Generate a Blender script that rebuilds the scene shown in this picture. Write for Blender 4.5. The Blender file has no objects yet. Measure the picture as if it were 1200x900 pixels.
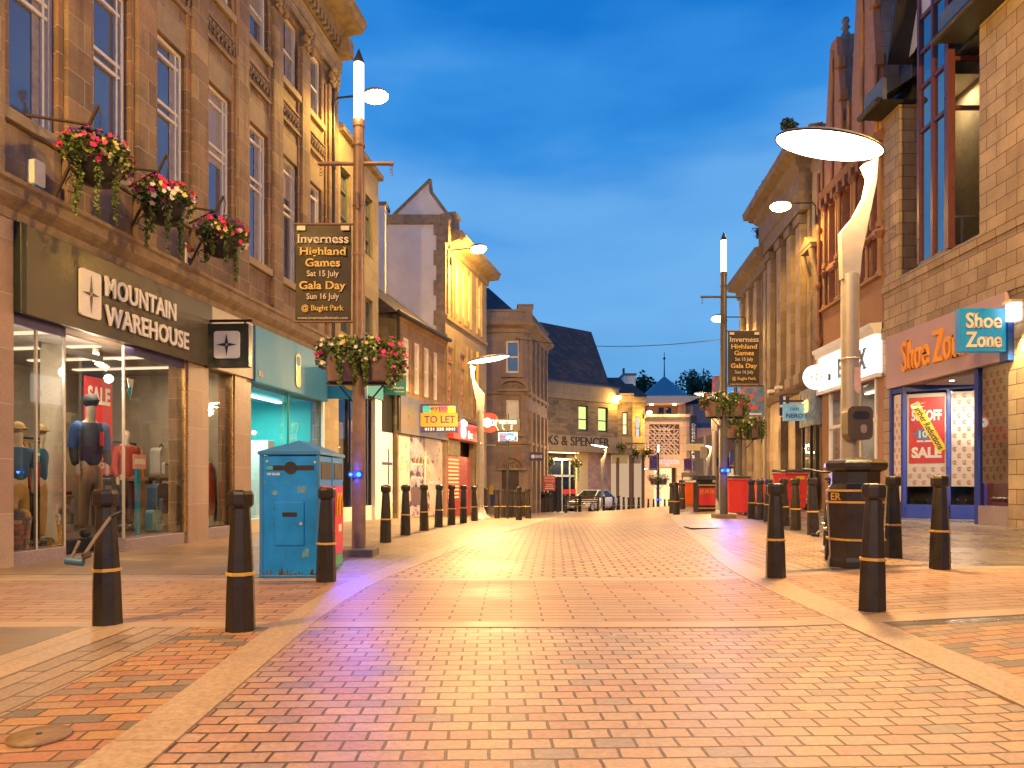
import bpy, math, random
from mathutils import Vector
random.seed(7)
SC = bpy.context.scene
COL = SC.collection
# ------------------------------------------------------------------ camera, sky, exposure
F, HY, CX, CH = 820.0, 565.0, 600.0, 0.97
cd = bpy.data.cameras.new('camera'); cam = bpy.data.objects.new('camera', cd); COL.objects.link(cam)
cam.location = (0, 0, CH); cam.rotation_euler = (math.radians(90), 0, 0)
cd.sensor_width = 36; cd.lens = F / 1200 * 36; cd.shift_y = (HY - 450) / 1200
cd.clip_start = .05; cd.clip_end = 3000
SC.camera = cam
wd = bpy.data.worlds.new('World'); SC.world = wd; wd.use_nodes = True
nt = wd.node_tree; nt.nodes.clear()
def wn(t, **k):
    n = nt.nodes.new(t)
    for a, b in k.items(): setattr(n, a, b)
    return n
wo = wn('ShaderNodeOutputWorld'); bg = wn('ShaderNodeBackground'); nt.links.new(bg.outputs[0], wo.inputs[0])
sky = wn('ShaderNodeTexSky', sky_type='NISHITA', sun_disc=False)
sky.sun_elevation = math.radians(-3); sky.sun_rotation = math.radians(200)
tc = wn('ShaderNodeTexCoord'); sp = wn('ShaderNodeSeparateXYZ'); nt.links.new(tc.outputs['Generated'], sp.inputs[0])
nz = wn('ShaderNodeTexNoise'); nz.inputs['Scale'].default_value = 2.2; nz.inputs['Detail'].default_value = 4
mp = wn('ShaderNodeMapping'); mp.inputs['Scale'].default_value = (1, .8, 3.6); mp.inputs['Rotation'].default_value = (0, .35, .4); nt.links.new(tc.outputs['Generated'], mp.inputs[0]); nt.links.new(mp.outputs[0], nz.inputs['Vector'])
ad = wn('ShaderNodeMath', operation='MULTIPLY_ADD'); ad.inputs[1].default_value = -.55; nt.links.new(nz.outputs['Fac'], ad.inputs[0])
a2 = wn('ShaderNodeMath', operation='ADD'); a2.inputs[1].default_value = .27; nt.links.new(sp.outputs['Z'], a2.inputs[0]); nt.links.new(a2.outputs[0], ad.inputs[2])
cr = wn('ShaderNodeValToRGB'); e = cr.color_ramp.elements
EXPO = .72; KX = 1 / 2 ** EXPO
kc = lambda c: (c[0] * KX, c[1] * KX, c[2] * KX, 1)
e[0].position = 0; e[0].color = kc((.10, .33, .68)); e[1].position = 1; e[1].color = kc((.006, .10, .42))
for p, c in ((.10, (.11, .37, .74)), (.22, (.15, .44, .85)), (.33, (.115, .385, .82)), (.44, (.03, .27, .75)), (.56, (.002, .18, .64))):
    q = e.new(p); q.color = kc(c)
nt.links.new(ad.outputs[0], cr.inputs[0])
mx = wn('ShaderNodeMixRGB', blend_type='ADD'); mx.inputs[0].default_value = .1
nt.links.new(cr.outputs[0], mx.inputs[1]); nt.links.new(sky.outputs[0], mx.inputs[2])
nt.links.new(mx.outputs[0], bg.inputs[0]); bg.inputs[1].default_value = 1.0
SC.view_settings.view_transform = 'Standard'; SC.view_settings.look = 'None'; SC.view_settings.exposure = EXPO; SC.view_settings.gamma = 1
SC.view_settings.use_curve_mapping = False
SC.cycles.use_denoising = True; SC.cycles.max_bounces = 6; SC.cycles.transparent_max_bounces = 10
SC.cycles.sample_clamp_indirect = 4; SC.cycles.caustics_reflective = False; SC.cycles.caustics_refractive = False
LW = 1.25   # common factor of the lamps' power

# ------------------------------------------------------------------ ground shape and pixel helpers
def sst(a, b, x):
    t = max(0, min(1, (x - a) / (b - a))); return t * t * (3 - 2 * t)
def gy(y):
    if y < 14: return 0
    if y < 20: return -.033 * (y - 14) ** 2 / 12
    if y < 90: return -.033 * (y - 17)
    return -2.41
def gz(x, y):
    r = sst(3, 8, x); k = 1 - sst(24, 45, y)
    return gy(y) * (1 - .9 * r * k) + .12 * sst(1.4, 4.5, x) * k
def GP(px, d):
    x = (px - CX) / F * d
    return (x, d, gz(x, d))
def W(px, py, d): return ((px - CX) / F * d, d, CH - (py - HY) / F * d)
def GI(px, py):
    d = 5
    for i in range(200):
        x = (px - CX) / F * d
        dn = (CH - gz(x, d)) * F / (py - HY); d += (dn - d) * .3
    return ((px - CX) / F * d, d)

# ------------------------------------------------------------------ materials
MC = {}
def newmat(name):
    m = bpy.data.materials.new(name); m.use_nodes = True
    t = m.node_tree; t.nodes.clear()
    o = t.nodes.new('ShaderNodeOutputMaterial')
    return m, t, o
def nd(t, ty, ins=None, **k):
    n = t.nodes.new(ty)
    for a, b in k.items(): setattr(n, a, b)
    if ins:
        for a, b in ins.items():
            if hasattr(b, 'is_output') or isinstance(b, bpy.types.NodeSocket): t.links.new(b, n.inputs[a])
            else: n.inputs[a].default_value = b
    return n
def c4(c): return (c[0], c[1], c[2], 1)
def P(name, col, rough=.5, metal=0, var=.18, sc=6, bump=.0, spec=.5, emit=None, es=0, speck=None):
    """plain surface with a little procedural mottling"""
    if name in MC: return MC[name]
    m, t, o = newmat(name)
    b = nd(t, 'ShaderNodeBsdfPrincipled'); t.links.new(b.outputs[0], o.inputs[0])
    b.inputs['Metallic'].default_value = metal; b.inputs['Specular IOR Level'].default_value = spec
    tcn = nd(t, 'ShaderNodeTexCoord')
    n = nd(t, 'ShaderNodeTexNoise', {'Vector': tcn.outputs['Object'], 'Scale': sc, 'Detail': 6, 'Roughness': .65})
    r = nd(t, 'ShaderNodeMapRange', {'Value': n.outputs['Fac'], 1: .3, 2: .7, 3: 1 - var, 4: 1 + var})
    c = nd(t, 'ShaderNodeMixRGB', {0: 1.0, 1: c4(col), 2: r.outputs[0]}, blend_type='MULTIPLY')
    out = c.outputs[0]
    if speck:
        n2 = nd(t, 'ShaderNodeTexNoise', {'Vector': tcn.outputs['Object'], 'Scale': speck[1], 'Detail': 3})
        r2 = nd(t, 'ShaderNodeMapRange', {'Value': n2.outputs['Fac'], 1: speck[2], 2: speck[2] + .04})
        out = nd(t, 'ShaderNodeMixRGB', {0: r2.outputs[0], 1: out, 2: c4(speck[0])}).outputs[0]
    t.links.new(out, b.inputs['Base Color'])
    rr = nd(t, 'ShaderNodeMapRange', {'Value': n.outputs['Fac'], 1: .3, 2: .7, 3: max(.02, rough - .1), 4: min(1, rough + .1)})
    t.links.new(rr.outputs[0], b.inputs['Roughness'])
    if bump:
        n3 = nd(t, 'ShaderNodeTexNoise', {'Vector': tcn.outputs['Object'], 'Scale': sc * 6, 'Detail': 4})
        bp = nd(t, 'ShaderNodeBump', {'Height': n3.outputs['Fac'], 'Strength': bump, 'Distance': .02}); t.links.new(bp.outputs[0], b.inputs['Normal'])
    if emit:
        b.inputs['Emission Color'].default_value = c4(emit); b.inputs['Emission Strength'].default_value = es
    MC[name] = m; return m
def E(name, col, s):
    if name in MC: return MC[name]
    m, t, o = newmat(name)
    t.links.new(nd(t, 'ShaderNodeEmission', {0: c4(col), 1: s}).outputs[0], o.inputs[0]); MC[name] = m; return m
def brick(name, cols, w, h, mortar=.006, mcol=(.1, .08, .07), ground=False, rough=.75, bump=.5, rot=0, stain=.35, fine=.15, off=.5, ssc=.7, sq=1.0, tint=None, coat=0):
    if name in MC: return MC[name]
    m, t, o = newmat(name)
    b = nd(t, 'ShaderNodeBsdfPrincipled'); t.links.new(b.outputs[0], o.inputs[0])
    if ground:
        g = nd(t, 'ShaderNodeNewGeometry').outputs['Position']
        vec = nd(t, 'ShaderNodeMapping', {'Vector': g, 'Rotation': (0, 0, rot)}).outputs[0]
    else:
        g = nd(t, 'ShaderNodeTexCoord').outputs['Object']
        s = nd(t, 'ShaderNodeSeparateXYZ', {0: g})
        u = nd(t, 'ShaderNodeMath', {0: s.outputs[0], 1: s.outputs[1]}, operation='ADD')
        vec = nd(t, 'ShaderNodeCombineXYZ', {0: u.outputs[0], 1: s.outputs[2]}).outputs[0]
    wob = nd(t, 'ShaderNodeTexNoise', {'Vector': g, 'Scale': 9, 'Detail': 2})
    wv = nd(t, 'ShaderNodeVectorMath', {0: wob.outputs['Color'], 1: (.012, .012, 0)}, operation='MULTIPLY')
    vec = nd(t, 'ShaderNodeVectorMath', {0: vec, 1: wv.outputs[0]}, operation='ADD').outputs[0]
    bt = nd(t, 'ShaderNodeTexBrick', {'Vector': vec, 'Color1': (0, 0, 0, 1), 'Color2': (1, 1, 1, 1), 'Mortar': (0, 0, 0, 1), 'Scale': 1.0,
            'Mortar Size': mortar, 'Mortar Smooth': .25, 'Bias': 0, 'Brick Width': w, 'Row Height': h}, offset=off, squash=sq)
    rp = nd(t, 'ShaderNodeValToRGB', {0: bt.outputs['Color']}); rp.color_ramp.interpolation = 'CONSTANT' if len(cols) > 2 else 'LINEAR'
    el = rp.color_ramp.elements; el[0].color = c4(cols[0]); el[1].color = c4(cols[-1])
    el[1].position = (len(cols) - 1) / len(cols) if len(cols) > 2 else 1
    for i, c in enumerate(cols[1:-1]): q = el.new((i + 1) / len(cols)); q.color = c4(c)
    n1 = nd(t, 'ShaderNodeTexNoise', {'Vector': g, 'Scale': ssc, 'Detail': 8, 'Roughness': .7})
    r1 = nd(t, 'ShaderNodeMapRange', {'Value': n1.outputs['Fac'], 1: .32, 2: .68, 3: 1 - stain, 4: 1 + stain * .6})
    n2 = nd(t, 'ShaderNodeTexNoise', {'Vector': g, 'Scale': 38, 'Detail': 5, 'Roughness': .7})
    r2 = nd(t, 'ShaderNodeMapRange', {'Value': n2.outputs['Fac'], 1: .3, 2: .7, 3: 1 - fine, 4: 1 + fine})
    c = nd(t, 'ShaderNodeMixRGB', {0: 1.0, 1: rp.outputs[0], 2: r1.outputs[0]}, blend_type='MULTIPLY')
    c = nd(t, 'ShaderNodeMixRGB', {0: 1.0, 1: c.outputs[0], 2: r2.outputs[0]}, blend_type='MULTIPLY')
    if not ground:   # streaks running down the wall
        ms = nd(t, 'ShaderNodeMapping', {'Vector': vec, 'Scale': (5, .45, 1)})
        n4 = nd(t, 'ShaderNodeTexNoise', {'Vector': ms.outputs[0], 'Scale': 1.0, 'Detail': 5})
        r4 = nd(t, 'ShaderNodeMapRange', {'Value': n4.outputs['Fac'], 1: .55, 2: .75, 3: 1, 4: 1 - stain * .9})
        c = nd(t, 'ShaderNodeMixRGB', {0: 1.0, 1: c.outputs[0], 2: r4.outputs[0]}, blend_type='MULTIPLY')
    c = nd(t, 'ShaderNodeMixRGB', {0: bt.outputs['Fac'], 1: c.outputs[0], 2: c4(mcol)})
    t.links.new(c.outputs[0], b.inputs['Base Color'])
    rr = nd(t, 'ShaderNodeMapRange', {'Value': n1.outputs['Fac'], 1: .3, 2: .7, 3: rough - .12, 4: rough + .1}); t.links.new(rr.outputs[0], b.inputs['Roughness'])
    if ground:   # trodden-in gum and drips
        vo = nd(t, 'ShaderNodeTexVoronoi', {'Vector': g, 'Scale': 2.1, 'Randomness': 1.0}); gm = nd(t, 'ShaderNodeMapRange', {'Value': vo.outputs['Distance'], 1: .03, 2: .055, 3: .55, 4: 0})
        c = nd(t, 'ShaderNodeMixRGB', {0: gm.outputs[0], 1: c.outputs[0], 2: (.4, .34, .28, 1)})
        v2 = nd(t, 'ShaderNodeTexVoronoi', {'Vector': g, 'Scale': 1.3, 'Randomness': 1.0}); g2 = nd(t, 'ShaderNodeMapRange', {'Value': v2.outputs['Distance'], 1: .04, 2: .12, 3: .55, 4: 0})
        c = nd(t, 'ShaderNodeMixRGB', {0: g2.outputs[0], 1: c.outputs[0], 2: (.1, .07, .05, 1)}); t.links.new(c.outputs[0], b.inputs['Base Color'])
    iv = nd(t, 'ShaderNodeMath', {0: bt.outputs['Fac'], 1: -1.0}, operation='MULTIPLY')
    hs = nd(t, 'ShaderNodeMath', {0: n2.outputs['Fac'], 1: .35, 2: iv.outputs[0]}, operation='MULTIPLY_ADD')
    hs2 = nd(t, 'ShaderNodeMath', {0: bt.outputs['Color'], 1: .35, 2: hs.outputs[0]}, operation='MULTIPLY_ADD')
    bp = nd(t, 'ShaderNodeBump', {'Height': hs2.outputs[0], 'Strength': bump, 'Distance': .01}); t.links.new(bp.outputs[0], b.inputs['Normal'])
    MC[name] = m; return m
def glassmat(name, tint=(1, 1, 1), ior=1.5, k=1.0):
    if name in MC: return MC[name]
    m, t, o = newmat(name)
    fr = nd(t, 'ShaderNodeFresnel', {0: ior}); mu = nd(t, 'ShaderNodeMath', {0: fr.outputs[0], 1: k}, operation='MULTIPLY'); mu.use_clamp = True
    a = nd(t, 'ShaderNodeBsdfTransparent', {0: c4(tint)}); g = nd(t, 'ShaderNodeBsdfGlossy', {0: (1, 1, 1, 1), 'Roughness': .015})
    mxs = nd(t, 'ShaderNodeMixShader', {0: mu.outputs[0], 1: a.outputs[0], 2: g.outputs[0]}); t.links.new(mxs.outputs[0], o.inputs[0])
    MC[name] = m; return m
def panemat(name, ior=1.75, col=(.03, .03, .035)):
    if name in MC: return MC[name]
    m, t, o = newmat(name)
    tcn = nd(t, 'ShaderNodeTexCoord'); n = nd(t, 'ShaderNodeTexNoise', {'Vector': tcn.outputs['Object'], 'Scale': 2.2, 'Detail': 1})
    bp = nd(t, 'ShaderNodeBump', {'Height': n.outputs['Fac'], 'Strength': .06, 'Distance': .05})
    b = nd(t, 'ShaderNodeBsdfPrincipled', {'Base Color': c4(col), 'Roughness': .03, 'IOR': ior, 'Normal': bp.outputs[0]}); t.links.new(b.outputs[0], o.inputs[0])
    MC[name] = m; return m

# ------------------------------------------------------------------ mesh builder
class MB:
    def __init__(s): s.v = []; s.f = []; s.m = []; s.mats = []; s.sm = []
    def mi(s, mat):
        if mat not in s.mats: s.mats.append(mat)
        return s.mats.index(mat)
    def face(s, pts, mat, smooth=False):
        b = len(s.v); s.v += [tuple(p) for p in pts]; s.f.append(list(range(b, b + len(pts)))); s.m.append(s.mi(mat)); s.sm.append(smooth)
    def mesh(s, vs, fs, mat, smooth=False):
        b = len(s.v); s.v += [tuple(p) for p in vs]; i = s.mi(mat)
        for q in fs: s.f.append([b + k for k in q]); s.m.append(i); s.sm.append(smooth)
    def box(s, x0, x1, y0, y1, z0, z1, mat, top=None):
        t = top or 0   # top inset (taper)
        s.mesh([(x0, y0, z0), (x1, y0, z0), (x1, y1, z0), (x0, y1, z0), (x0 + t, y0 + t, z1), (x1 - t, y0 + t, z1), (x1 - t, y1 - t, z1), (x0 + t, y1 - t, z1)],
               [(0, 3, 2, 1), (4, 5, 6, 7), (0, 1, 5, 4), (1, 2, 6, 5), (2, 3, 7, 6), (3, 0, 4, 7)], mat)
    def ext(s, poly, a, b, mat, axis='y', smooth=False):
        """polygon extruded along an axis: y -> poly in (x,z), z -> (x,y), x -> (y,z)"""
        g = {'y': lambda p, q: (p[0], q, p[1]), 'z': lambda p, q: (p[0], p[1], q), 'x': lambda p, q: (q, p[0], p[1])}[axis]
        n = len(poly); vs = [g(p, a) for p in poly] + [g(p, b) for p in poly]
        s.mesh(vs, [list(range(n))[::-1], list(range(n, 2 * n))], mat)
        s.mesh(vs, [(i, (i + 1) % n, n + (i + 1) % n, n + i) for i in range(n)], mat, smooth)
    def tube(s, pts, r, mat, n=8, cap=True, smooth=True, flat=None):
        pts = [Vector(p) for p in pts]; rr = r if isinstance(r, (list, tuple)) else [r] * len(pts)
        vs = []; up = None
        for i, p in enumerate(pts):
            d = (pts[min(i + 1, len(pts) - 1)] - pts[max(i - 1, 0)]).normalized()
            if up is None: up = Vector((0, 0, 1)) if abs(d.z) < .9 else Vector((1, 0, 0))
            a = d.cross(up).normalized(); up = a.cross(d).normalized()
            for k in range(n):
                th = 2 * math.pi * (k + .5) / n; f2 = flat or 1
                vs.append(p + (a * math.cos(th) + up * math.sin(th) * f2) * rr[i])
        fs = [(i * n + k, i * n + (k + 1) % n, (i + 1) * n + (k + 1) % n, (i + 1) * n + k) for i in range(len(pts) - 1) for k in range(n)]
        s.mesh(vs, fs, mat, smooth)
        if cap: s.mesh(vs, [list(range(n))[::-1], list(range((len(pts) - 1) * n, len(pts) * n))], mat)
    def lathe(s, prof, cx, cy, mat, n=16, smooth=True, ph=0, sx=1, sy=1):
        vs = [(cx + r * sx * math.cos(2 * math.pi * (k + ph) / n), cy + r * sy * math.sin(2 * math.pi * (k + ph) / n), z) for r, z in prof for k in range(n)]
        fs = [(i * n + k, i * n + (k + 1) % n, (i + 1) * n + (k + 1) % n, (i + 1) * n + k) for i in range(len(prof) - 1) for k in range(n)]
        s.mesh(vs, fs, mat, smooth)
        s.mesh(vs, [list(range(n))[::-1], list(range((len(prof) - 1) * n, len(prof) * n))], mat)
    def ball(s, c, r, mat, n=8, sx=1, sy=1, sz=1):
        s.lathe([(max(.001, r * math.sin(math.pi * i / n)), c[2] - r * sz * math.cos(math.pi * i / n)) for i in range(n + 1)], c[0], c[1], mat, n + 2, True, 0, sx, sy)
    def sweep(s, prof, path, mat, ends=True):
        """profile [(out, z)] swept along a plan path; out is to the right of the path"""
        pn = []
        for i, p in enumerate(path):
            ns = []
            for a, b in ((i - 1, i), (i, i + 1)):
                if a >= 0 and b < len(path):
                    dx, dy = path[b][0] - path[a][0], path[b][1] - path[a][1]; l = math.hypot(dx, dy); ns.append((dy / l, -dx / l))
            nx, ny = sum(q[0] for q in ns), sum(q[1] for q in ns); l = math.hypot(nx, ny); nx /= l; ny /= l
            k = 1 / max(.3, nx * ns[0][0] + ny * ns[0][1]); pn.append((nx * k, ny * k))
        n = len(prof)
        vs = [(p[0] + q[0] * o, p[1] + q[1] * o, z) for p, q in zip(path, pn) for o, z in prof]
        s.mesh(vs, [(i * n + k, (i + 1) * n + k, (i + 1) * n + (k + 1) % n, i * n + (k + 1) % n) for i in range(len(path) - 1) for k in range(n)], mat)
        if ends: s.mesh(vs, [list(range(n)), list(range((len(path) - 1) * n, len(path) * n))[::-1]], mat)
    def wall(s, x0, x1, z0, z1, holes, mat, y=0, depth=.25, back=None, rmat=None):
        """front sheet with openings and their reveals; holes are (x0, x1, z0, z1)"""
        hs = [h for h in holes if h[1] > x0 and h[0] < x1]
        xs = sorted({x0, x1} | {min(max(q, x0), x1) for h in hs for q in h[:2]}); zs = sorted({z0, z1} | {min(max(q, z0), z1) for h in hs for q in h[2:]})
        for a, b in zip(xs, xs[1:]):
            for c, d in zip(zs, zs[1:]):
                mx_, mz = (a + b) / 2, (c + d) / 2
                if any(h[0] < mx_ < h[1] and h[2] < mz < h[3] for h in hs): continue
                s.face([(a, y, c), (b, y, c), (b, y, d), (a, y, d)], mat)
        for a, b, c, d in hs:
            r = rmat or mat; e_ = y + depth; top_open = d >= z1
            s.face([(a, y, c), (a, y, d), (a, e_, d), (a, e_, c)], r); s.face([(b, y, c), (b, e_, c), (b, e_, d), (b, y, d)], r)
            if not top_open: s.face([(a, y, d), (b, y, d), (b, e_, d), (a, e_, d)], r)
            s.face([(a, y, c), (a, e_, c), (b, e_, c), (b, y, c)], r)
        if back:
            s.face([(x0, y, z0), (x0, y, z1), (x0, back, z1), (x0, back, z0)], mat); s.face([(x1, y, z0), (x1, back, z0), (x1, back, z1), (x1, y, z1)], mat)
            s.face([(x0, back, z0), (x0, back, z1), (x1, back, z1), (x1, back, z0)], mat); s.face([(x0, y, z1), (x1, y, z1), (x1, back, z1), (x0, back, z1)], mat)
    def text(s, txt, x0, x1, z0, z1, y, mat, depth=.004, bold=0, serif=False, tilt=0, shear=0):
        vs, fs, bd = glyphs(txt, bold, serif, shear)
        ax = min(v[0] for v in vs); bx = max(v[0] for v in vs); az = min(v[1] for v in vs); bz = max(v[1] for v in vs)
        kz = (z1 - z0) / (bz - az); kx = (x1 - x0) / (bx - ax) if x1 is not None else kz
        cx_, cz = (x0 + (x1 if x1 is not None else x0)) / 2, (z0 + z1) / 2; ct, st_ = math.cos(tilt), math.sin(tilt)
        def mp_(v, yy):
            X, Z = x0 + (v[0] - ax) * kx, z0 + (v[1] - az) * kz
            return (cx_ + (X - cx_) * ct - (Z - cz) * st_, yy, cz + (X - cx_) * st_ + (Z - cz) * ct)
        s.mesh([mp_(v, y - depth) for v in vs], fs, mat)
        if depth > .008:
            n = len(vs); s.mesh([mp_(v, y - depth) for v in vs] + [mp_(v, y) for v in vs], [(a, b, b + n, a + n) for a, b in bd], mat)
    def build(s, name, parent=None, loc=None, rot=None, bevel=0):
        me = bpy.data.meshes.new(name); me.from_pydata(s.v, [], s.f)
        for m in s.mats: me.materials.append(m)
        me.polygons.foreach_set('material_index', s.m); me.polygons.foreach_set('use_smooth', s.sm); me.update()
        return link(name, me, parent, loc, rot, bevel)
def link(name, me, parent=None, loc=None, rot=None, bevel=0):
    o = bpy.data.objects.new(name, me); COL.objects.link(o)
    if parent: o.parent = parent
    if loc: o.location = loc
    if rot is not None: o.rotation_euler = rot if isinstance(rot, tuple) else (0, 0, rot)
    if bevel:
        b = o.modifiers.new('edge', 'BEVEL'); b.width = bevel; b.segments = 2; b.limit_method = 'ANGLE'
    return o
GC = {}
def glyphs(txt, bold=0, serif=False, shear=0):
    k = (txt, bold, serif, shear)
    if k in GC: return GC[k]
    cu = bpy.data.curves.new('glyphs', 'FONT'); cu.body = txt; cu.size = 1; cu.offset = bold; cu.resolution_u = 3; cu.shear = shear
    ob = bpy.data.objects.new('glyphs', cu); me = bpy.data.meshes.new_from_object(ob)
    vs = [(v.co.x, v.co.y) for v in me.vertices]; fs = [list(p.vertices) for p in me.polygons]
    # weld by position so that the outline is found
    key = {}; mapv = []; nv = []
    for v in vs:
        q = (round(v[0], 4), round(v[1], 4))
        if q not in key: key[q] = len(nv); nv.append(v)
        mapv.append(key[q])
    fs = [[mapv[i] for i in f] for f in fs]; vs = nv; fs = [f for f in fs if len(set(f)) == len(f)]
    cnt = {}
    for f in fs:
        for i in range(len(f)): cnt.setdefault(frozenset((f[i], f[(i + 1) % len(f)])), []).append((f[i], f[(i + 1) % len(f)], f))
    bd = [v[0][:2] for v in cnt.values() if len(v) == 1]
    if serif:
        ed = [v[0] for v in cnt.values() if len(v) == 1]
        for a, b, f in ed:
            (xa, ya), (xb, yb) = vs[a], vs[b]
            if abs(ya - yb) < .004 and .035 < abs(xa - xb) < .2:
                cyf = sum(vs[i][1] for i in f) / len(f); up = 1 if cyf > ya else -1
                l, r = min(xa, xb) - .055, max(xa, xb) + .055; n = len(vs); t = .045 * up
                vs += [(l, ya), (r, ya), (r, ya + t), (l, ya + t)]; fs.append([n, n + 1, n + 2, n + 3]); bd += [(n, n + 1), (n + 1, n + 2), (n + 2, n + 3), (n + 3, n)]
    bpy.data.meshes.remove(me); bpy.data.objects.remove(ob); bpy.data.curves.remove(cu)
    GC[k] = (vs, fs, bd); return GC[k]
def tag(o, label=None, cat=None, group=None, kind=None):
    if label: o['label'] = label
    if cat: o['category'] = cat
    if group: o['group'] = group
    if kind: o['kind'] = kind
    return o
def thing(name, label, cat, loc=(0, 0, 0), rotz=0, group=None):
    o = bpy.data.objects.new(name, None); COL.objects.link(o); o.empty_display_size = .2
    o.location = loc; o.rotation_euler = (0, 0, rotz); return tag(o, label, cat, group)
def kids(o): return [c for c in COL.objects if c.parent == o]
def dup(root, loc, rotz, label, scale=None, ch=None):
    r = root.copy(); COL.objects.link(r); r.location = loc; r.rotation_euler = (0, 0, rotz); r['label'] = label
    if scale: r.scale = (scale,) * 3
    for c in (ch or kids(root)):
        q = c.copy(); COL.objects.link(q); q.parent = r
        for g in kids(c):
            h = g.copy(); COL.objects.link(h); h.parent = q
    return r
class FR:
    """a facade: u runs left to right seen from the street, local +y goes into the building"""
    def __init__(s, o, t):
        l = math.hypot(*t); s.o = o; s.t = (t[0] / l, t[1] / l); s.n = (-s.t[1], s.t[0]); s.rot = math.atan2(s.t[1], s.t[0])
    def d(s, px, off=0):
        k = (px - CX) / F; ox, oy = s.o[0] + s.n[0] * off, s.o[1] + s.n[1] * off
        # (ox + t0 u) = k (oy + t1 u)
        u = (k * oy - ox) / (s.t[0] - k * s.t[1]); return u, oy + s.t[1] * u
    def u(s, px, off=0): return s.d(px, off)[0]
    def z(s, px, py, off=0): return CH + (HY - py) / F * s.d(px, off)[1]
    def w(s, u, y, z): return (s.o[0] + s.t[0] * u + s.n[0] * y, s.o[1] + s.t[1] * u + s.n[1] * y, z)
    def root(s, name, label, cat, group=None): return thing(name, label, cat, (s.o[0], s.o[1], 0), s.rot, group)
def lamp(kind, name, loc, power, col, size=.3, parent=None, rot=None, spot=None):
    l = bpy.data.lights.new(name, kind); l.energy = power * LW; l.color = col
    if kind == 'AREA': l.shape = 'DISK'; l.size = size
    else: l.shadow_soft_size = size
    if kind == 'SPOT': l.spot_size = math.radians(spot); l.spot_blend = .35
    o = bpy.data.objects.new(name, l); COL.objects.link(o); o.location = loc
    if rot: o.rotation_euler = rot
    if parent: o.parent = parent
    return o
# ------------------------------------------------------------------ palette
stoneA = brick('sandstone_warm', [(.25, .175, .115), (.32, .235, .15), (.21, .15, .105), (.29, .195, .125)], .62, .36, .005, (.38, .32, .26), stain=.6, bump=.3, rough=.8)
stoneAq = brick('sandstone_brown', [(.24, .15, .09), (.28, .17, .10), (.2, .13, .085)], .5, .33, .006, (.4, .33, .26), stain=.3, bump=.3, rough=.8)
stoneD = P('carved_stone', (.27, .21, .15), .85, var=.35, sc=5, bump=.4)
stoneLt = P('lintel_stone', (.33, .27, .18), .85, var=.22, sc=3, bump=.25)
pinkgr = brick('pink_granite', [(.36, .25, .2), (.33, .23, .19), (.38, .28, .23)], .9, .62, .004, (.5, .42, .36), stain=.2, bump=.15, rough=.4)
stoneB = brick('ashlar_buff', [(.34, .27, .16), (.32, .26, .16), (.38, .31, .19)], .55, .28, .005, (.25, .2, .13), stain=.25, bump=.25)
stoneC = brick('rubble_brown', [(.30, .19, .11), (.34, .22, .13), (.26, .17, .1)], .8, .3, .006, (.25, .18, .12), stain=.4)
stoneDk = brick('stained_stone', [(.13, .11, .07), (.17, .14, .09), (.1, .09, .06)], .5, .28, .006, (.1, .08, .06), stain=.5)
render_w = P('white_render', (.72, .70, .71), .9, var=.12, sc=1.1, bump=.2)
slate = brick('slates', [(.055, .05, .055), (.075, .065, .07), (.045, .043, .05), (.06, .052, .052)], .28, .16, .008, (.02, .02, .022), stain=.35, bump=.6, rough=.6)
slateb = brick('brown_tiles', [(.17, .085, .055), (.13, .07, .05), (.2, .105, .07), (.12, .068, .052)], .3, .22, .01, (.022, .018, .018), stain=.45, bump=.7, rough=.65)
white = P('white_paint', (.78, .76, .72), .45, var=.06)
cream = P('cream_board', (.62, .56, .42), .5, var=.08)
black = P('black_iron', (.02, .015, .012), .34, var=.3, sc=9, bump=.06, spec=.5, speck=((.06, .045, .035), 70, .7))
blackp = P('black_plastic', (.018, .018, .02), .45)
darkmetal = P('dark_metal', (.03, .03, .032), .4, .4)
gold = P('gold_paint', (.55, .34, .08), .45, var=.2, sc=14)
oldbrown = P('brown_column_paint', (.2, .125, .1), .5, .2, var=.25, sc=9, bump=.1)
pane = panemat('window_pane', 2.6, (.10, .10, .125))
paned = panemat('dark_pane', 1.5, (.015, .015, .018))
paneG = glassmat('shop_glass', (.94, .95, .94), 1.5, 1.25)
lead = P('lead', (.13, .15, .18), .5, .3, var=.2)

# ------------------------------------------------------------------ ground sheets
setts = brick('setts', [(0.353, 0.22, 0.171), (0.333, 0.2, 0.159), (0.363, 0.25, 0.201), (0.323, 0.225, 0.201), (0.382, 0.26, 0.189), (0.314, 0.185, 0.159), (0.343, 0.235, 0.195), (0.245, 0.19, 0.189), (0.372, 0.24, 0.177), (0.333, 0.22, 0.183)], .155, .098, .0068, (.075, .038, .024), True, .44, 1.0, -.03, .25, .25, ssc=.9)
settsB = brick('setts_rows', [(.33, .22, .15), (.30, .19, .135), (.35, .255, .18), (.36, .26, .165), (.29, .21, .165)], .17, .12, .008, (.09, .055, .035), True, .45, .7, .18, .25, .2)
bandp = brick('band_pavers', [(.33, .19, .13), (.35, .21, .145), (.29, .17, .125), (.34, .225, .155)], .44, .115, .0085, (.09, .045, .028), True, .52, .8, 0, .3, .18)
stag = brick('staggered_pavers', [(.34, .18, .095), (.32, .15, .10), (.21, .15, .13), (.35, .21, .115), (.30, .19, .135), (.14, .115, .11), (.34, .19, .10), (.28, .14, .095)], .2, .1, .006, (.08, .045, .028), True, .6, .75, -.12, .25, .22)
granite = brick('granite_strip', [(.33, .24, .18), (.35, .26, .195)], 5.2, .9, .006, (.2, .13, .09), True, .5, .3, 1.57, .2, .3)
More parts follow.
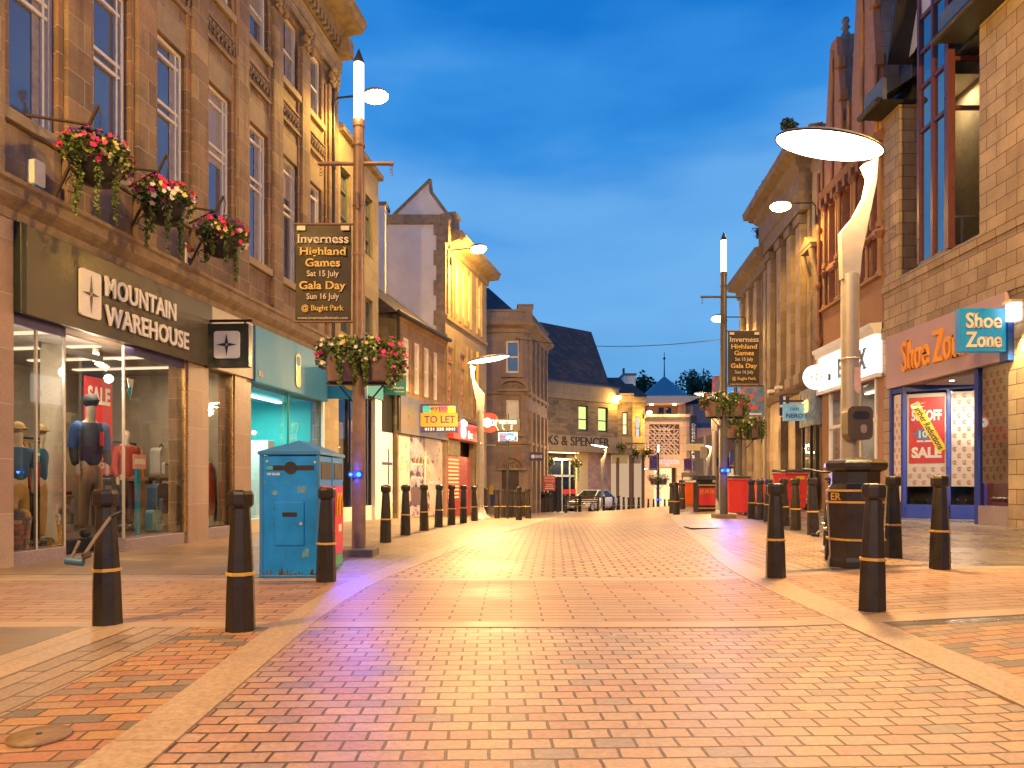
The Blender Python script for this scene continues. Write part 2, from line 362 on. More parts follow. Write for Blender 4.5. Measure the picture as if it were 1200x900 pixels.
gsetts = brick('granite_lines', [(.28, .205, .155), (.31, .23, .175), (.25, .185, .145)], .42, .125, .007, (.07, .045, .03), True, .5, .6, 1.57, .3, .25)
tarmac = brick('dark_slabs', [(.19, .13, .09), (.22, .155, .105), (.17, .12, .085)], .62, .34, .004, (.1, .08, .06), True, .45, .35, .14, .4, .25)
slabs = brick('grey_slabs', [(.16, .135, .115), (.2, .165, .135), (.13, .115, .1), (.175, .15, .13)], .5, .3, .012, (.06, .045, .035), True, .3, .6, .1, .35, .22)
pave = brick('paving', [(.32, .22, .14), (.29, .2, .13), (.34, .245, .15), (.28, .21, .145)], .3, .2, .007, (.12, .085, .055), True, .5, .5, .1, .3, .2)
def lerp(pts, y):
    if y <= pts[0][0]: (a, b), (c, d) = pts[0], pts[1]
    elif y >= pts[-1][0]: (a, b), (c, d) = pts[-2], pts[-1]
    else:
        for (a, b), (c, d) in zip(pts, pts[1:]):
            if a <= y <= c: break
    return b + (d - b) * (y - a) / (c - a)
def curve(px, far=(), near=None):
    q = sorted((y, x) for x, y in (GI(*p) for p in px)); q = [p for p in q if not far or p[0] < far[0][0]]
    return (near or []) + q + list(far)
KLI = curve([(176, 900), (243, 836), (300, 786), (406, 700), (456, 676), (520, 651), (570, 630), (620, 617)], [(26, 2.0), (44, 4.6), (75, 12)], [(-12, -.5), (-4, -1.0), (0, -1.15)])
KLO = curve([(94, 900), (179, 838), (300, 747), (380, 693), (428, 674), (484, 654), (544, 634), (580, 621), (620, 612.5)], [(26, 1.6), (44, 4.2), (75, 11.6)], [(-12, -.75), (-4, -1.25), (0, -1.4)])
KRI = curve([(1200, 830), (1124, 796), (1023, 747), (940, 711), (916, 699), (880, 683), (848, 665), (820, 638), (790, 613)], [(24, 5.3), (42, 8.6), (75, 18)], [(-12, 1.9), (0, 2.1)])
KRO = curve([(1200, 798), (1175, 790), (1073, 747), (1001, 717), (958, 699), (896, 671), (866, 656), (840, 636), (808, 622)], [(24, 5.6), (42, 8.9), (75, 18.4)], [(-12, 2.2), (0, 2.42)])
def smooth_pts(q):
    ys = [q[0][0] + (q[-1][0] - q[0][0]) * i / 400 for i in range(401)]
    return [(y, sum(lerp(q, y + o) for o in (-.9, -.45, 0, .45, .9)) / 5) for y in ys]
KLI, KLO, KRI, KRO = [smooth_pts(q) for q in (KLI, KLO, KRI, KRO)]
def strip(name, fa, fb, y0, y1, mat, dz, n=10, label=None):
    ys = []; y = y0
    while y < y1 - .01: ys.append(y); y += .3 if y < 14 else .6
    ys.append(y1)
    vs = []
    if dz: ys = [ys[0] - .0006] + ys + [ys[-1] + .0006]; n += 2      # overlays get a small turned-down edge
    for j, y in enumerate(ys):
        a, b = fa(y), fb(y)
        for k in range(n + 1):
            t = k / n if not dz else min(1, max(0, (k - 1) / (n - 2))); x = a + (b - a) * t + (0 if not dz else -.0006 if k == 0 else .0006 if k == n else 0)
            vs.append((x, y, gz(x, y) + (-.03 if dz and (j in (0, len(ys) - 1) or k in (0, n)) else dz)))
    m = MB(); m.mesh(vs, [(i * (n + 1) + k, i * (n + 1) + k + 1, (i + 1) * (n + 1) + k + 1, (i + 1) * (n + 1) + k) for i in range(len(ys) - 1) for k in range(n)], mat, False)
    return tag(m.build(name), kind='structure')
L = lambda q: (lambda y: lerp(q, y))
FAC_L = lambda y: -7.0 + .148 * y if y < 20.6 else (-3.95 + .27 * (y - 20.6) if y < 38 else 1.2 + .3 * (y - 38))
FAC_R = lambda y: 11.6 + max(0, y - 18) * .06
strip('road', lambda y: lerp(KLI, y) - .1, lambda y: lerp(KRI, y) + .1, -12, 75, setts, 0, 12)
far_setts = brick('setts_far', [(.37, .235, .14), (.34, .21, .13), (.39, .27, .165), (.36, .24, .16), (.40, .275, .16)], .23, .15, .017, (.085, .045, .026), True, .47, .9, .06, .25, .2)
strip('road_far', L(KLI), L(KRI), 7.04, 60, far_setts, .004, 10)
strip('kerb', L(KLO), L(KLI), -12, 75, granite, .009, 2)
strip('kerb', L(KRI), L(KRO), -12, 75, granite, .009, 2)
# left pavement
strip('pavement', FAC_L, lambda y: lerp(KLO, y) + .1, -12, 75, pave, 0, 8)
strip('pavement', lambda y: lerp(KRO, y) - .1, FAC_R, -12, 75, slabs, 0, 16)
strip('paved_strip', lambda y: -2.1, L(KLO), -6, 4.66, stag, .004, 3)
strip('paved_strip', lambda y: -2.52, lambda y: -2.106, -6, 4.66, gsetts, .004, 2)
strip('paved_strip', lambda y: -2.85, lambda y: -2.526, -6, 4.66, granite, .004, 2)
strip('paved_strip', FAC_L, lambda y: -2.856, -6, 4.66, tarmac, .004, 6)
strip('paved_strip', lambda y: FAC_L(y), lambda y: -2.05, 7.32, 10.6, tarmac, .004, 8)
# right pavement: granite channel, small setts, staggered pavers
strip('paved_strip', L(KRO), lambda y: lerp(KRO, y) + .5, 7.2, 22, gsetts, .004, 2)
strip('paved_strip', lambda y: lerp(KRO, y) + .506, lambda y: max(4.3, lerp(KRO, y) + 1.6), 7.2, 22, settsB, .004, 6)
strip('paved_strip', L(KRO), lambda y: 7.5, -6, 4.5, stag, .004, 12)
# the band of long pavers across the street
strip('crossing_band', lambda y: FAC_L(y) + .3, lambda y: 10.5, 4.86, 6.84, bandp, .005, 40)
granp = P('granite_plain', (.33, .24, .18), .5, var=.15, sc=3, bump=.15)
strip('crossing_band', lambda y: FAC_L(y) + .3, lambda y: 10.5, 4.66, 4.855, granp, .005, 40)
strip('crossing_band', lambda y: FAC_L(y) + .3, lambda y: 10.5, 6.845, 7.04, granp, .005, 40)
# wide base ground
m = MB(); xs = [-400, -120, -40, -14] + [-10 + i for i in range(32)] + [26, 40, 120, 400]; ys = [-200, -60, -15] + [i * 1.0 for i in range(-10, 92)] + [120, 250, 1200]
vs = [(x, y, gz(x, y) - .05) for y in ys for x in xs]; n = len(xs)
m.mesh(vs, [(j * n + i, j * n + i + 1, (j + 1) * n + i + 1, (j + 1) * n + i) for j in range(len(ys) - 1) for i in range(n - 1)], pave, True)
tag(m.build('ground'), kind='structure')

# ------------------------------------------------------------------ windows
WC = {}
def window(par, u0, u1, z0, z1, y, fm=None, pm=None, rails=(.55,), bars=(), fw=.06, name='window'):
    fm = fm or white; pm = pm or pane; w, h = u1 - u0, z1 - z0
    k = (round(w, 3), round(h, 3), fm.name, pm.name, rails, bars, fw)
    if k not in WC:
        a = MB()
        for q in ((0, fw, 0, h), (w - fw, w, 0, h)): a.box(q[0], q[1], -.03, .05, q[2], q[3], fm)
        a.box(fw, w - fw, -.03, .05, 0, fw * 1.2, fm); a.box(fw, w - fw, -.03, .05, h - fw, h, fm)
        for r in rails: a.box(fw, w - fw, -.015, .045, h * r - fw * .4, h * r + fw * .4, fm)
        for r in bars: a.box(w * r - fw * .3, w * r + fw * .3, -.012, .04, fw, h - fw, fm)
        b = MB(); b.face([(fw * .5, .03, fw * .5), (w - fw * .5, .03, fw * .5), (w - fw * .5, .03, h - fw * .5), (fw * .5, .03, h - fw * .5)], pm)
        o = a.build(name, par, (u0, y, z0)); p = b.build('pane', o); WC[k] = (o.data, p.data); return o
    o = link(name, WC[k][0], par, (u0, y, z0)); link('pane', WC[k][1], o); return o
def glass(par, u0, u1, z0, z1, y, y1=None, name='shop_window', mat=None):
    g = MB(); g.face([(u0, y, z0), (u1, y if y1 is None else y1, z0), (u1, y if y1 is None else y1, z1), (u0, y, z1)], mat or paneG); return g.build(name, par)
def room(par, u0, u1, y0, y1, z0, z1, wm, fm, cm):
    g = MB()
    g.face([(u0, y1, z0), (u1, y1, z0), (u1, y1, z1), (u0, y1, z1)], wm); g.face([(u0, y0, z0), (u0, y1, z0), (u0, y1, z1), (u0, y0, z1)], wm)
    g.face([(u1, y0, z0), (u1, y0, z1), (u1, y1, z1), (u1, y1, z0)], wm); g.face([(u0, y0, z0), (u1, y0, z0), (u1, y1, z0), (u0, y1, z0)], fm)
    g.face([(u0, y0, z1), (u0, y1, z1), (u1, y1, z1), (u1, y0, z1)], cm); return g.build('interior', par)

# ================================================================== LEFT SIDE
FA = FR((-6.89, 0), (.148, 1))
# ---------- building with the outdoor-clothing shop
A = FA.root('sandstone_building', 'long sandstone block with tall white windows above the grey clothing shop front', 'building')
UC = [1.7, 3.04, 4.38, 5.7, 7.04, 8.36, 9.63, 10.95, 12.30, 13.63, 14.98, 16.2]; hw = .37
holes = [(8.05, 11.25, -.02, 2.9), (11.9, 12.66, .2, 2.9), (13.3, 16.55, .25, 2.86)]
holes += [(c - hw, c + hw, 5.2, 7.78) for c in UC] + [(c - hw, c + hw, 9.35, 10.78) for c in UC]
m = MB(); m.wall(-8, 17.59, -.4, 12.0, holes, stoneA, depth=.24, back=9, rmat=stoneAq); m.build('wall', A)
for a, b in zip(UC, UC[1:] + [17.45]):
    c = (a + b) / 2 if b < 17 else 16.98
    w = .2 if b < 17 else .16
    m = MB(); m.box(c - w, c + w, -.09, 0, 4.425, 10.45, stoneA)
    m.box(c - w - .1, c - w - .003, -.04, 0, 5.2, 10.4, stoneAq); m.box(c + w + .003, c + w + .1, -.04, 0, 5.2, 10.4, stoneAq); m.build('pilaster', A, bevel=.012)
rr = random.Random(3); m = MB()
for i in range(30):
    z = rr.random(); m.ball((rr.uniform(-.2, .2) * (1.15 - .3 * z), -.12 - .1 * rr.random() * (1.3 - z), 10.88 - .42 * z), rr.uniform(.03, .075), stoneD, 5)
cap0 = m
for a, b in zip(UC[2:], UC[3:] + [17.5]):
    c = (a + b) / 2 if b < 17 else 16.98
    if cap0: o = cap0.build('capital', A, (c, 0, 0)); capme = o.data; cap0 = None
    else: link('capital', capme, A, (c, 0, 0))
m = MB(); m.box(-.46, .46, -.075, 0, 0, .14, stoneLt); sl0 = m.build('window_sill', A, (UC[0], 0, 5.06), bevel=.012)
m = MB(); m.box(-.44, .44, -.012, 0, 0, .43, stoneLt); li0 = m.build('lintel', A, (UC[0], 0, 7.79))
m = MB()
m.box(-.45, .45, -.02, 0, 8.46, 8.9, stoneA); m.box(-.45, .45, -.06, -.02, 8.46, 8.51, stoneD); m.box(-.45, .45, -.05, -.02, 8.86, 8.9, stoneD)
for k in range(7):
    x = -.38 + k * .125
    m.tube([(x + .035 * math.cos(t), -.045, 8.66 + .1 * math.sin(t) + .03) for t in [math.pi * (1.05 - i * .2) for i in range(8)]], .019, stoneD, 5)
    m.ball((x + .005, -.045, 8.64), .022, stoneD, 5)
fr0 = m.build('carved_frieze', A, (UC[0], 0, 0))
for i, c in enumerate(UC):
    for o, zz in ((sl0, 5.06), (sl0, 9.21), (li0, 7.79), (fr0, 0)):
        if i == 0 and zz != 9.21: continue
        q = o.copy(); COL.objects.link(q); q.location = (c, 0, zz)
m = MB(); path = [(-8, 0), (17.59, 0)]
m.sweep([(0, 3.95), (.05, 3.95), (.07, 4.05), (.16, 4.12), (.2, 4.16), (.2, 4.28), (.24, 4.31), (.24, 4.36), (.02, 4.42), (0, 4.42)], path, stoneD)
m.build('shop_cornice', A)
m = MB()
m.sweep([(0, 11.5), (.1, 11.5), (.1, 11.72), (.24, 11.8), (.24, 11.98), (.66, 12.02), (.66, 12.1), (.74, 12.16), (.76, 12.28), (0, 12.4)], [(-8, 0), (17.55, 0)], stoneD); m.build('cornice', A); m = MB()
m.sweep([(0, 10.9), (.08, 10.9), (.08, 11.1), (.11, 11.1), (.11, 11.3), (.15, 11.34), (.0, 11.38)], [(-8, 0), (17.55, 0)], stoneD); m.build('architrave', A); m = MB()
u = -7.9
while u < 17.5: m.box(u, u + .09, -.23, -.1, 11.52, 11.7, stoneD); u += .19
m.build('dentil_course', A)
m = MB(); m.box(17.2, 17.54, -.42, -.1, 11.4, 11.78, stoneD); m.build('corner_block', A)
for c in UC:
    window(A, c - hw, c + hw, 5.2, 7.78, .1, rails=(.56, .62, .9), bars=(.84,), fw=.06); window(A, c - hw, c + hw, 9.35, 10.78, .1, rails=(.5,), fw=.06)
blindA = P('cream_blind', (.34, .30, .27), .12, var=.08, sc=1.5); curt = P('net_curtain', (.30, .28, .30), .12, var=.25, sc=9)
for i, (c, zz, fr, a_, b_, mt) in enumerate(((UC[4], 5.2, .35, .0, 1, blindA), (UC[5], 5.2, 1, .68, 1, curt), (UC[6], 5.2, 1, .0, .28, curt), (UC[8], 5.2, .5, 0, 1, blindA), (UC[9], 5.2, 1, .6, 1, curt), (UC[10], 5.2, .3, 0, 1, blindA), (UC[7], 9.35, .45, 0, 1, blindA), (UC[9], 9.35, .6, 0, 1, blindA), (UC[10], 9.35, 1, .5, 1, curt), (UC[7], 5.2, 1, .72, 1, curt))):
    h_ = 2.58 if zz < 6 else 1.43; m = MB(); x0_, x1_ = c - hw + .05 + (2 * hw - .1) * a_, c - hw + .05 + (2 * hw - .1) * b_; z1_ = zz + h_ - .06; z0_ = z1_ - (h_ - .14) * fr
    if mt is curt:
        n_ = 12; m.mesh([(x0_ + (x1_ - x0_) * k / n_, .122 + .004 * math.sin(k * 2.4), z) for z in (z0_, z1_) for k in range(n_ + 1)], [(k, k + 1, n_ + 2 + k, n_ + 1 + k) for k in range(n_)], mt, True); m.build('curtain', A)
    else: m.box(x0_, x1_, .12, .128, z0_, z1_, mt); m.build('blind', A)
m = MB(); m.tube([(17.02, -.1, 4.45), (17.02, -.1, 10.9)], .05, darkmetal, 8)
for z in (5.5, 7, 8.5, 10): m.tube([(17.02, -.1, z), (17.02, -.1, z + .1)], .066, darkmetal, 8)
m.build('drainpipe', A)
# shop front parts
mwfloor = P('shop_floor', (.12, .1, .085), .35); mwwall = P('shop_wall_beige', (.42, .39, .34), .8, var=.1); mwceil = P('shop_ceiling', (.42, .38, .36), .8)
room(A, 8.06, 12.95, .3, 3.2, .16, 2.96, mwwall, mwfloor, mwceil)
graniteL = P('lilac_granite', (.26, .21, .24), .35, var=.25, sc=40); brass = P('brass_trim', (.42, .27, .12), .3, .8, var=.1)
m = MB(); m.box(8.05, 8.84, -.03, .3, -.1, .17, graniteL); m.box(9.91, 11.25, -.03, .3, -.1, .17, graniteL); m.box(11.9, 12.66, -.02, .25, .0, .2, graniteL)
m.box(8.84, 9.91, .32, .5, -.1, .2, blackp); m.box(8.845, 9.905, -.02, .318, -.1, .02, tarmac); m.build('stall_riser', A, bevel=.008)
alu = P('pale_aluminium', (.6, .56, .52), .35, .5, var=.05)
m = MB()
for u_, y_ in ((8.84, 0), (9.91, 0), (8.42, .01)): m.box(u_ - .012, u_ + .012, y_ - .012, y_ + .02, .17, 2.9, alu)
m.box(8.05, 8.84, -.02, .02, 2.78, 2.9, P('navy_trim', (.05, .045, .16), .4)); m.box(9.91, 11.25, -.02, .02, 2.78, 2.9, MC['navy_trim']); m.box(8.84, 9.91, .32, .36, 2.66, 2.74, blackp)
m.box(11.25, 11.33, -.03, .1, .17, 2.9, brass); m.box(12.66, 12.72, -.03, .1, .17, 2.9, brass); m.box(8.05, 9.91, .0, .34, 2.91, 2.93, mwceil)
m.build('shopfront_frame', A)
glass(A, 8.05, 8.83, .17, 2.78, 0); glass(A, 8.85, 9.9, .2, 2.66, .34); glass(A, 9.92, 11.25, .17, 2.78, 0); glass(A, 11.9, 12.66, .2, 2.9, .05)
g = MB(); g.face([(8.84, 0, .17), (8.84, .34, .2), (8.84, .34, 2.7), (8.84, 0, 2.7)], paneG); g.face([(9.91, 0, .17), (9.91, .34, .2), (9.91, .34, 2.7), (9.91, 0, 2.7)], paneG); g.build('shop_window', A)
for a, b, c in ((11.335, 11.895, 2.9), (12.72, 13.28, 2.9), (7.3, 8.045, 3.94)): m = MB(); m.box(a, b, -.05, 0, -.1, c, pinkgr); m.build('granite_pier', A)
m = MB()   # ceiling rails with the shop's spotlights
shl = E('shop_strip_light', (1, .78, .5), .8)
for k in range(5): m.box(8.2 + k * .95, 8.32 + k * .95, .6, 2.6, 2.93, 2.95, shl)
m.build('ceiling_light', A)
for u_ in (8.5, 10.3, 12.2):
    m = MB(); m.box(-.03, .03, -.03, .03, 0, .2, white); m.tube([(0, 0, .0), (.1, -.12, -.1)], .05, white, 8); o = m.build('spotlight', A, (u_, .75, 2.74))
l = lamp('AREA', 'shop_light', FA.w(9.6, .6, 2.88), 30, (1, .72, .42), 1.6)
lamp('AREA', 'shop_light', FA.w(12.2, .7, 2.88), 8, (1, .72, .42), .8)

lamp('POINT', 'shop_light', FA.w(9.75, .36, 2.45), 22, (1, .8, .55), .06); lamp('POINT', 'shop_light', FA.w(8.5, .3, 2.4), 9, (1, .8, .55), .06)  # bare points added just behind the glass to light the mannequins' fronts
# fascia sign
oliv = P('fascia_grey', (.115, .105, .075), .33, .25, var=.06, sc=1)
S = FA.root('shop_sign', 'long grey fascia lettered MOUNTAIN WAREHOUSE over the clothing shop', 'shop sign')
m = MB(); m.box(8.14, 11.9, -.12, .0, 2.9, 3.93, oliv); m.box(8.05, 8.14, -.14, 0, 2.9, 3.93, P('dark_green', (.012, .018, .014), .4)); m.build('board', S, bevel=.01)
m = MB(); m.text('MOUNTAIN', 9.36, 10.86, 3.43, 3.70, -.135, white, .03, .02); m.text('WAREHOUSE', 9.36, 11.18, 3.05, 3.32, -.135, white, .03, .02); m.build('lettering', S)
def rrect(x0, x1, z0, z1, r, n=5):
    p = []
    for cx, cz, a in ((x1 - r, z1 - r, 0), (x0 + r, z1 - r, 90), (x0 + r, z0 + r, 180), (x1 - r, z0 + r, 270)):
        for i in range(n + 1): t = math.radians(a + 90 * i / n); p.append((cx + r * math.cos(t), cz + r * math.sin(t)))
    return p
def star(mb, cx, cz, rx, rz, y, mat, dep=.006):
    for k in range(4):
        a = math.pi / 2 * k; c, s_ = math.cos(a), math.sin(a)
        L_ = rx if k % 2 == 0 else rz; w = min(rx, rz) * .16
        for sg in (1, -1):
            tri = [(.06 * L_, 0), (L_, 0), (.17 * L_, sg * w)]
            pts = [(cx + x * c - z * s_, cz + x * s_ + z * c) for x, z in tri]
            mb.ext(pts if sg > 0 else pts[::-1], y - dep, y, mat)
def emblem(par, x0, x1, z0, z1, y, plate, ink):
    m = MB(); m.ext(rrect(x0, x1, z0, z1, .045), y - .03, y, plate)
    star(m, (x0 + x1) / 2, (z0 + z1) / 2, (x1 - x0) * .4, (z1 - z0) * .4, y - .0305, ink); return m.build('emblem', par)
emblem(S, 8.92, 9.28, 3.08, 3.68, -.13, white, oliv)
m = MB(); m.box(11.9, 13.27, -.1, 0, 2.9, 3.93, cream); m.build('blank_fascia', A)
# projecting sign
up = FA.u(238); S = FA.root('projecting_sign', 'square dark hanging sign with a white four-pointed star panel', 'hanging sign'); S.location = FA.w(up, 0, 0); S.rotation_euler = (0, 0, -.04)
dkg = P('sign_dark', (.02, .026, .022), .35); m = MB(); m.box(.06, .8, -.07, .07, 2.88, 3.6, dkg); m.build('board', S, bevel=.008)
emblem(S, .23, .66, 3.02, 3.47, -.07, white, dkg)
m = MB(); m.box(-.05, .84, -.018, .018, 3.64, 3.68, darkmetal); m.box(.1, .13, -.01, .01, 3.6, 3.64, darkmetal); m.box(.7, .73, -.01, .01, 3.6, 3.64, darkmetal); m.box(-.02, .02, -.05, .05, 2.95, 3.8, darkmetal); m.build('bracket', S)

# ---------- teal phone shop under the same block
teal = P('teal_fascia', (.06, .33, .58), .6, var=.15, sc=1.2); aqua = P('teal_wall', (.02, .42, .40), .6, var=.06); yel = P('yellow_plastic', (.7, .42, .02), .4, var=.04)
S = FA.root('shop_sign', 'long pale teal fascia with a yellow upright mark over the phone shop', 'shop sign')
m = MB(); m.box(13.3, 16.62, -.13, 0, 2.86, 3.92, teal); m.build('board', S, bevel=.01)
m = MB(); m.ext(rrect(14.95, 15.17, 2.98, 3.7, .1), -.15, -.13, yel); m.ext(rrect(14.98, 15.14, 3.44, 3.64, .06), -.157, -.15, teal); m.box(13.42, 13.47, -.14, -.13, 2.98, 3.08, cream); m.box(13.5, 13.55, -.14, -.13, 2.98, 3.08, P('orange_mark', (.7, .2, .04))); m.build('emblem', S)
room(A, 13.3, 16.56, .26, 2.6, .25, 2.85, aqua, P('shop_floor_pale', (.3, .3, .28), .4), P('teal_ceiling', (.12, .4, .38), .7))
m = MB(); m.box(13.3, 16.55, -.03, .2, -.2, .27, cream); m.box(16.55, 16.64, -.05, .1, -.2, 2.86, white); m.box(14.9, 14.94, 0, .04, .27, 2.86, aqua); m.box(14.2, 14.5, 1.2, 1.4, .25, 2.85, P('teal_panel', (.3, .55, .5), .5)); m.box(15.55, 15.85, .8, 1.5, .25, 1.9, white); m.build('shopfront_frame', A, bevel=.006)
glass(A, 13.32, 16.55, .27, 2.86, .05)
m = MB(); m.box(13.6, 16.2, .8, .9, 2.78, 2.82, E('teal_tube', (.7, 1, .95), 2.5)); m.build('ceiling_light', A)
lamp('AREA', 'shop_light', FA.w(15, 1.2, 2.75), 50, (.75, 1, .92), 1.4)
# ---------- buff building beyond it
B = FA.root('buff_building', 'plain buff ashlar building with narrow windows, lit yellow beside the banner column', 'building')
bw = [(FA.u(399), FA.u(411)), (FA.u(428), FA.u(437))]
holes = [(a, b, 7.27, 8.94) for a, b in bw] + [(a, b, 4.75, 6.1) for a, b in bw] + [(17.3, 20.2, .3, 3.3)]
m = MB(); m.wall(17.592, 20.55, -.5, 9.8, holes, stoneB, depth=.22, back=9); m.wall(16.66, 17.588, -.5, 3.94, [], stoneB, y=-.004, depth=.1, back=.2); m.build('wall', B)
m = MB(); m.sweep([(0, 9.72), (.12, 9.75), (.12, 9.9), (0, 9.95)], [(17.62, 0), (20.55, 0), (20.55, 6)], stoneD); m.build('coping', B)
gfr = P('green_grey_frame', (.16, .2, .16), .5)
for a, b in bw:
    window(B, a, b, 7.27, 8.94, .12, fm=gfr, rails=(.3, .7)); window(B, a, b, 4.75, 6.1, .12, fm=gfr, rails=(.3,))
m = MB(); m.box(19.95, 20.5, -.12, .0, -.5, 3.32, white); m.box(17.3, 19.95, -.02, .2, -.5, .32, white); m.box(19.6, 19.7, 0, .06, .32, 3.3, P('navy_frame', (.02, .03, .12), .4)); m.box(18.4, 18.46, 0, .06, .32, 3.3, MC['navy_frame']); m.build('shopfront_frame', B)
glass(B, 17.3, 19.95, .32, 3.3, .08); room(B, 17.25, 20, .25, 2.5, .3, 3.3, P('dim_wall', (.2, .2, .22), .8), mwfloor, mwceil)
m = MB(); m.box(18.5, 19.1, .12, .13, 1.5, 2.6, yel); m.box(18.55, 19.05, .1, .118, 1.6, 1.75, MC['navy_frame']); m.box(18.55, 19.0, .1, .118, 2.1, 2.3, MC['navy_frame']); m.box(17.5, 18.2, .12, .13, 1.0, 2.5, white); m.build('window_poster', B)
tl = P('teal_sign', (.02, .2, .27), .4, var=.1)
S = FA.root('shop_sign', 'short blue-green fascia over the shop behind the banner column', 'shop sign'); m = MB(); m.box(18.6, 20.52, -.16, 0, 3.33, 4.1, tl); m.build('board', S, bevel=.01)
S = thing('projecting_sign', 'bright blue projecting sign with a yellow disc lettered EE', 'hanging sign', FA.w(FA.u(381), -.02, 0), .0)
bl = P('bright_blue', (.02, .25, .45), .4, var=.06); m = MB(); m.box(.02, .98, -.06, .06, 2.95, 3.72, bl); m.box(-.12, .02, -.02, .02, 3.35, 3.42, darkmetal); m.build('board', S, bevel=.008)
m = MB(); m.lathe([(.23, 0), (.23, .02)], 0, 0, yel, 24); o = m.build('disc', S, (.66, -.06, 3.36), (math.radians(90), 0, 0)); m = MB(); m.text('EE', .53, .80, 3.27, 3.45, -.081, bl, .004, .01); m.build('lettering', S)
# ---------- low shop with slate roof
FC = FR((-3.6, 22), (.274, 1)); LC = FC.u(522)
C_ = FC.root('stone_cottage_shop', 'low brown stone building with four white windows and a slate roof', 'building')
cw = [(FC.u(a), FC.u(b)) for a, b in ((472, 479), (485, 491.5), (496.5, 502.5), (507.5, 512.5))]
holes = [(a, b, 3.92, 5.62) for a, b in cw] + [(.1, LC - .25, -.2, 2.5)]
m = MB(); m.wall(0, LC, -1, 6.25, holes, stoneC, depth=.2, back=6); m.build('wall', C_)
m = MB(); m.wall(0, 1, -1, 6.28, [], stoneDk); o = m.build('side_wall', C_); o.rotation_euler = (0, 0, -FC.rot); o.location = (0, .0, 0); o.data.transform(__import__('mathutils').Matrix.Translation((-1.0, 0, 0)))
m = MB(); m.mesh([(-.25, -.12, 6.26), (LC + .1, -.12, 6.26), (LC + .1, 3.4, 9.0), (-.25, 3.4, 9.0), (-.25, 6.2, 6.3), (LC + .1, 6.2, 6.3)], [(0, 1, 2, 3), (3, 2, 5, 4), (0, 3, 4), (1, 5, 2)], slate); m.build('roof', C_)
m = MB(); m.tube([(-.35, -.2, 6.24), (LC, -.2, 6.24)], .07, darkmetal, 8); m.sweep([(0, 6.1), (.12, 6.15), (.12, 6.22), (0, 6.24)], [(0, 0), (LC, 0)], stoneC); m.tube([(-.12, -.1, 6.2), (-.12, -.1, 2.6)], .05, darkmetal, 8); m.build('gutter', C_)
blind = P('white_blind', (.62, .58, .52), .35, var=.06, sc=1)
for a, b in cw: window(C_, a, b, 3.92, 5.62, .04, pm=blind, rails=(.5,), fw=.08)
m = MB()
for a, b in cw: m.box(a - .09, a - .003, -.03, .02, 3.85, 5.7, stoneC); m.box(b + .003, b + .09, -.03, .02, 3.85, 5.7, stoneC)
m.box(-.02, LC, -.06, 0, 3.72, 3.84, stoneC); m.build('window_surround', C_)
gry = P('grey_fascia', (.2, .19, .2), .3, .3, var=.1, sc=1); m = MB(); m.box(.0, LC, -.12, 0, 2.52, 3.7, gry); m.box(-.75, -.004, .14, .16, 2.52, 3.7, blackp); m.build('blank_fascia', C_)
vin = P('photo_vinyl', (.42, .36, .42), .3, var=.55, sc=1.7, speck=((.06, .04, .1), 2.2, .55)); vin2 = P('photo_vinyl_pale', (.62, .5, .42), .3, var=.3, sc=1.1, speck=((.2, .07, .03), 3.2, .6)); vinw = P('photo_vinyl_white', (.68, .66, .72), .3, var=.12, sc=2)
m = MB(); m.box(.1, 1.0, .02, .05, -.2, 2.5, vin2); m.box(1.04, 2.2, .02, .05, -.2, 2.5, vin); m.box(2.24, LC - .25, .02, .05, -.2, 2.5, vin2); m.box(2.3, 2.32, .0, .02, 0, 2.5, white); m.box(1.1, 2.1, .01, .02, 1.55, 1.6, vinw); m.box(1.1, 2.1, .01, .02, 1.1, 1.14, vinw); m.box(1.1, 2.1, .01, .02, .2, .8, P('vinyl_brown', (.13, .08, .09), .4)); m.box(2.6, 3.6, .01, .02, .9, 1.0, vinw); m.build('shopfront_picture', C_)
m = MB()
for k in range(9): m.box(1.2 + k * .1, 1.25 + k * .1, .0, .01, 1.6, 1.75 + .05 * (k % 3), P('bottle_' + 'abc'[k % 3], ((.3, .05, .03), (.05, .2, .3), (.5, .4, .1))[k % 3]))
m.build('shelf_picture', C_)
m = MB(); m.box(-.98, -.15, .1, .13, -.2, 2.5, vinw); m.box(-.95, -.2, .085, .1, 1.5, 1.58, MC['navy_trim']); m.box(-.48, -.42, .085, .1, .9, 2.0, MC['navy_trim']); m.box(-.9, -.25, .085, .1, -.1, .3, P('lime_print', (.6, .7, .25), .4)); m.box(-.8, -.5, .085, .1, .5, .9, P('blue_print', (.05, .2, .4), .4)); m.build('shopfront_picture', C_)
# teal hanging sign and TO LET board
x, y, z = W(451, 452, 21.7); S = thing('projecting_sign', 'small dark teal hanging sign with white script beside the slate-roofed shop', 'hanging sign', (x, y, 0))
m = MB(); m.box(0, .66, -.05, .05, 3.66, 4.28, P('dark_teal', (.01, .14, .15), .4)); m.build('board', S, bevel=.006); m = MB()
m.tube([(.15 + .1 * math.cos(t * .9) + .02 * t, -.056, 3.98 + .18 * math.sin(t * 1.3)) for t in [i * .35 for i in range(18)]], .012, white, 5); m.text('Style', .28, .6, 3.84, 3.93, -.05, white, .006); m.text('boutique', .3, .62, 3.74, 3.8, -.05, white, .006); m.build('lettering', S)
x, y, z = W(493, 507, 23.3); S = thing('to_let_board', 'yellow and navy TO LET board fixed high on the slate-roofed shop', 'estate agent board', (x, y, 0))
nav = P('navy_print', (.02, .025, .13), .4); m = MB(); bw_ = 1.23; z0 = 2.62; z1 = 3.57
m.box(0, bw_, -.02, .02, z0, z1, P('board_yellow', (.5, .23, .02), .45, var=.05)); m.build('board', S)
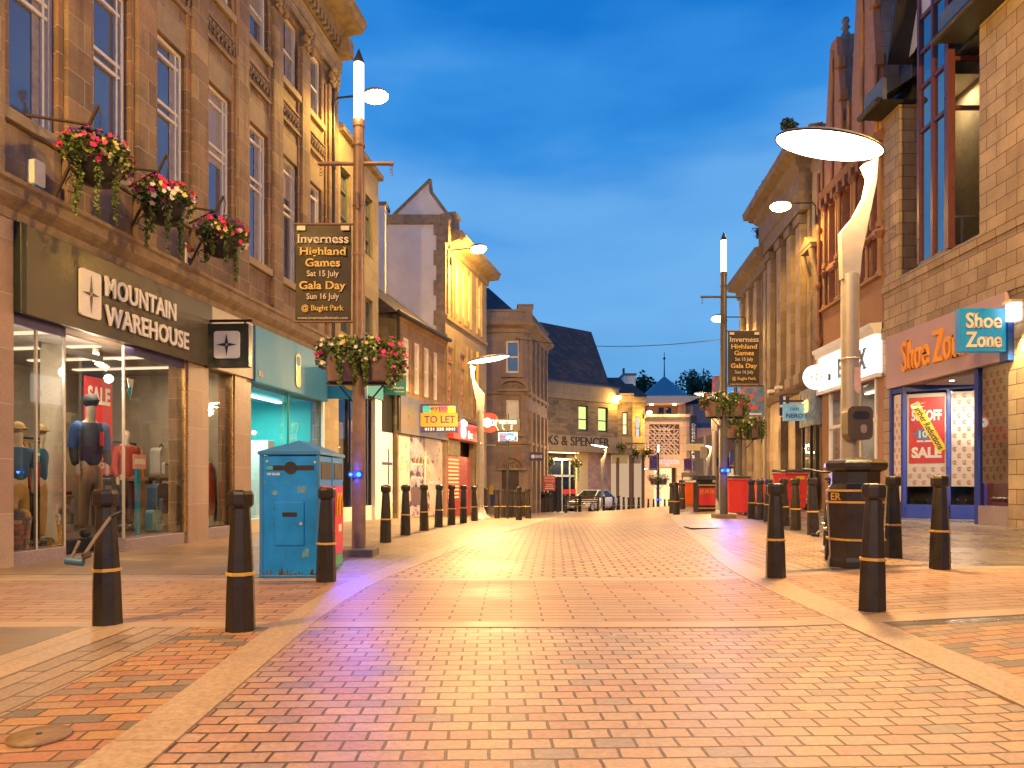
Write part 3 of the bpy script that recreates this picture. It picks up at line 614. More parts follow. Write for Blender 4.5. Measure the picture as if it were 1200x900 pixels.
m = MB(); m.box(0, bw_, -.03, -.02, z0, z0 + .2, nav); m.box(0, bw_, -.03, -.02, z1 - .06, z1, nav); m.box(0, .07, -.03, -.02, z1 - .3, z1 - .06, nav); m.box(bw_ - .07, bw_, -.03, -.02, z1 - .3, z1 - .06, nav)
m.box(.08, .33, -.028, -.02, z1 - .28, z1 - .07, P('cyan_print', (.02, .4, .55))); m.box(.62, .88, -.028, -.02, z1 - .28, z1 - .07, P('pink_print', (.55, .08, .12))); m.box(.92, 1.17, -.028, -.02, z1 - .28, z1 - .07, P('lime_yellow', (.6, .6, .05)))
m.text('TO LET', .12, 1.15, z0 + .32, z0 + .56, -.02, nav, .006, .02, True); m.text('0131 228 3841', .14, 1.14, z0 + .07, z0 + .16, -.03, white, .004, .02); m.text('eypo', .34, .9, z1 - .25, z1 - .1, -.029, nav, .004, .01); m.build('lettering', S)
# ---------- tall building with the white gable
FD = FR((-2.48, 26.1), (.25, 1)); LD = FD.u(570)
D = FD.root('tall_gabled_building', 'tall stone building with a white rendered gable, its front lit yellow', 'building')
dz = lambda px, py: FD.z(px, py)
dw = [(FD.u(a), FD.u(b)) for a, b in ((524.5, 528), (533, 537), (540, 543.5), (547, 550.5), (559, 563))]; dl = [(FD.u(a), FD.u(b)) for a, b in ((523.5, 531.5), (538, 546), (553, 558))]
stoneY = brick('pale_ashlar', [(.40, .31, .19), (.37, .28, .17), (.42, .33, .21)], .6, .3, .005, (.3, .24, .16), stain=.2)
holes = [(a, b, 7.6, 9.5) for a, b in dw] + [(a, b, 3.9, 6.1) for a, b in dl] + [(.15, 3.6, -.6, 2.6)]
m = MB(); m.wall(0, LD, -1.5, 10.6, holes, stoneY, depth=.22, back=.6); m.build('wall', D)
gb = MB()   # gable wall faces the camera: world-aligned, so undo the facade's turn
xl, xr = W(446, 0, 26.1)[0] + 2.48, -.0
def dzz(py): return CH + (HY - py) / F * 26.1
gb.box(xl - 2.5, xr - .32, 0.006, 7, -1.5, dzz(262), render_w)
gb.mesh([((450 - 600) / F * 26.1 + 2.48 - .0, .05, dzz(262)), ((504 - 600) / F * 26.1 + 2.48, .05, dzz(211)), ((505 - 600) / F * 26.1 + 2.48, .05, dzz(225)), ((528 - 600) / F * 26.1 + 2.48, .05, dzz(258)), ((528 - 600) / F * 26.1 + 2.48, .05, dzz(262)),
         ((450 - 600) / F * 26.1 + 2.48, 7, dzz(262)), ((504 - 600) / F * 26.1 + 2.48, 7, dzz(211)), ((505 - 600) / F * 26.1 + 2.48, 7, dzz(225)), ((528 - 600) / F * 26.1 + 2.48, 7, dzz(258)), ((528 - 600) / F * 26.1 + 2.48, 7, dzz(262))],
        [(0, 4, 3, 2, 1), (0, 1, 6, 5), (1, 2, 7, 6), (2, 3, 8, 7), (5, 6, 7, 8, 9)], render_w)
o = gb.build('gable_wall', D); o.rotation_euler = (0, 0, -FD.rot)
m = MB(); m.box((454 - 600) / F * 26.1 + 2.48, -.2, -.06, .3, dzz(263), dzz(252), stoneD); m.box((443 - 600) / F * 26.1 + 2.48, (454 - 600) / F * 26.1 + 2.48, -.5, .2, -1, dzz(247), render_w); m.box((442 - 600) / F * 26.1 + 2.48, (456 - 600) / F * 26.1 + 2.48, -.55, .25, dzz(247), dzz(243), stoneD)
for k in range(14): m.box(-.34 - .1 * (k % 2), 0, -.03, .3, 2.9 + k * .56, 2.9 + k * .56 + .553, stoneD)
ap = [((450 - 600) / F * 26.1 + 2.48, dzz(262)), ((504 - 600) / F * 26.1 + 2.48, dzz(210)), ((505.5 - 600) / F * 26.1 + 2.48, dzz(225)), ((529 - 600) / F * 26.1 + 2.48, dzz(257))]
for (a, b), (c, d) in zip(ap, ap[1:]): m.tube([(a, .03, b), (c, .03, d)], .06, stoneD, 6)
o = m.build('gable_trim', D); o.rotation_euler = (0, 0, -FD.rot)
m = MB(); m.mesh([(0, .1, 10.6), (LD, .1, 10.6), (LD, .9, 11.0), (0, .9, 11.0)], [(0, 1, 2, 3)], slate); m.build('roof', D)
m = MB(); m.sweep([(0, 9.75), (.08, 9.78), (.1, 10.0), (.45, 10.12), (.5, 10.3), (.55, 10.42), (0, 10.55)], [(.3, 0), (LD, 0), (LD, 2)], stoneD); m.build('cornice', D); m = MB(); m.box(.0, .45, -.12, .3, 9.9, 11.0, stoneD); m.build('parapet_block', D); m = MB(); m.box(1.2, 1.8, .05, .7, 10.5, 11.35, stoneD); m.box(1.15, 1.85, .0, .75, 11.35, 11.5, stoneD); m.build('chimney', D); m = MB()
m.sweep([(0, 7.05), (.08, 7.08), (.08, 7.2), (0, 7.25)], [(0, 0), (LD, 0)], stoneY); m.build('string_course', D); m = MB(); m.sweep([(0, 3.3), (.2, 3.36), (.26, 3.5), (0, 3.62)], [(0, 0), (LD, 0)], stoneD); m.build('shop_cornice', D)
for u_ in (3.05, 4.3): m = MB(); m.box(u_, u_ + .24, -.2, 0, 2.9, 3.295, stoneD); m.build('console', D)
for a, b in dw: window(D, a, b, 7.6, 9.5, .05, pm=paned, rails=(.5,), fw=.07)
post = P('window_poster_print', (.5, .32, .2), .5, var=.5, sc=4, speck=((.45, .05, .03), 5, .55))
for a, b in dl: window(D, a, b, 3.9, 6.1, .05, fm=stoneY, pm=post, rails=(.75,), fw=.07)
m = MB()
for u_ in [q for a, b in dw for q in (a - .12, b + .03)] + [q for a, b in dl for q in (a - .14, b + .04)]: m.box(u_, u_ + .09, -.07, 0, 7.3 if u_ in [r for a, b in dw for r in (a - .12, b + .03)] else 3.7, 9.7 if u_ in [r for a, b in dw for r in (a - .12, b + .03)] else 6.5, stoneY)
m.build('pilaster', D)
red = P('red_shutter', (.62, .06, .02), .4, var=.1); redl = P('red_fascia', (.55, .035, .02), .35, var=.08, emit=(1, .1, .03), es=.18); orl = E('shutter_glow', (1, .36, .12), 1.5)
m = MB()
for k in range(26): m.box(.2, 3.2, .02 + .015 * (k % 2), .06, -.6 + k * .1, -.503 + k * .1, red)
m.box(.2, 1.7, -.015, .0, 2.0, 2.58, P('panel_print', (.3, .25, .1), .5, var=.7, sc=6)); m.build('roller_shutter', D)
m = MB()
for k in range(11): m.box(.35, 1.55, -.01, .01, .35 + k * .145, .42 + k * .145, orl)
m.build('lit_slats', D)
S = FD.root('shop_sign', 'glowing red fascia with a white emblem above the red shutter', 'shop sign'); m = MB(); m.box(.05, 3.5, -.3, -.02, 2.62, 3.28, redl); m.build('board', S)
wl = E('white_sign_light', (1, .85, .75), 2.6); m = MB(); m.ext(rrect(.95, 1.45, 2.68, 3.2, .2), -.34, -.3, wl); m.lathe([(.001, 3.12), (.16, 3.16), (.14, 3.3), (.001, 3.42)], 1.2, -.32, wl, 10); m.text('lx', 1.85, 2.4, 2.72, 3.0, -.3, wl, .02, .03); m.build('emblem', S)
x, y, z = W(562, 505, 29.6); S = thing('projecting_sign', 'red rounded illuminated sign with white letters beside the fingerpost', 'hanging sign', (x, y, 0))
m = MB(); m.ext(rrect(0, .82, 3.06, 3.9, .38, 6), -.08, .08, redl); m.build('board', S); m = MB(); m.lathe([(.17, -.02), (.2, 0), (.17, .02)], 0, 0, wl, 14); o = m.build('emblem', S, (.33, -.09, 3.48), (math.radians(90), 0, 0)); m = MB(); m.text('x', .54, .76, 3.36, 3.6, -.08, wl, .02, .04); m.build('lettering', S)
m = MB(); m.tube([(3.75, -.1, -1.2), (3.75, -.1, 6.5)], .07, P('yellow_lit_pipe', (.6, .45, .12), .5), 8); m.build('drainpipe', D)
# ---------- rounded corner building
stoneE = brick('sandstone_pink', [(.35, .25, .165), (.39, .28, .18), (.33, .24, .17)], .7, .32, .005, (.28, .2, .14), stain=.2)
Er = thing('corner_building', 'sandstone corner building with a rounded parapet and an arched doorway', 'building', (-1.58, 38, 0), 0)
ez = lambda py, d=38: CH + (HY - py) / F * d
ex = lambda px, d=38: (px - CX) / F * d + 1.58
ed = (1.95 - .79, 5.2); el = math.hypot(*ed); esd = (ed[0] / el, ed[1] / el)
pth = [(-.3, 0), (1.95, 0), (2.2, .06), (2.4, .2), (2.5, .4), (2.5 + esd[0] * 6, .4 + esd[1] * 6)]
zt = 9.7
w1 = (ex(593), ex(609), ez(437), ez(399)); w2 = (ex(593), ex(610), ez(506), ez(468)); dr = (ex(588), ex(611.5), -1.2, ez(551))
m = MB(); m.wall(-.3, 1.95, -2, zt, [w1, w2, dr], stoneE, depth=.25)
sidew = []
for k in range(4): sidew.append((.55 + k * 1.3, 1.15 + k * 1.3))
fs_ = FR((-1.58 + 2.5, 38.4), esd); fsr = fs_.rot
m.build('wall', Er)
m = MB(); hl = [(a, b, ez(452), ez(405)) for a, b in sidew] + [(a, b, 1.0, 4.6) for a, b in sidew]; m.wall(0, 6, -2, zt, hl, stoneE, depth=.2, back=5); o = m.build('side_wall', Er, (2.5, .4, 0), fsr)
m = MB()
for (a, b), (c, d) in zip(pth[1:4], pth[2:5]): m.face([(a, b, -2), (c, d, -2), (c, d, zt), (a, b, zt)], stoneE, True)
m.build('rounded_corner', Er)
for a, b in sidew:
    for q in ((ez(452), ez(405)), (1.0, 4.6)):
        ww = window(Er, 0, b - a, q[0], q[1], 0, rails=(.5,)); ww.location = (2.5 + esd[0] * a - .12 * esd[1] * 0 - esd[1] * .12, .4 + esd[1] * a + esd[0] * .12, q[0]); ww.rotation_euler = (0, 0, fsr)
for k in range(5):
    m = MB(); m.box(-.14, .14, -.14, 0, -1.2, 4.9, stoneE); m.box(-.12, .12, -.12, 0, 5.6, 9.2, stoneE); u_ = .28 + k * 1.28
    m.build('pilaster', Er, (2.5 + esd[0] * u_, .4 + esd[1] * u_, 0), fsr)
litp = P('lit_blind', (.6, .55, .45), .6, emit=(1, .7, .4), es=.12)
window(Er, *w1, .12, rails=(.5,), bars=(), fw=.1); window(Er, *w2, .12, rails=(.3,), pm=litp, fw=.1)
m = MB()
for a, b, c, d in (w1, w2):
    m.box(a - .18, a - .005, -.05, .02, c - .1, d + .2, stoneE); m.box(b + .005, b + .18, -.05, .02, c - .1, d + .2, stoneE); m.box(a - .18, b + .18, -.06, .02, d + .205, d + .4, stoneE); m.box(a - .25, b + .25, -.14, .02, c - .25, c - .105, stoneE)
m.build('window_surround', Er)
m = MB(); cx_ = (w1[0] + w1[1]) / 2; zb = ez(456)
arch = [(cx_ + .82 * math.cos(t), zb + .55 * math.sin(t)) for t in [math.pi * i / 14 for i in range(15)]]; inn = [(cx_ + .68 * math.cos(t), zb + .43 * math.sin(t)) for t in [math.pi * i / 14 for i in range(15)]]
for i in range(14): m.ext([arch[i], arch[i + 1], inn[i + 1], inn[i]], -.22, 0, stoneE)
m.box(cx_ - .85, cx_ + .85, -.24, 0, zb - .14, zb, stoneE); m.box(cx_ - .66, cx_ + .66, -.06, 0, zb, zb + .25, stoneD); m.build('pediment', Er)
m = MB(); cd_ = (dr[0] + dr[1]) / 2; zb = dr[3]
for i in range(14):
    p = [(cd_ + r * math.cos(t), zb + .12 + r * .95 * math.sin(t)) for r, t in ((.75, math.pi * i / 14), (.75, math.pi * (i + 1) / 14), (.56, math.pi * (i + 1) / 14), (.56, math.pi * i / 14))]; m.ext(p, -.14, 0, P('red_sandstone', (.36, .19, .13), .8))
m.box(cd_ - .8, cd_ + .8, -.12, 0, zb, zb + .12, stoneLt)
for k in range(16): m.ball((cd_ + random.uniform(-.42, .42), -.03, zb + .16 + random.random() * .3), .07, stoneD, 5)
m.build('door_arch', Er)
dw_ = P('dark_wood_door', (.06, .03, .025), .5); m = MB(); m.box(dr[0], dr[1], .1, .16, -1.2, dr[3], dw_)
for i in range(2):
    for j in range(3): m.box(dr[0] + .08 + i * .48, dr[0] + .46 + i * .48, .08, .1, -.6 + j * .72, -.05 + j * .72, dw_)
m.build('door', Er)
m = MB(); m.sweep([(0, 9.05), (.1, 9.1), (.12, 9.3), (.4, 9.45), (.45, 9.65), (0, 9.7)], pth, stoneE); m.build('cornice', Er); m = MB(); m.sweep([(0, 9.7), (.02, 9.7), (.02, 10.2), (.08, 10.22), (.08, 10.34), (-.2, 10.34), (-.2, 9.7)], pth, stoneE); m.build('parapet', Er); m = MB(); m.sweep([(0, 5.72), (.1, 5.75), (.12, 5.92), (0, 5.95)], pth, stoneE); m.build('string_course', Er); m = MB(); m.sweep([(0, 3.0), (.08, 3.05), (.08, 3.2), (0, 3.25)], pth, stoneE); m.build('string_course', Er)
m = MB(); m.box(1.9, 2.7, .1, .9, 9.7, ez(358), stoneE); m.box(1.85, 2.75, .05, .95, ez(358), ez(356), stoneD); m.build('parapet_block', Er)
m = MB(); m.mesh([(-.3, .3, 9.9), (2.2, .3, 9.9), (3.6, 6, 9.9), (-.3, 6, 9.9), (-.3, 3, 12.4), (.2, 3.2, 12.4)], [(0, 1, 5, 4), (1, 2, 5), (2, 3, 4, 5)], slate); m.build('roof', Er)
m = MB(); m.box(ex(573), ex(578), -.06, -.0, .3, .8, yel); m.build('alarm_box', Er); m = MB(); m.box(ex(575), ex(582), -.04, 0, -.5 + .2, .55, nav); m.build('wall_plaque', Er); m = MB(); m.box(ex(570), ex(581), -.03, 0, 2.95, 3.12, white); m.build('street_nameplate', Er)
x, y, z = W(621, 530, 37.6); S = thing('projecting_sign', 'small navy bank sign with white marks on the corner building', 'hanging sign', (x, y, 0)); m = MB(); m.box(0, .72, -.06, .06, 2.12, 2.58, nav); m.build('board', S); m = MB(); m.lathe([(.11, 0), (.11, .01)], 0, 0, white, 12); m.build('emblem', S, (.16, -.06, 2.35), (math.radians(90), 0, 0)); m = MB(); m.text('BANK', .3, .66, 2.27, 2.43, -.06, white, .006, .02); m.build('lettering', S)

# ---------- department store with the steep roof
FM = FR((2.17, 48), (1.3, 1)); LM = FM.u(723.5)
stoneM = brick('rough_stone_blocks', [(.29, .21, .12), (.25, .18, .11), (.32, .24, .14), (.2, .15, .1)], .55, .17, .012, (.2, .15, .1), stain=.35, bump=.9)
smoothM = brick('smooth_stone_panels', [(.36, .28, .17), (.39, .3, .19)], 1.0, 2.4, .01, (.2, .15, .1), stain=.2)
M_ = FM.root('department_store', 'stone store lettered MARKS & SPENCER with a huge steep brown roof', 'building')
mz = lambda px, py: FM.z(px, py)
mw = [(FM.u(678), FM.u(689.5)), (FM.u(701), FM.u(712.5))]
zso = mz(650, 528.5); zup = mz(650, 509); ztop = mz(660, 449)
m = MB(); m.wall(-4, LM, zup, ztop - 1.1, [(a, b, mz(689, 505), mz(683, 475)) for a, b in mw], stoneM, depth=.3, back=8); m.build('wall', M_)
m = MB(); m.box(-4, LM + .03, -.05, 8, zso, zup - .003, smoothM); m.box(-4, LM + .05, -.12, .3, ztop - 1.1, ztop, smoothM); m.box(-4, LM + .1, -.2, .3, ztop, ztop + .12, lead); m.build('stone_band', M_)
litg = E('lit_office_window', (.75, .85, .28), .75)
for a, b in mw:
    window(M_, a, b, mz(689, 505), mz(683, 475), .15, fm=darkmetal, pm=litg, rails=(.45,), fw=.09)
m = MB(); zr = mz(660, 448); zrt = FM.z(660, 383, 3.2)
m.mesh([(-4, .1, ztop + .1), (FM.u(717), .1, ztop + .1), (FM.u(693, 3.2), 3.2, zrt), (-4, 3.2, zrt + .1), (FM.u(717), 8, ztop + .1), (FM.u(693, 3.2), 8, zrt)], [(0, 1, 2, 3), (1, 4, 5, 2)], slateb); m.build('roof', M_)
# recessed entrance under the first floor
cw_ = P('cream_entrance_wall', (.62, .47, .26), .6, var=.06)
ul = FM.u(698)
m = MB(); m.box(-4, LM - .4, 3.2, 3.3, -3, zso, cw_); m.box(ul - .0, ul + .4, 1.2, 3.2, -3, zso, cw_); m.box(FM.u(676, 1.2), ul, 1.2, 1.4, -3, zso, cw_); m.box(ul + .41, LM + .6, 1.25, 1.4, -3, zso, P('pink_display', (.42, .27, .22), .4, var=.4, sc=2)); m.box(ul + .5, LM, .5, .54, -3, -.6, darkmetal); m.box(-4, LM, 3.2, 8, -3, zso - .01, stoneM); m.build('entrance_wall', M_)
m = MB(); m.box(.2, 4.2, 1.0, 1.06, zso - .06, zso - .03, E('soffit_light', (1, .82, .45), 5)); m.build('soffit_light', M_)
lamp('AREA', 'soffit_lamp', FM.w(2.4, 1.2, zso - .1), 260, (1, .78, .42), 1.6, rot=(0, 0, 0)); 
alud = P('door_frame', (.55, .5, .42), .4, .3)
m = MB()
for u_ in (-.6, FM.u(658, 1.4) , FM.u(667, 1.4), FM.u(676, 1.4)): m.box(u_ - .04, u_ + .04, 1.3, 1.4, -3, 2.6, alud)
m.box(-.6, FM.u(676, 1.4), 1.3, 1.4, 1.35, 1.5, alud); m.box(-.6, FM.u(676, 1.4), 1.3, 1.4, 2.55, 2.7, alud); m.box(FM.u(658, 1.4), FM.u(676, 1.4), 1.32, 1.38, .1, .45, P('red_door_band', (.6, .04, .03))); m.build('door_frame', M_)
g = MB(); g.face([(-.6, 1.38, -3), (FM.u(676, 1.4), 1.38, -3), (FM.u(676, 1.4), 1.38, 2.6), (-.6, 1.38, 2.6)], paned); g.build('door_glass', M_)
m = MB(); dkl = P('dark_letters', (.05, .04, .035), .5); kx = FM.u(641); m.text('KS & SPENCER', kx, FM.u(713), zso + .42, zso + 1.08, -.05, dkl, .06, .0); m.text('MAR', kx - 1.75, kx - .12, zso + .42, zso + 1.08, -.05, dkl, .06, .0); m.build('lettering', M_)
# the store's two stepped bays further along
for k, (p0, p1, d0, wx) in enumerate(((723.5, 741, 53.2, (729, 735.5)), (741, 755.5, 56, (744.5, 750.5)))):
    x0, x1 = (p0 - CX) / F * d0, (p1 - CX) / F * d0; fb = thing('store_bay', ('stepped stone bay with one warm lit window beside the big brown roof', 'farthest stepped stone bay of the store, next to the shopping centre portal')[k], 'building', (x0, d0, 0))
    zz = lambda py: CH + (HY - py) / F * d0
    wa, wb = (wx[0] - p0) / F * d0, (wx[1] - p0) / F * d0; wd_ = x1 - x0
    m = MB(); m.wall(-.6, wd_, zz(533), zz(470), [(wa, wb, zz(510 + 3 * k), zz(483 + 5 * k))], stoneM, depth=.25, back=6); m.box(-.6, wd_ + .1, -.1, .2, zz(471), zz(461 + 4 * k), smoothM)
    m.box(-.2, wd_ + .02, -.06, 0, zz(519), zz(512), smoothM); m.build('wall', fb)
    window(fb, wa, wb, zz(510 + 3 * k), zz(483 + 5 * k), .12, fm=darkmetal, pm=(E('lit_window_cream', (1, .75, .4), .9) if k == 0 else E('lit_window_pale', (.8, .75, .75), .6)), rails=(.45,), fw=.07)
    m = MB(); m.mesh([(-.6, -.15, zz(464)), (wd_ + .2, -.15, zz(464)), (wd_ - .5, 2.8, zz(436 + 8 * k)), (-.6, 2.8, zz(436 + 8 * k)), (wd_ + .2, 6, zz(464)), (wd_ - .5, 6, zz(436 + 8 * k))], [(0, 1, 2, 3), (1, 4, 5, 2)], slateb); m.build('roof', fb)
    m = MB(); m.mesh([(-.4, -.1, zz(522)), (wd_ * .9, -.1, zz(522)), (wd_ * .75, .5, zz(543)), (-.4, .5, zz(543))], [(0, 1, 2, 3)], cream); m.build('canopy', fb)
    m = MB()
    for q in (.08, .95): m.box(wd_ * q - .1, wd_ * q + .1, .3, .6, -3, zz(533), P('brown_pillar', (.13, .075, .05), .6))
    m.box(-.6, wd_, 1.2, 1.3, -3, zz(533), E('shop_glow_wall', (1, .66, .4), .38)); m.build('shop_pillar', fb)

# ---------- shopping centre portal
GD = 80.0
gx = lambda px: (px - 781) / F * GD
gzz = lambda py: CH + (HY - py) / F * GD
G = thing('shopping_centre', 'peach stone portal with a conical blue roof, lattice screen and spire', 'building', ((781 - CX) / F * GD, GD, 0))
peach = brick('peach_stone', [(.52, .36, .26), (.56, .40, .29), (.5, .35, .26)], 1.3, .9, .02, (.3, .2, .15), stain=.12, bump=.2)
rosew = brick('rose_block', [(.4, .26, .22), (.36, .24, .2)], .6, .3, .02, (.3, .2, .18), stain=.15)
m = MB(); m.wall(gx(755), gx(808), -4, gzz(486), [(gx(761), gx(796.5), gzz(532.5), gzz(497)), (gx(766), gx(793), -4, gzz(548))], peach, depth=.6, back=8); m.box(gx(753), gx(808.5), -.3, 0, gzz(489), gzz(485.6), peach); m.build('wall', G)
m = MB(); m.box(gx(756), gx(816), 1.5, 9, gzz(486), gzz(474), rosew); m.box(gx(797), gx(806), 1.0, 1.5, gzz(486), gzz(472), peach)
for p in (775, 784): m.box(gx(p), gx(p + 6), 1.45, 1.5, gzz(486), gzz(476), paned)
m.build('upper_storey', G)
m = MB(); m.ext([(gx(756), gzz(474)), (gx(800), gzz(473.5)), (gx(817), gzz(467)), (gx(817), gzz(465)), (gx(751), gzz(465)), (gx(751), gzz(467.5))], -1, 10, P('pale_soffit', (.7, .55, .42), .6)); m.build('canopy_slab', G)
cop = P('blue_lead_roof', (.16, .30, .36), .5, .2, var=.12, sc=3); m = MB(); m.lathe([(gx(813), gzz(465.5)), (gx(813), gzz(461.5)), (gx(811.5), gzz(460.5)), (.12, gzz(435.5))], 0, 4, cop, 28, False, 0, .98, .95)
for k in range(28):
    a = 2 * math.pi * k / 28; m.tube([(gx(808.5) * .98 * math.cos(a), 4 + gx(808.5) * .95 * math.sin(a), gzz(460)), (0, 4, gzz(437.3))], .05, cop, 4)
gax = (778.5 - CX) / F * 84 - (781 - CX) / F * GD; m.build('conical_roof', G, (gax, 0, 0))
m = MB(); m.tube([(gax, 4, gzz(438)), (gax, 4, gzz(411) + .6)], [.09, .03], darkmetal, 6); m.ball((gax, 4, gzz(417) + .4), .16, darkmetal, 6); m.build('spire', G)
m = MB(); scr = P('lattice_screen', (.55, .42, .36), .5); a0, a1, b0, b1 = gx(761.3), gx(796.2), gzz(532.3), gzz(497.2); wS, hS = a1 - a0, b1 - b0
rr = random.Random(5)
m.box(a0, a1, .35, .36, b0, b1, P('screen_back', (.2, .1, .08), .8))
for k in range(-6, 7):
    for sg in (1, -1):
        p0 = (a0 + wS / 2 + k * wS / 6.5, b0); pts = []
        t0 = 0; 
        x_, z_ = p0
        # clip the diagonal to the opening
        ts = [t for t in [i * .1 for i in range(0, 60)] if a0 <= x_ + sg * t <= a1 and z_ + t <= b1]
        if len(ts) > 3:
            c0, c1 = ts[0], ts[-1]
            if rr.random() < .8: m.tube([(x_ + sg * c0, .2, z_ + c0), (x_ + sg * c1, .2, z_ + c1)], .075, scr, 4, True, False)
for k in range(1, 6): m.box(a0 + wS * k / 6 - .04, a0 + wS * k / 6 + .04, .18, .22, b0, b1, scr); m.box(a0, a1, .17, .21, b0 + hS * k / 6 - .04, b0 + hS * k / 6 + .04, scr)
m.build('lattice_screen', G)
m = MB(); m.text('Eastgate', gx(765), gx(796), gzz(546.5), gzz(536), -.02, P('lilac_letters', (.55, .42, .5), .5, emit=(.6, .4, .6), es=.15), .08, .03); m.build('lettering', G)
m = MB(); m.box(gx(765), gx(794), 3, 3.1, -4, gzz(548), E('mall_glow', (1, .72, .36), .85)); m.box(gx(779), gx(780), 2.8, 3, -4, gzz(548), white); m.build('lit_entrance', G)
m = MB(); m.box(gx(809), gx(880), 2, 8, -4, gzz(500), rosew); m.box(gx(812), gx(900), 3, 8, gzz(500), gzz(470), P('slate_cladding', (.1, .12, .2), .5)); m.box(gx(809), gx(880), 1.9, 2, gzz(552), gzz(545), orl if False else P('warm_canopy', (.5, .25, .12), .5)); m.build('side_wing', G)
S = thing('vertical_sign', 'tall dark vertical sign with stacked white capitals by the peach portal', 'sign', ((812.5 - CX) / F * 79, 79, 0)); vz = lambda py: CH + (HY - py) / F * 79
m = MB(); m.box(-.36, .36, -.1, .1, vz(541), vz(487), P('sign_charcoal', (.03, .03, .045))); m.build('board', S); m = MB()
for i, ch_ in enumerate('DEBENHAMS'): m.text(ch_, -.2, .2, vz(500 + i * 4.6) - .0, vz(496.6 + i * 4.6), -.1, white, .01, .01)
m.build('lettering', S)
# ---------- plants and trees
leafs = [P('leaf_' + n, c, .55, var=.3, sc=3) for n, c in (('deep', (.045, .095, .022)), ('mid', (.09, .17, .035)), ('lime', (.22, .30, .07)), ('dry', (.15, .18, .06)))]
treel = [P('tree_leaf_' + n, c, .6, var=.3, sc=1) for n, c in (('dark', (.02, .045, .03)), ('mid', (.035, .07, .04)), ('pale', (.06, .1, .05)))]
bark = P('bark', (.07, .05, .035), .9)
def leafcloud(mb, blobs, n, size, mats, rnd, flat=.5):
    for i in range(n):
        c, r = rnd.choice(blobs)
        while True:
            p = Vector((rnd.uniform(-1, 1), rnd.uniform(-1, 1), rnd.uniform(-1, 1)))
            if .25 < p.length < 1: break
        p = Vector((c[0] + p.x * r[0], c[1] + p.y * r[1], c[2] + p.z * r[2]))
        a = Vector((rnd.gauss(0, 1), rnd.gauss(0, 1), rnd.gauss(0, .6))).normalized(); b = a.cross(Vector((rnd.gauss(0, 1), rnd.gauss(0, 1), rnd.gauss(0, 1)))).normalized()
        s_ = size * rnd.uniform(.6, 1.3); mb.face([p - a * s_, p + b * s_ * flat, p + a * s_, p - b * s_ * flat], rnd.choice(mats))
def tree(px, d, ptop, pw, label, seed):
    rnd = random.Random(seed); x = (px - CX) / F * d; zt_ = CH + (HY - ptop) / F * d; r = pw / F * d / 2; zb_ = gz(x, d)
    t = thing('tree', label, 'tree', (x, d, zb_), 0, 'trees beyond the shopping centre')
    h = zt_ - zb_; m = MB(); m.tube([(0, 0, 0), (.1, 0, h * .4), (-.1, 0, h * .8)], [.35, .25, .08], bark, 8)
    for k in range(5): a = k * 1.3; m.tube([(0, 0, h * (.35 + .08 * k)), (r * .6 * math.cos(a), r * .6 * math.sin(a), h * (.5 + .08 * k))], [.13, .04], bark, 5)
    m.build('trunk', t); m = MB()
    bl_ = [((rnd.uniform(-.65, .65) * r, rnd.uniform(-.6, .6) * r, h * rnd.uniform(.5, .9)), (r * rnd.uniform(.3, .5),) * 2 + (h * rnd.uniform(.07, .12),)) for k in range(15)] + [((0, 0, h * .88), (r * .4, r * .4, h * .12))]
    leafcloud(m, bl_, 4200, .3, treel, rnd); m.build('crown', t)
tree(753, 110, 434, 40, 'dark tree left of the conical blue roof', 1); tree(803, 112, 434, 46, 'dark tree right of the spire, its crown nearest the cone', 2); tree(826, 115, 431, 44, 'dark tree behind the lamp column with the banner', 3)
# hills of roofs behind: one grey roof between store and portal
S = thing('distant_house', 'pale block with a small chimney rising behind the store roofs', 'building', ((731 - CX) / F * 66, 66, 0)); m = MB(); m.box(0, 1.1, 0, 3, -2, CH + (HY - 440) / F * 66, white); m.build('wall', S); m = MB(); m.box(-.1, 1.2, -.1, 3.1, CH + (HY - 440) / F * 66, CH + (HY - 437.5) / F * 66, lead); m.box(-.05, .12, .2, .5, CH + (HY - 437.5) / F * 66, CH + (HY - 431) / F * 66, darkmetal); m.build('roof', S)

# ================================================================== RIGHT SIDE
stoneR = brick('buff_blocks', [(.38, .28, .175), (.43, .33, .21), (.34, .25, .16), (.41, .315, .21)], .55, .28, .009, (.1, .06, .035), stain=.35, bump=.5)
FR1 = FR((9.4, 17.7), (0, -1)); R1 = FR1.root('shoe_shop_building', 'buff stone block building with a tall recessed window above the shoe shop', 'building')
u_n, u_f = 17.7 - 14.07, .7           # upper recess
ush = 17.7 - 13.25; ufar = 17.7 - 17.38
m = MB(); m.wall(0, 18, -.5, 10.15, [(u_f, u_n, 5.95, 10.15), (ufar, ush, 0, 3.27)], stoneR, depth=.5, back=None); m.face([(0, 0, -.5), (0, 0, 10.15), (0, 8, 10.15), (0, 8, -.5)], stoneR); m.face([(18, 0, -.5), (18, 8, -.5), (18, 8, 10.15), (18, 0, 10.15)], stoneR); m.face([(u_f, .49, 5.9), (u_f, .49, 12), (u_f, 2.5, 12), (u_f, 2.5, 5.9)], stoneR); m.build('wall', R1)
m = MB(); m.sweep([(0, 5.72), (.04, 5.72), (.06, 5.92), (.0, 5.95)], [(0, 0), (18, 0)], stoneR); m.box(u_f + .01, u_n - .01, .01, .49, 5.951, 5.97, lead); m.build('string_course', R1)
m = MB(); m.sweep([(0, 4.57), (.06, 4.57), (.06, 4.84), (.0, 4.87)], [(-.02, 0), (18, 0)], stoneR); m.build('ledge', R1)
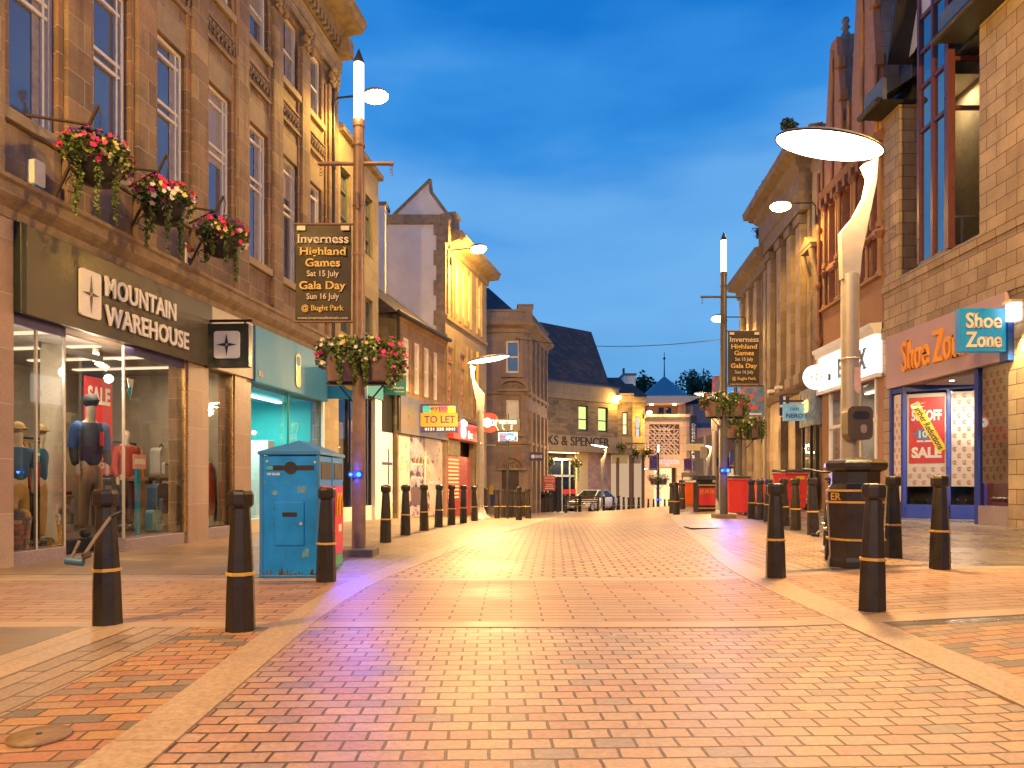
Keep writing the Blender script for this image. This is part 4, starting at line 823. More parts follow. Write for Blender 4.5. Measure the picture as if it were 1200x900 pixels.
# eaves and gutters
m = MB()
for a, b in ((-.1, u_f + .1), (u_n - .6, 18)): m.box(a, b, -.5, .4, 10.16, 10.22, darkmetal); m.tube([(a, -.55, 10.2), (b, -.55, 10.2)], .085, blackp, 8); m.mesh([(a, -.5, 10.25), (b, -.5, 10.25), (b, 2.5, 12.2), (a, 2.5, 12.2)], [(0, 1, 2, 3)], slate); m.box(a, b, -.45, -.35, 10.22, 10.75, lead)
m.build('gutter', R1)
m = MB(); m.mesh([(0, 8, -.5), (18, 8, -.5), (18, 8, 10), (0, 8, 10)], [(0, 1, 2, 3)], stoneR); m.mesh([(0, 2.5, 12.2), (18, 2.5, 12.2), (18, 8, 10), (0, 8, 10)], [(0, 1, 2, 3)], slate); m.build('roof', R1)
# tall window: facade part at y=.49, then it turns into the building
plum = P('plum_frame', (.10, .035, .045), .35, var=.06); ug0, ug1 = u_f, 17.7 - 15.84; zg0, zg1 = 5.98, 13.2; pblue = panemat('blue_pane', 4.2, (.02, .025, .035))
zb_ = [5.98, 9.0, 10.0, 10.8, 11.6, 13.2]; ug0, ug1, gy1 = 17.7 - 16.1, 17.7 - 15.05, .72
m = MB()
for u_ in (ug0, (ug0 + ug1) / 2, ug1): m.box(u_ - .04, u_ + .04, -.06, .05, zg0, zg1, plum)
for z in zb_: m.box(ug0, ug1, -.045, .045, z - .04, z + .04, plum)
m.box(ug1 - .06, ug1 + .08, -.07, .08, zg0, zg1, plum)
for z in (zg0 + .04, 9.0, 10.05): m.box(ug1, ug1 + .07, .08, gy1, z - .04, z + .04, plum)
m.box(ug1, ug1 + .07, gy1 - .06, gy1 + .03, zg0, 10.1, plum); m.box(ug0, ug1 + .05, -.05, gy1, zg0 - .06, zg0 - .003, lead); m.build('tall_window', R1)
g = MB(); g.face([(ug0, 0, zg0), (ug1, 0, zg0), (ug1, 0, 11.6), (ug0, 0, 11.6)], pblue); g.face([(ug0, 0, 11.6), (ug1, 0, 11.6), (ug1, 0, 13.2), (ug0, 0, 13.2)], P('lilac_panel', (.6, .55, .6), .4)); g.face([(ug0, 0, zg0), (ug0, .5, zg0), (ug0, .5, 11.6), (ug0, 0, 11.6)], pblue); g.build('pane', R1)
g = MB(); g.face([(ug1 + .03, .08, zg0), (ug1 + .03, gy1, zg0), (ug1 + .03, gy1, 10.05), (ug1 + .03, .08, 10.05)], glassmat('upper_glass', (.9, .9, .88), 1.45, .9)); g.build('pane', R1)
m = MB(); iw = P('stair_wall', (.5, .4, .25), .7); m.face([(ug0, gy1 + .02, 5.98), (ug1, gy1 + .02, 5.98), (ug1, gy1 + .02, 11.4), (ug0, gy1 + .02, 11.4)], iw); m.face([(ug0 + .1, .06, 5.98), (ug0 + .1, gy1, 5.98), (ug0 + .1, gy1, 11.4), (ug0 + .1, .06, 11.4)], iw); m.face([(ug0 + .1, .06, 9.75), (ug1, .06, 9.75), (ug1, gy1, 9.75), (ug0 + .1, gy1, 9.75)], white); m.tube([(ug1 - .2, .1, 6.75), (ug1 - .2, .68, 6.75)], .025, white, 6); m.tube([(ug1 - .2, .4, 6), (ug1 - .2, .4, 6.75)], .025, white, 6); m.build('interior', R1)
lamp('AREA', 'stair_light', FR1.w(.5 * (ug0 + ug1) + .1, .4, 9.65), 9, (1, .8, .5), .3)
m = MB(); m.box(u_f - .3, ug0 - .02, .62, 2.6, 10.16, 13.4, lead); m.box(-.12, u_f - .31, .5, 2.6, 10.23, 11.5, lead); m.build('dormer_cheek', R1); m = MB(); m.box(u_f + .005, ug0 - .01, .5, .6, 5.96, 13, stoneR); m.box(ug1 + .08, u_n + .3, gy1 + .03, gy1 + .15, 5.96, 12, stoneR); m.box(ug1 + .08, u_n + .02, .1, gy1, 10.1, 10.16, darkmetal); m.build('recess_wall', R1)
# dormer gable over the window
m = MB(); um = (u_f + u_n) / 2 - .2
for (a, b, z0_, z1_) in ((u_f - .15, um, 11.2, 15.4), (um, u_n + .2, 15.4, 11.2)):
    m.mesh([(a, -.2, z0_), (b, -.2, z1_), (b, -.2, z1_ + .22), (a, -.2, z0_ + .22), (a, 2.5, z0_), (b, 2.5, z1_), (b, 2.5, z1_ + .3), (a, 2.5, z0_ + .3)], [(0, 1, 2, 3), (4, 7, 6, 5), (0, 4, 5, 1), (3, 2, 6, 7), (0, 3, 7, 4), (1, 5, 6, 2)], darkmetal)
m.mesh([(u_f - .1, .3, 11.35), (um, .3, 15.3), (um, .3, 11.9), (u_f + .1, .3, 11.35)], [(0, 3, 2, 1)], white)
m.build('dormer_gable', R1)
# shoe shop front
lil = P('lilac_fascia', (.46, .32, .34), .6, 0, var=.03, sc=.6); orn = P('orange_letters', (.85, .36, .05), .4, var=.03)
S = FR1.root('shop_sign', 'wide lilac fascia lettered Shoe Zone in orange above the shoe shop', 'shop sign'); m = MB(); m.box(ufar - .02, ush + .05, -.1, 0, 3.27, 4.56, lil); m.build('board', S, bevel=.01)
ul_, ur_ = FR1.u(1063), FR1.u(1142); m = MB(); m.text('Shoe Zone', ul_, ur_, 3.58, 4.3, -.1, orn, .05, .012, True); m.build('lettering', S)
sbl = P('shop_blue', (.02, .045, .3), .35, var=.1); paper = P('paper_white', (.72, .66, .6), .6, var=.05)
a0 = (17.7 - 16.75, 0); a1 = (17.7 - 15.95, 1.32)           # the angled window, in facade coordinates (u, y)
vx, vy = a1[0] - a0[0], a1[1] - a0[1]; al = math.hypot(vx, vy); arot = math.atan2(vy, vx)
AW = thing('angled_shop_window', 'blue framed angled display window papered white with a red sale poster', 'shop window', FR1.w(a0[0], a0[1], .12), FR1.rot + arot)
m = MB(); 
for u_ in (0, al * .58, al): m.box(u_ - .04, u_ + .04, -.05, .05, 0, 3.14, sbl)
m.box(0, al, -.05, .05, 0, .32, sbl); m.box(0, al, -.05, .05, 3.0, 3.14, sbl); m.build('frame', AW, bevel=.006)
g = MB(); g.face([(0, 0, .32), (al, 0, .32), (al, 0, 3.0), (0, 0, 3.0)], glassmat('poster_glass', (.97, .97, .97), 1.45, .7)); g.build('pane', AW)
redp = P('poster_red', (.62, .03, .03), .4, var=.06); markr = P('mark_red', (.6, .12, .06), .5)
m = MB(); m.box(.05, al * .58 - .05, .04, .05, .75, 2.95, paper); m.box(al * .58 + .05, al - .05, .04, .05, .75, 2.95, paper); m.build('paper_lining', AW)
def marks(mb, x0, x1, z0, z1, y):
    j = 0; z = z0 + .08
    while z < z1 - .05:
        x = x0 + (.07 if j % 2 else .16)
        while x < x1 - .05:
            mb.tube([(x + .042 * math.cos(t), y, z + .036 * math.sin(t)) for t in [.5 + i * .6 for i in range(9)]], .008, markr, 4, False); mb.text('%', x - .026, x + .026, z - .02, z + .02, y, markr, .002); mb.box(x - .035, x + .03, y - .003, y, z - .058, z - .046, markr); x += .19
        z += .155; j += 1
m = MB(); marks(m, .05, al * .58 - .05, .77, 1.3, .038); marks(m, al * .58 + .05, al - .05, .77, 2.93, .038); m.build('printed_pattern', AW)
m = MB()   # shoes on the sill behind the glass
for k in range(9): m.ball((.12 + k * .16, .25, .42), .1, blackp, 6, .5, 1.1, .55)
m.face([(0, .6, .32), (al, .6, .32), (al, .6, 3), (0, .6, 3)], P('dark_shop', (.03, .025, .02), .8)); m.face([(0, .05, .33), (al, .05, .33), (al, .6, .33), (0, .6, .33)], MC['dark_shop']); m.build('shoe_display', AW)
pw0, pw1 = .09, al * .58 - .08
S = thing('sale_poster', 'large red poster reading 50% OFF SALE with a yellow diagonal banner', 'poster', FR1.w(a0[0], a0[1], .12), FR1.rot + arot)
m = MB(); m.box(pw0, pw1, .028, .034, 1.3, 2.86, redp); m.build('sheet', S); m = MB(); pm_ = (pw0 + pw1) / 2
m.text('UP TO', pw0 + .05, pw0 + .25, 2.58, 2.64, .028, white, .003, .02); m.text('50%OFF', pw0 + .05, pw1 - .06, 2.3, 2.56, .028, white, .003, .04); m.text('SALE', pw0 + .05, pw1 - .06, 1.42, 1.68, .028, white, .003, .05)
star(m, pm_ - .05, 2.0, .3, .26, .028, P('poster_blue', (.03, .25, .5)), .003); m.box(pm_ - .2, pm_ + .12, .026, .028, 1.88, 2.1, MC['poster_blue']); m.text('10', pm_ - .16, pm_ + .02, 1.9, 2.07, .0255, white, .003, .04); m.box(pm_ - .2, pm_ + .15, .025, .028, 1.8, 1.84, white); m.build('lettering', S)
m = MB(); yb = P('banner_yellow', (.85, .62, .02), .5, var=.04); cx_, cz_ = pm_ + .03, 2.16; L2, h2, ang = .64, .095, math.radians(-63)
pts = [(cx_ + x * math.cos(ang) - z * math.sin(ang), cz_ + x * math.sin(ang) + z * math.cos(ang)) for x, z in ((-L2, -h2), (L2, -h2), (L2, h2), (-L2, h2))]
m.ext(pts, .018, .024, yb); m.text('Further Reductions', cx_ - L2 + .04, cx_ + L2 - .04, cz_ - .06, cz_ + .075, .018, blackp, .003, .025, False, ang); m.build('diagonal_banner', S)
# far narrow window, door, near narrow window
m = MB(); m.box(ufar, a0[0] - .05, -.02, .06, -.1, .42, sbl); 
for u_ in (ufar + .05, a0[0] - .06): m.box(u_ - .05, u_ + .05, -.03, .07, .12, 3.27, sbl)
m.box(ufar, a0[0], -.02, .06, 3.13, 3.26, sbl); m.box(a1[0] + .02, a1[0] + .12, 1.2, 1.35, .1, 3.26, sbl); m.box(a1[0] + .1, ush - .75, 1.32, 1.38, .12, .45, sbl); m.box(ush - .95, ush - .83, -.02, .1, .1, 3.26, sbl); m.box(ush - .83, ush, -.02, .1, .1, .5, graniteL); m.box(a1[0] - .1, ush - .83, .1, 1.5, 3.2, 3.26, P('porch_ceiling', (.3, .26, .25), .6)); m.box(a1[0] + .12, ush - .9, 1.5, 1.56, .1, 3.2, MC['dark_shop']); m.build('shopfront_frame', R1)
m = MB(); m.box(ufar + .1, a0[0] - .1, .03, .04, .5, 3.1, paper); marks(m, ufar + .1, a0[0] - .1, .9, 3.0, .028); m.lathe([(.2, 0), (.2, .006)], 0, 0, yel, 16); m.build('paper_lining', R1)
m = MB(); m.box(ush - .8, ush - .03, .05, .06, .95, 3.25, paper); marks(m, ush - .8, ush - .03, 1.0, 3.2, .048); m.build('paper_lining', R1)
glass(R1, ush - .82, ush, .5, 3.26, .02)
m = MB()
for k in range(5): m.ball((ush - .7 + k * .15, .25, .62), .1, blackp, 6, .5, 1.1, .55)
m.build('shoe_display', R1)
m = MB(); m.box(a0[0] - .02, ush - .85, -.06, 1.5, 3.272, 3.28, MC['porch_ceiling']); m.build('soffit', R1)
for u_, y_ in ((2.35, .25), (3.0, .6), (3.5, 1.0)):
    m = MB(); m.lathe([(.05, 3.19), (.05, 3.198)], u_, y_, E('downlight_glow', (1, .9, .75), 6), 12); m.build('downlight', R1); lamp('AREA', 'porch_light', FR1.w(u_, y_, 3.18), 34, (1, .82, .58), .12)
# projecting sign + floodlight
x, y, z = W(1181, 388, 13.22); S = thing('projecting_sign', 'square bright blue sign lettered Shoe Zone in white at the shop corner', 'hanging sign', (x, y, 0), 0)
sb2 = P('sign_blue', (.01, .22, .55), .35, var=.1, sc=2, emit=(0, .25, .6), es=.12); m = MB(); m.box(-.95, -.08, -.08, .08, 3.42, 4.24, sb2); m.box(-.08, .06, -.12, .12, 3.25, 4.2, P('sign_blue_dark', (.01, .06, .3), .4)); m.build('board', S, bevel=.01)
m = MB(); lp_ = P('letter_pink', (.8, .62, .52), .4); m.text('Shoe', -.85, -.18, 3.86, 4.15, -.08, lp_, .02, .02, True); m.text('Zone', -.85, -.18, 3.5, 3.79, -.08, lp_, .02, .02, True); m.build('lettering', S)
FR2 = FR((9.6, 21.6), (-.2, -3.9)); R2 = FR2.root('gothic_red_building', 'red sandstone gothic building with steep gables above a white lit shop front', 'building')
redst = brick('red_sandstone', [(.17, .078, .05), (.2, .088, .055), (.14, .066, .045)], .5, .32, .006, (.3, .16, .11), stain=.3); orst = P('orange_stone', (.30, .165, .085), .8, var=.15, sc=2, bump=.2)
greyst = brick('grey_coping', [(.2, .19, .19), (.24, .22, .21), (.16, .155, .16)], .6, .42, .008, (.1, .09, .09), stain=.5)
mold = P('dark_red_moulding', (.2, .09, .06), .8, var=.3)
wz = [(.45, 1.15), (1.45, 2.15), (2.5, 3.1), (3.2, 3.75)]
m = MB(); m.wall(.002, 3.9, -.5, 10.2, [(a, b, 6.35, 7.3) for a, b in wz] + [(a, b, 7.55, 9.3) for a, b in wz] + [(.5, 3.6, .0, 3.62)], redst, depth=.3, back=6); m.box(0.1, 3.88, -.03, 0, 5.02, 6.2, orst); m.build('wall', R2)
for a, b in wz: window(R2, a, b, 6.35, 7.3, .22, fm=mold, rails=(), fw=.06); window(R2, a, b, 7.55, 9.3, .22, fm=mold, rails=(.6,), fw=.06)
for u_ in (.3, 1.22, 1.38, 2.25, 2.4, 3.15, 3.83):
    m = MB()
    for z0_, z1_ in ((6.25, 7.32), (7.5, 9.35)):
        m.tube([(u_, -.07, z0_), (u_, -.07, z1_)], .05, orst, 8); m.lathe([(.09, z0_ - .05), (.09, z0_ + .06), (.05, z0_ + .12)], u_, -.07, orst, 8); m.lathe([(.05, z1_ - .16), (.11, z1_ - .06), (.13, z1_ + .02)], u_, -.07, mold, 8)
    m.build('colonnette', R2)
m = MB(); m.sweep([(0, 9.6), (.1, 9.66), (.16, 9.85), (0, 9.95)], [(0, 0), (3.9, 0)], mold); m.sweep([(0, 6.18), (.14, 6.2), (.14, 6.27), (0, 6.3)], [(0, 0), (3.9, 0)], orst); m.sweep([(0, 7.33), (.06, 7.36), (.06, 7.48), (0, 7.5)], [(0, 0), (3.9, 0)], redst)
for k in range(9): m.box(.2 + k * .42, .34 + k * .42, -.2, 0, 9.3, 9.58, mold)
m.build('cornice', R2)
m = MB()
m.mesh([(0, .3, 9.9), (3.9, .3, 9.9), (3.9, 3, 12.5), (0, 3, 12.5)], [(0, 1, 2, 3)], slate); m.build('roof', R2)
for a, b, zt_, kk in ((.1, 1.75, 14.0, 0), (2.0, 3.8, 16.4, 1)):
    m = MB(); c = (a + b) / 2; pl = [(a, 9.9), (b, 9.9), (c + .22, zt_), (c - .22, zt_)]
    m.ext(pl, -.06, .12, redst, 'y'); m.ext([(a + .0, 9.9), (b + .03, 9.9), (c + .26, zt_ + .05), (c - .26, zt_ + .05)], .122, .72, greyst, 'y')
    for f_ in (.3, .55, .8):
        x_ = b + (c + .22 - b) * f_; z_ = 9.9 + (zt_ - 9.9) * f_; m.box(x_ - .06, x_ + .14, -.12, .1, z_ - .2, z_ + .12, orst); m.ball((x_ + .05, .4, z_ + .14), .09, redst, 6)
    for x_ in (a + .1, c, b - .1): m.tube([(x_, -.1, 9.9), (x_, -.1, 11.6 if x_ != c else zt_ - .3)], .055, orst, 8)
    m.build('gable', R2); m = MB(); m.lathe([(.16, zt_ + .05), (.12, zt_ + .2), (.06, zt_ + .3), (.13, zt_ + .38), (.07, zt_ + .48), (.11, zt_ + .56), (.09, zt_ + .66), (.01, zt_ + .72)], c, .3, greyst, 10); m.build('finial', R2)
m = MB(); m.tube([(-.02, -.12, 3.6), (-.02, -.12, 10.5)], .055, mold, 8)
for z in (5.2, 6.9, 8.6): m.lathe([(.05, z), (.13, z + .12), (.05, z + .25)], -.02, -.12, mold, 8)
m.build('shaft', R2)
wg = E('backlit_white', (1, .93, .84), 1.7)
S = FR2.root('shop_sign', 'backlit white shop fascia with dark grey letters under the red sandstone windows', 'shop sign'); m = MB(); m.box(.12, 3.88, -.14, -.03, 3.75, 4.72, wg); m.build('light_panel', S); m = MB(); m.sweep([(0, 4.72), (.2, 4.74), (.24, 4.86), (.3, 4.9), (.3, 5.0), (0, 5.02)], [(.02, -.04), (3.9, -.04)], white); m.box(.02, 3.9, -.18, -.03, 3.64, 3.745, white); m.box(-.02, .12, -.2, 0, 3.64, 4.72, white); m.build('cornice', S)
m = MB(); m.text('E D I X', 1.5, 3.3, 3.95, 4.5, -.14, P('grey_letters', (.16, .17, .19), .5), .03, .03, True); m.build('lettering', S)
m = MB()
for u_ in (.5, 1.5, 2.5, 3.5): m.box(u_ - .05, u_ + .05, -.02, .08, .1, 3.64, white)
m.box(.5, 3.6, -.02, .08, .1, .5, white); m.box(.5, 3.6, -.02, .08, 2.55, 2.65, white); m.build('shopfront_frame', R2); glass(R2, .5, 3.6, .5, 3.62, .04); room(R2, .45, 3.65, .3, 2.2, .1, 3.63, P('shop_wall_grey', (.4, .37, .35), .7), mwfloor, mwceil); m = MB(); m.box(.8, 3.3, .9, 1.0, 3.56, 3.6, E('shop_tube', (1, .85, .65), 3)); m.build('ceiling_light', R2); m = MB(); m.box(.6, 3.4, .35, .8, .5, .95, P('counter_cream', (.55, .5, .4), .5)); m.build('counter', R2)
lamp('AREA', 'shop_light', FR2.w(2, 1.0, 3.5), 25, (1, .8, .55), 1)
m = MB(); m.box(.05, .48, -.05, .0, -.3, 3.63, orst); m.build('pier', R2)
# round lit sign
x, y, z = W(955.5, 442, 20.7); S = thing('round_sign', 'round glowing white projecting sign with a small gold diamond emblem', 'hanging sign', (x, y, z)); m = MB(); m.lathe([(.34, -.06), (.36, -.04), (.36, .04), (.34, .06)], 0, 0, E('round_sign_glow', (1, .93, .82), 1.5), 28); m.build('drum', S, rot=(math.radians(90), 0, 0)); m = MB(); m.box(.36, .62, -.05, .05, -.09, .09, darkmetal); m.build('arm', S)
m = MB(); gl = P('emblem_gold', (.75, .5, .15), .4)
for dx, dz_ in ((.15, 0), (-.15, 0), (0, .08), (0, -.08)): m.ext([(dx - .05, dz_ - (.045 if dz_ >= 0 else -.045) * (1 if dz_ else 0)), (dx + .05, dz_ - (.045 if dz_ >= 0 else -.045) * (1 if dz_ else 0)), (dx, dz_ + .045)] if dz_ > 0 else ([(dx - .05, dz_ + .045), (dx, dz_ - .045), (dx + .05, dz_ + .045)] if dz_ < 0 else [(dx + (.05 if dx > 0 else -.05), dz_), (dx - .03 * (1 if dx > 0 else -1), dz_ + .05), (dx - .03 * (1 if dx > 0 else -1), dz_ - .05)]), -.075, -.062, gl)
m.build('emblem', S)
# ---------- classical stone building
FR3 = FR((10.2, 27.6), (-.6, -6)); R3 = FR3.root('classical_building', 'tall classical stone building with giant pilasters, lit yellow by a wall lantern', 'building'); L3 = 6.03
stoneK = brick('classical_stone', [(.31, .235, .16), (.35, .265, .18), (.28, .21, .145)], .75, .36, .005, (.25, .19, .13), stain=.3); stoneKd = P('classical_dark', (.2, .15, .11), .85, var=.3, sc=3, bump=.3)
hol = [(.9, 1.5, 4.6, 9.6), (2.2, 2.8, 4.6, 9.6), (3.4, 3.8, 4.6, 9.6), (4.75, 5.0, 8.6, 11), (5.2, 5.7, .2, 2.7), (3.2, 4.2, .1, 3.6), (1.4, 2.4, .1, 3.4)]
m = MB(); m.wall(0, L3, -1.2, 12.0, hol, stoneK, depth=.45, back=6, rmat=stoneKd); m.build('wall', R3)
for h in hol[:4]: window(R3, h[0], h[1], h[2], h[3], .4, fm=stoneKd, pm=paned, rails=(.33, .66), fw=.05)
for h in hol[4:]:
    m = MB(); m.box(h[0], h[1], .4, .5, h[2] - .4, h[3], P('dark_doorway', (.06, .045, .04), .4)); m.build('door', R3)
for u_ in (.45, 1.85, 3.1, 4.15):
    m = MB(); m.box(u_ - .26, u_ + .26, -.2, 0, 4.3, 9.8, stoneK); m.box(u_ - .31, u_ + .31, -.26, 0, 4.22, 4.6, stoneK); m.box(u_ - .32, u_ + .32, -.28, 0, 9.55, 9.85, stoneKd); m.build('pilaster', R3, bevel=.015)
m = MB(); m.sweep([(0, 4.0), (.1, 4.02), (.25, 4.15), (.28, 4.24), (0, 4.28)], [(0, 0), (L3, 0)], stoneKd); m.build('string_course', R3); m = MB(); m.sweep([(0, 9.9), (.3, 9.9), (.3, 10.4), (.36, 10.45), (.36, 11.2), (.5, 11.3), (.55, 11.5), (.85, 11.6), (.9, 11.85), (0, 12.0)], [(0, 3), (0, 0), (4.45, 0), (4.45, .5)], stoneKd); m.sweep([(0, 11.7), (.2, 11.75), (.4, 11.9), (.42, 12.05), (0, 12.1)], [(4.5, 0), (L3, 0)], stoneKd); m.build('cornice', R3); m = MB()
m.box(.1, 4.3, .2, 1.5, 12.0, 12.7, stoneK); m.box(0, 4.4, .1, 1.6, 12.7, 12.85, stoneKd); m.build('attic', R3); m = MB(); m.box(4.6, 5.9, .6, 1.6, 12.0, 13.4, stoneKd); m.build('chimney', R3)
m = MB(); u_ = FR3.u(957); m.box(u_ - .5, u_ + .5, -.34, 0, 8.3, 8.42, stoneK); m.ext([(u_ - .55, 8.42), (u_ + .55, 8.42), (u_, 8.75)], -.36, 0, stoneK)
for dx in (-.42, .42): m.tube([(u_ + dx, -.3, 8.25), (u_ + dx, -.24, 7.9), (u_ + dx, -.1, 7.5), (u_ + dx, -.1, 7.1)], [.09, .1, .07, .05], stoneK, 6); m.box(u_ + dx - .07, u_ + dx + .07, -.08, 0, 4.3, 7.6, stoneK)
m.box(u_ - .34, u_ + .34, -.02, -.003, 5.0, 7.6, stoneKd); m.build('pediment', R3)
m = MB()
for u2 in (1.6, 2.6): m.box(u2 - .16, u2 + .16, -.5, -.3, 4.3, 4.4, white)
m.build('floodlight', R3)
S = FR3.root('shop_sign', 'grey-blue shop fascia with glowing amber capitals near the cafe sign', 'shop sign'); ua, ub = FR3.u(946), FR3.u(977); m = MB(); m.box(ua, L3 - .02, -.25, -.02, 2.75, 3.95, P('fascia_bluegrey', (.22, .27, .33), .3, .2, var=.1)); m.build('board', S); m = MB(); m.text('WEIRD', ua + .35, L3 - .6, 3.2, 3.6, -.25, E('amber_letters', (1, .6, .2), 1.3), .03, .04, True); m.text('FISH', ua + .7, L3 - .9, 2.85, 3.0, -.25, white, .01, .02); m.build('lettering', S)
m = MB()
for u_ in (ua + .1, ua + .9, L3 - .1): m.box(u_ - .04, u_ + .04, -.2, -.12, .1, 2.75, darkmetal)
m.build('shopfront_frame', R3); glass(R3, ua + .12, L3 - .1, .4, 2.75, -.15)
x, y, z = W(943, 480, 22.6); S = thing('projecting_sign', 'small pale blue cafe sign lettered NERO hanging from an iron bar', 'hanging sign', (x, y, 0)); m = MB(); m.box(-.7, 0, -.05, .05, 2.95, 3.5, P('cafe_blue', (.2, .42, .55), .4, emit=(.3, .55, .7), es=.15)); m.build('board', S); m = MB(); m.box(-.74, .1, -.02, .02, 3.56, 3.62, darkmetal); m.build('bracket', S); m = MB(); m.text('NERO', -.62, -.08, 3.04, 3.18, -.05, nav, .006, .02); m.text('CAFFE', -.5, -.2, 3.28, 3.37, -.05, nav, .006, .01); m.build('lettering', S)
x, y, z = W(919, 473, 23.5); S = thing('small_flag', 'small blue and white flag hanging beside the cafe sign', 'flag', (x, y, 0)); m = MB(); m.box(-.16, .16, -.015, .015, 3.2, 3.85, nav); m.box(-.16, .16, -.02, -.015, 3.48, 3.56, white); m.box(-.04, .04, -.021, -.015, 3.2, 3.85, white); m.tube([(-.16, 0, 3.87), (.3, 0, 3.95)], .015, darkmetal, 6); o = m.build('cloth', S)
# ---------- lower classical building and what follows it
FR4 = FR((10.7, 32.5), (-.5, -4.9)); R4 = FR4.root('lower_classical_building', 'lower stone building with a heavy cornice at the far right, carrying the navy bank sign', 'building'); L4 = 4.93
m = MB(); hol = [(.8, 1.2, 5, 9), (2.2, 2.7, 5, 9), (3.6, 4.0, 5, 9.4), (.6, 1.3, 0, 3.2), (2.2, 3.0, 0, 3.4), (3.6, 4.4, 0, 3.4)]; m.wall(0, L4, -1.5, 10.0, hol, stoneK, depth=.35, back=6, rmat=stoneKd); m.build('wall', R4)
for h in hol[:3]: window(R4, h[0], h[1], h[2], h[3], .3, fm=stoneKd, pm=paned, rails=(.5,), fw=.05)
for h in hol[3:]: window(R4, h[0], h[1], h[2] - .5, h[3], .3, fm=darkmetal, pm=E('warm_shop_glow', (1, .62, .3), .55), rails=(.7,), bars=(.5,), fw=.06, name='shop_window')
for u_ in (.3, 1.7, 3.1, 4.55):
    m = MB(); m.box(u_ - .22, u_ + .22, -.16, 0, -1.2, 9.4, stoneK); m.build('pilaster', R4, bevel=.015)
m = MB(); m.sweep([(0, 9.4), (.2, 9.45), (.25, 9.8), (.55, 9.95), (.62, 10.25), (0, 10.4)], [(0, 3), (0, 0), (L4, 0)], stoneKd); m.build('cornice', R4); m = MB(); m.sweep([(0, 3.9), (.2, 4.0), (.24, 4.2), (0, 4.25)], [(0, 0), (L4, 0)], stoneKd); m.build('string_course', R4); m = MB(); m.box(2.6, 4.9, .1, 1, 10.3, 12.2, stoneK); m.sweep([(0, 12.0), (.4, 12.1), (.45, 12.4), (0, 12.45)], [(2.5, .1), (4.9, .1)], stoneKd); m.build('attic', R4)
x, y, z = W(898, 503, 26.5); S = thing('projecting_sign', 'square navy bank sign with a cream eight-armed daisy emblem', 'hanging sign', (x, y, z)); m = MB(); m.box(-.48, 0, -.06, .06, -.28, .28, nav); m.build('board', S); m = MB()
for k in range(8):
    a = math.pi / 4 * k; dx, dz_ = math.cos(a), math.sin(a); s1 = .22 if k % 2 else .2
    m.ext([(-.24 + dx * .07 - dz_ * .03, dz_ * .07 + dx * .03), (-.24 + dx * .07 + dz_ * .03, dz_ * .07 - dx * .03), (-.24 + dx * s1 + dz_ * .05, dz_ * s1 - dx * .05), (-.24 + dx * s1 - dz_ * .05, dz_ * s1 + dx * .05)][::-1], -.072, -.06, cream)
m.build('emblem', S)
# far shops at the end of the right side
S = thing('far_shops', 'low row of dark shops with warm lit windows at the far end on the right', 'building', ((838 - CX) / F * 58, 58, 0)); z5 = lambda py: CH + (HY - py) / F * 58
m = MB(); m.wall(-.4, 4.4, -3, z5(510), [(.5, 1.9, -3, z5(548)), (2.4, 3.9, -3, z5(548))], P('brown_shop_wall', (.22, .14, .09), .8), depth=.3, back=5); m.build('wall', S)
for a, b in ((.5, 1.9), (2.4, 3.9)): window(S, a, b, -2.2, z5(548), .2, fm=darkmetal, pm=E('warm_shop_glow', (1, .62, .3), .55), rails=(.75,), bars=(.5,), name='shop_window')
m = MB(); m.box(-.3, 4.3, -.2, 0, z5(546), z5(536), nav); m.text('SHOP', 1.4, 2.6, z5(544), z5(538), -.2, white, .02, .02); m.build('fascia', S)
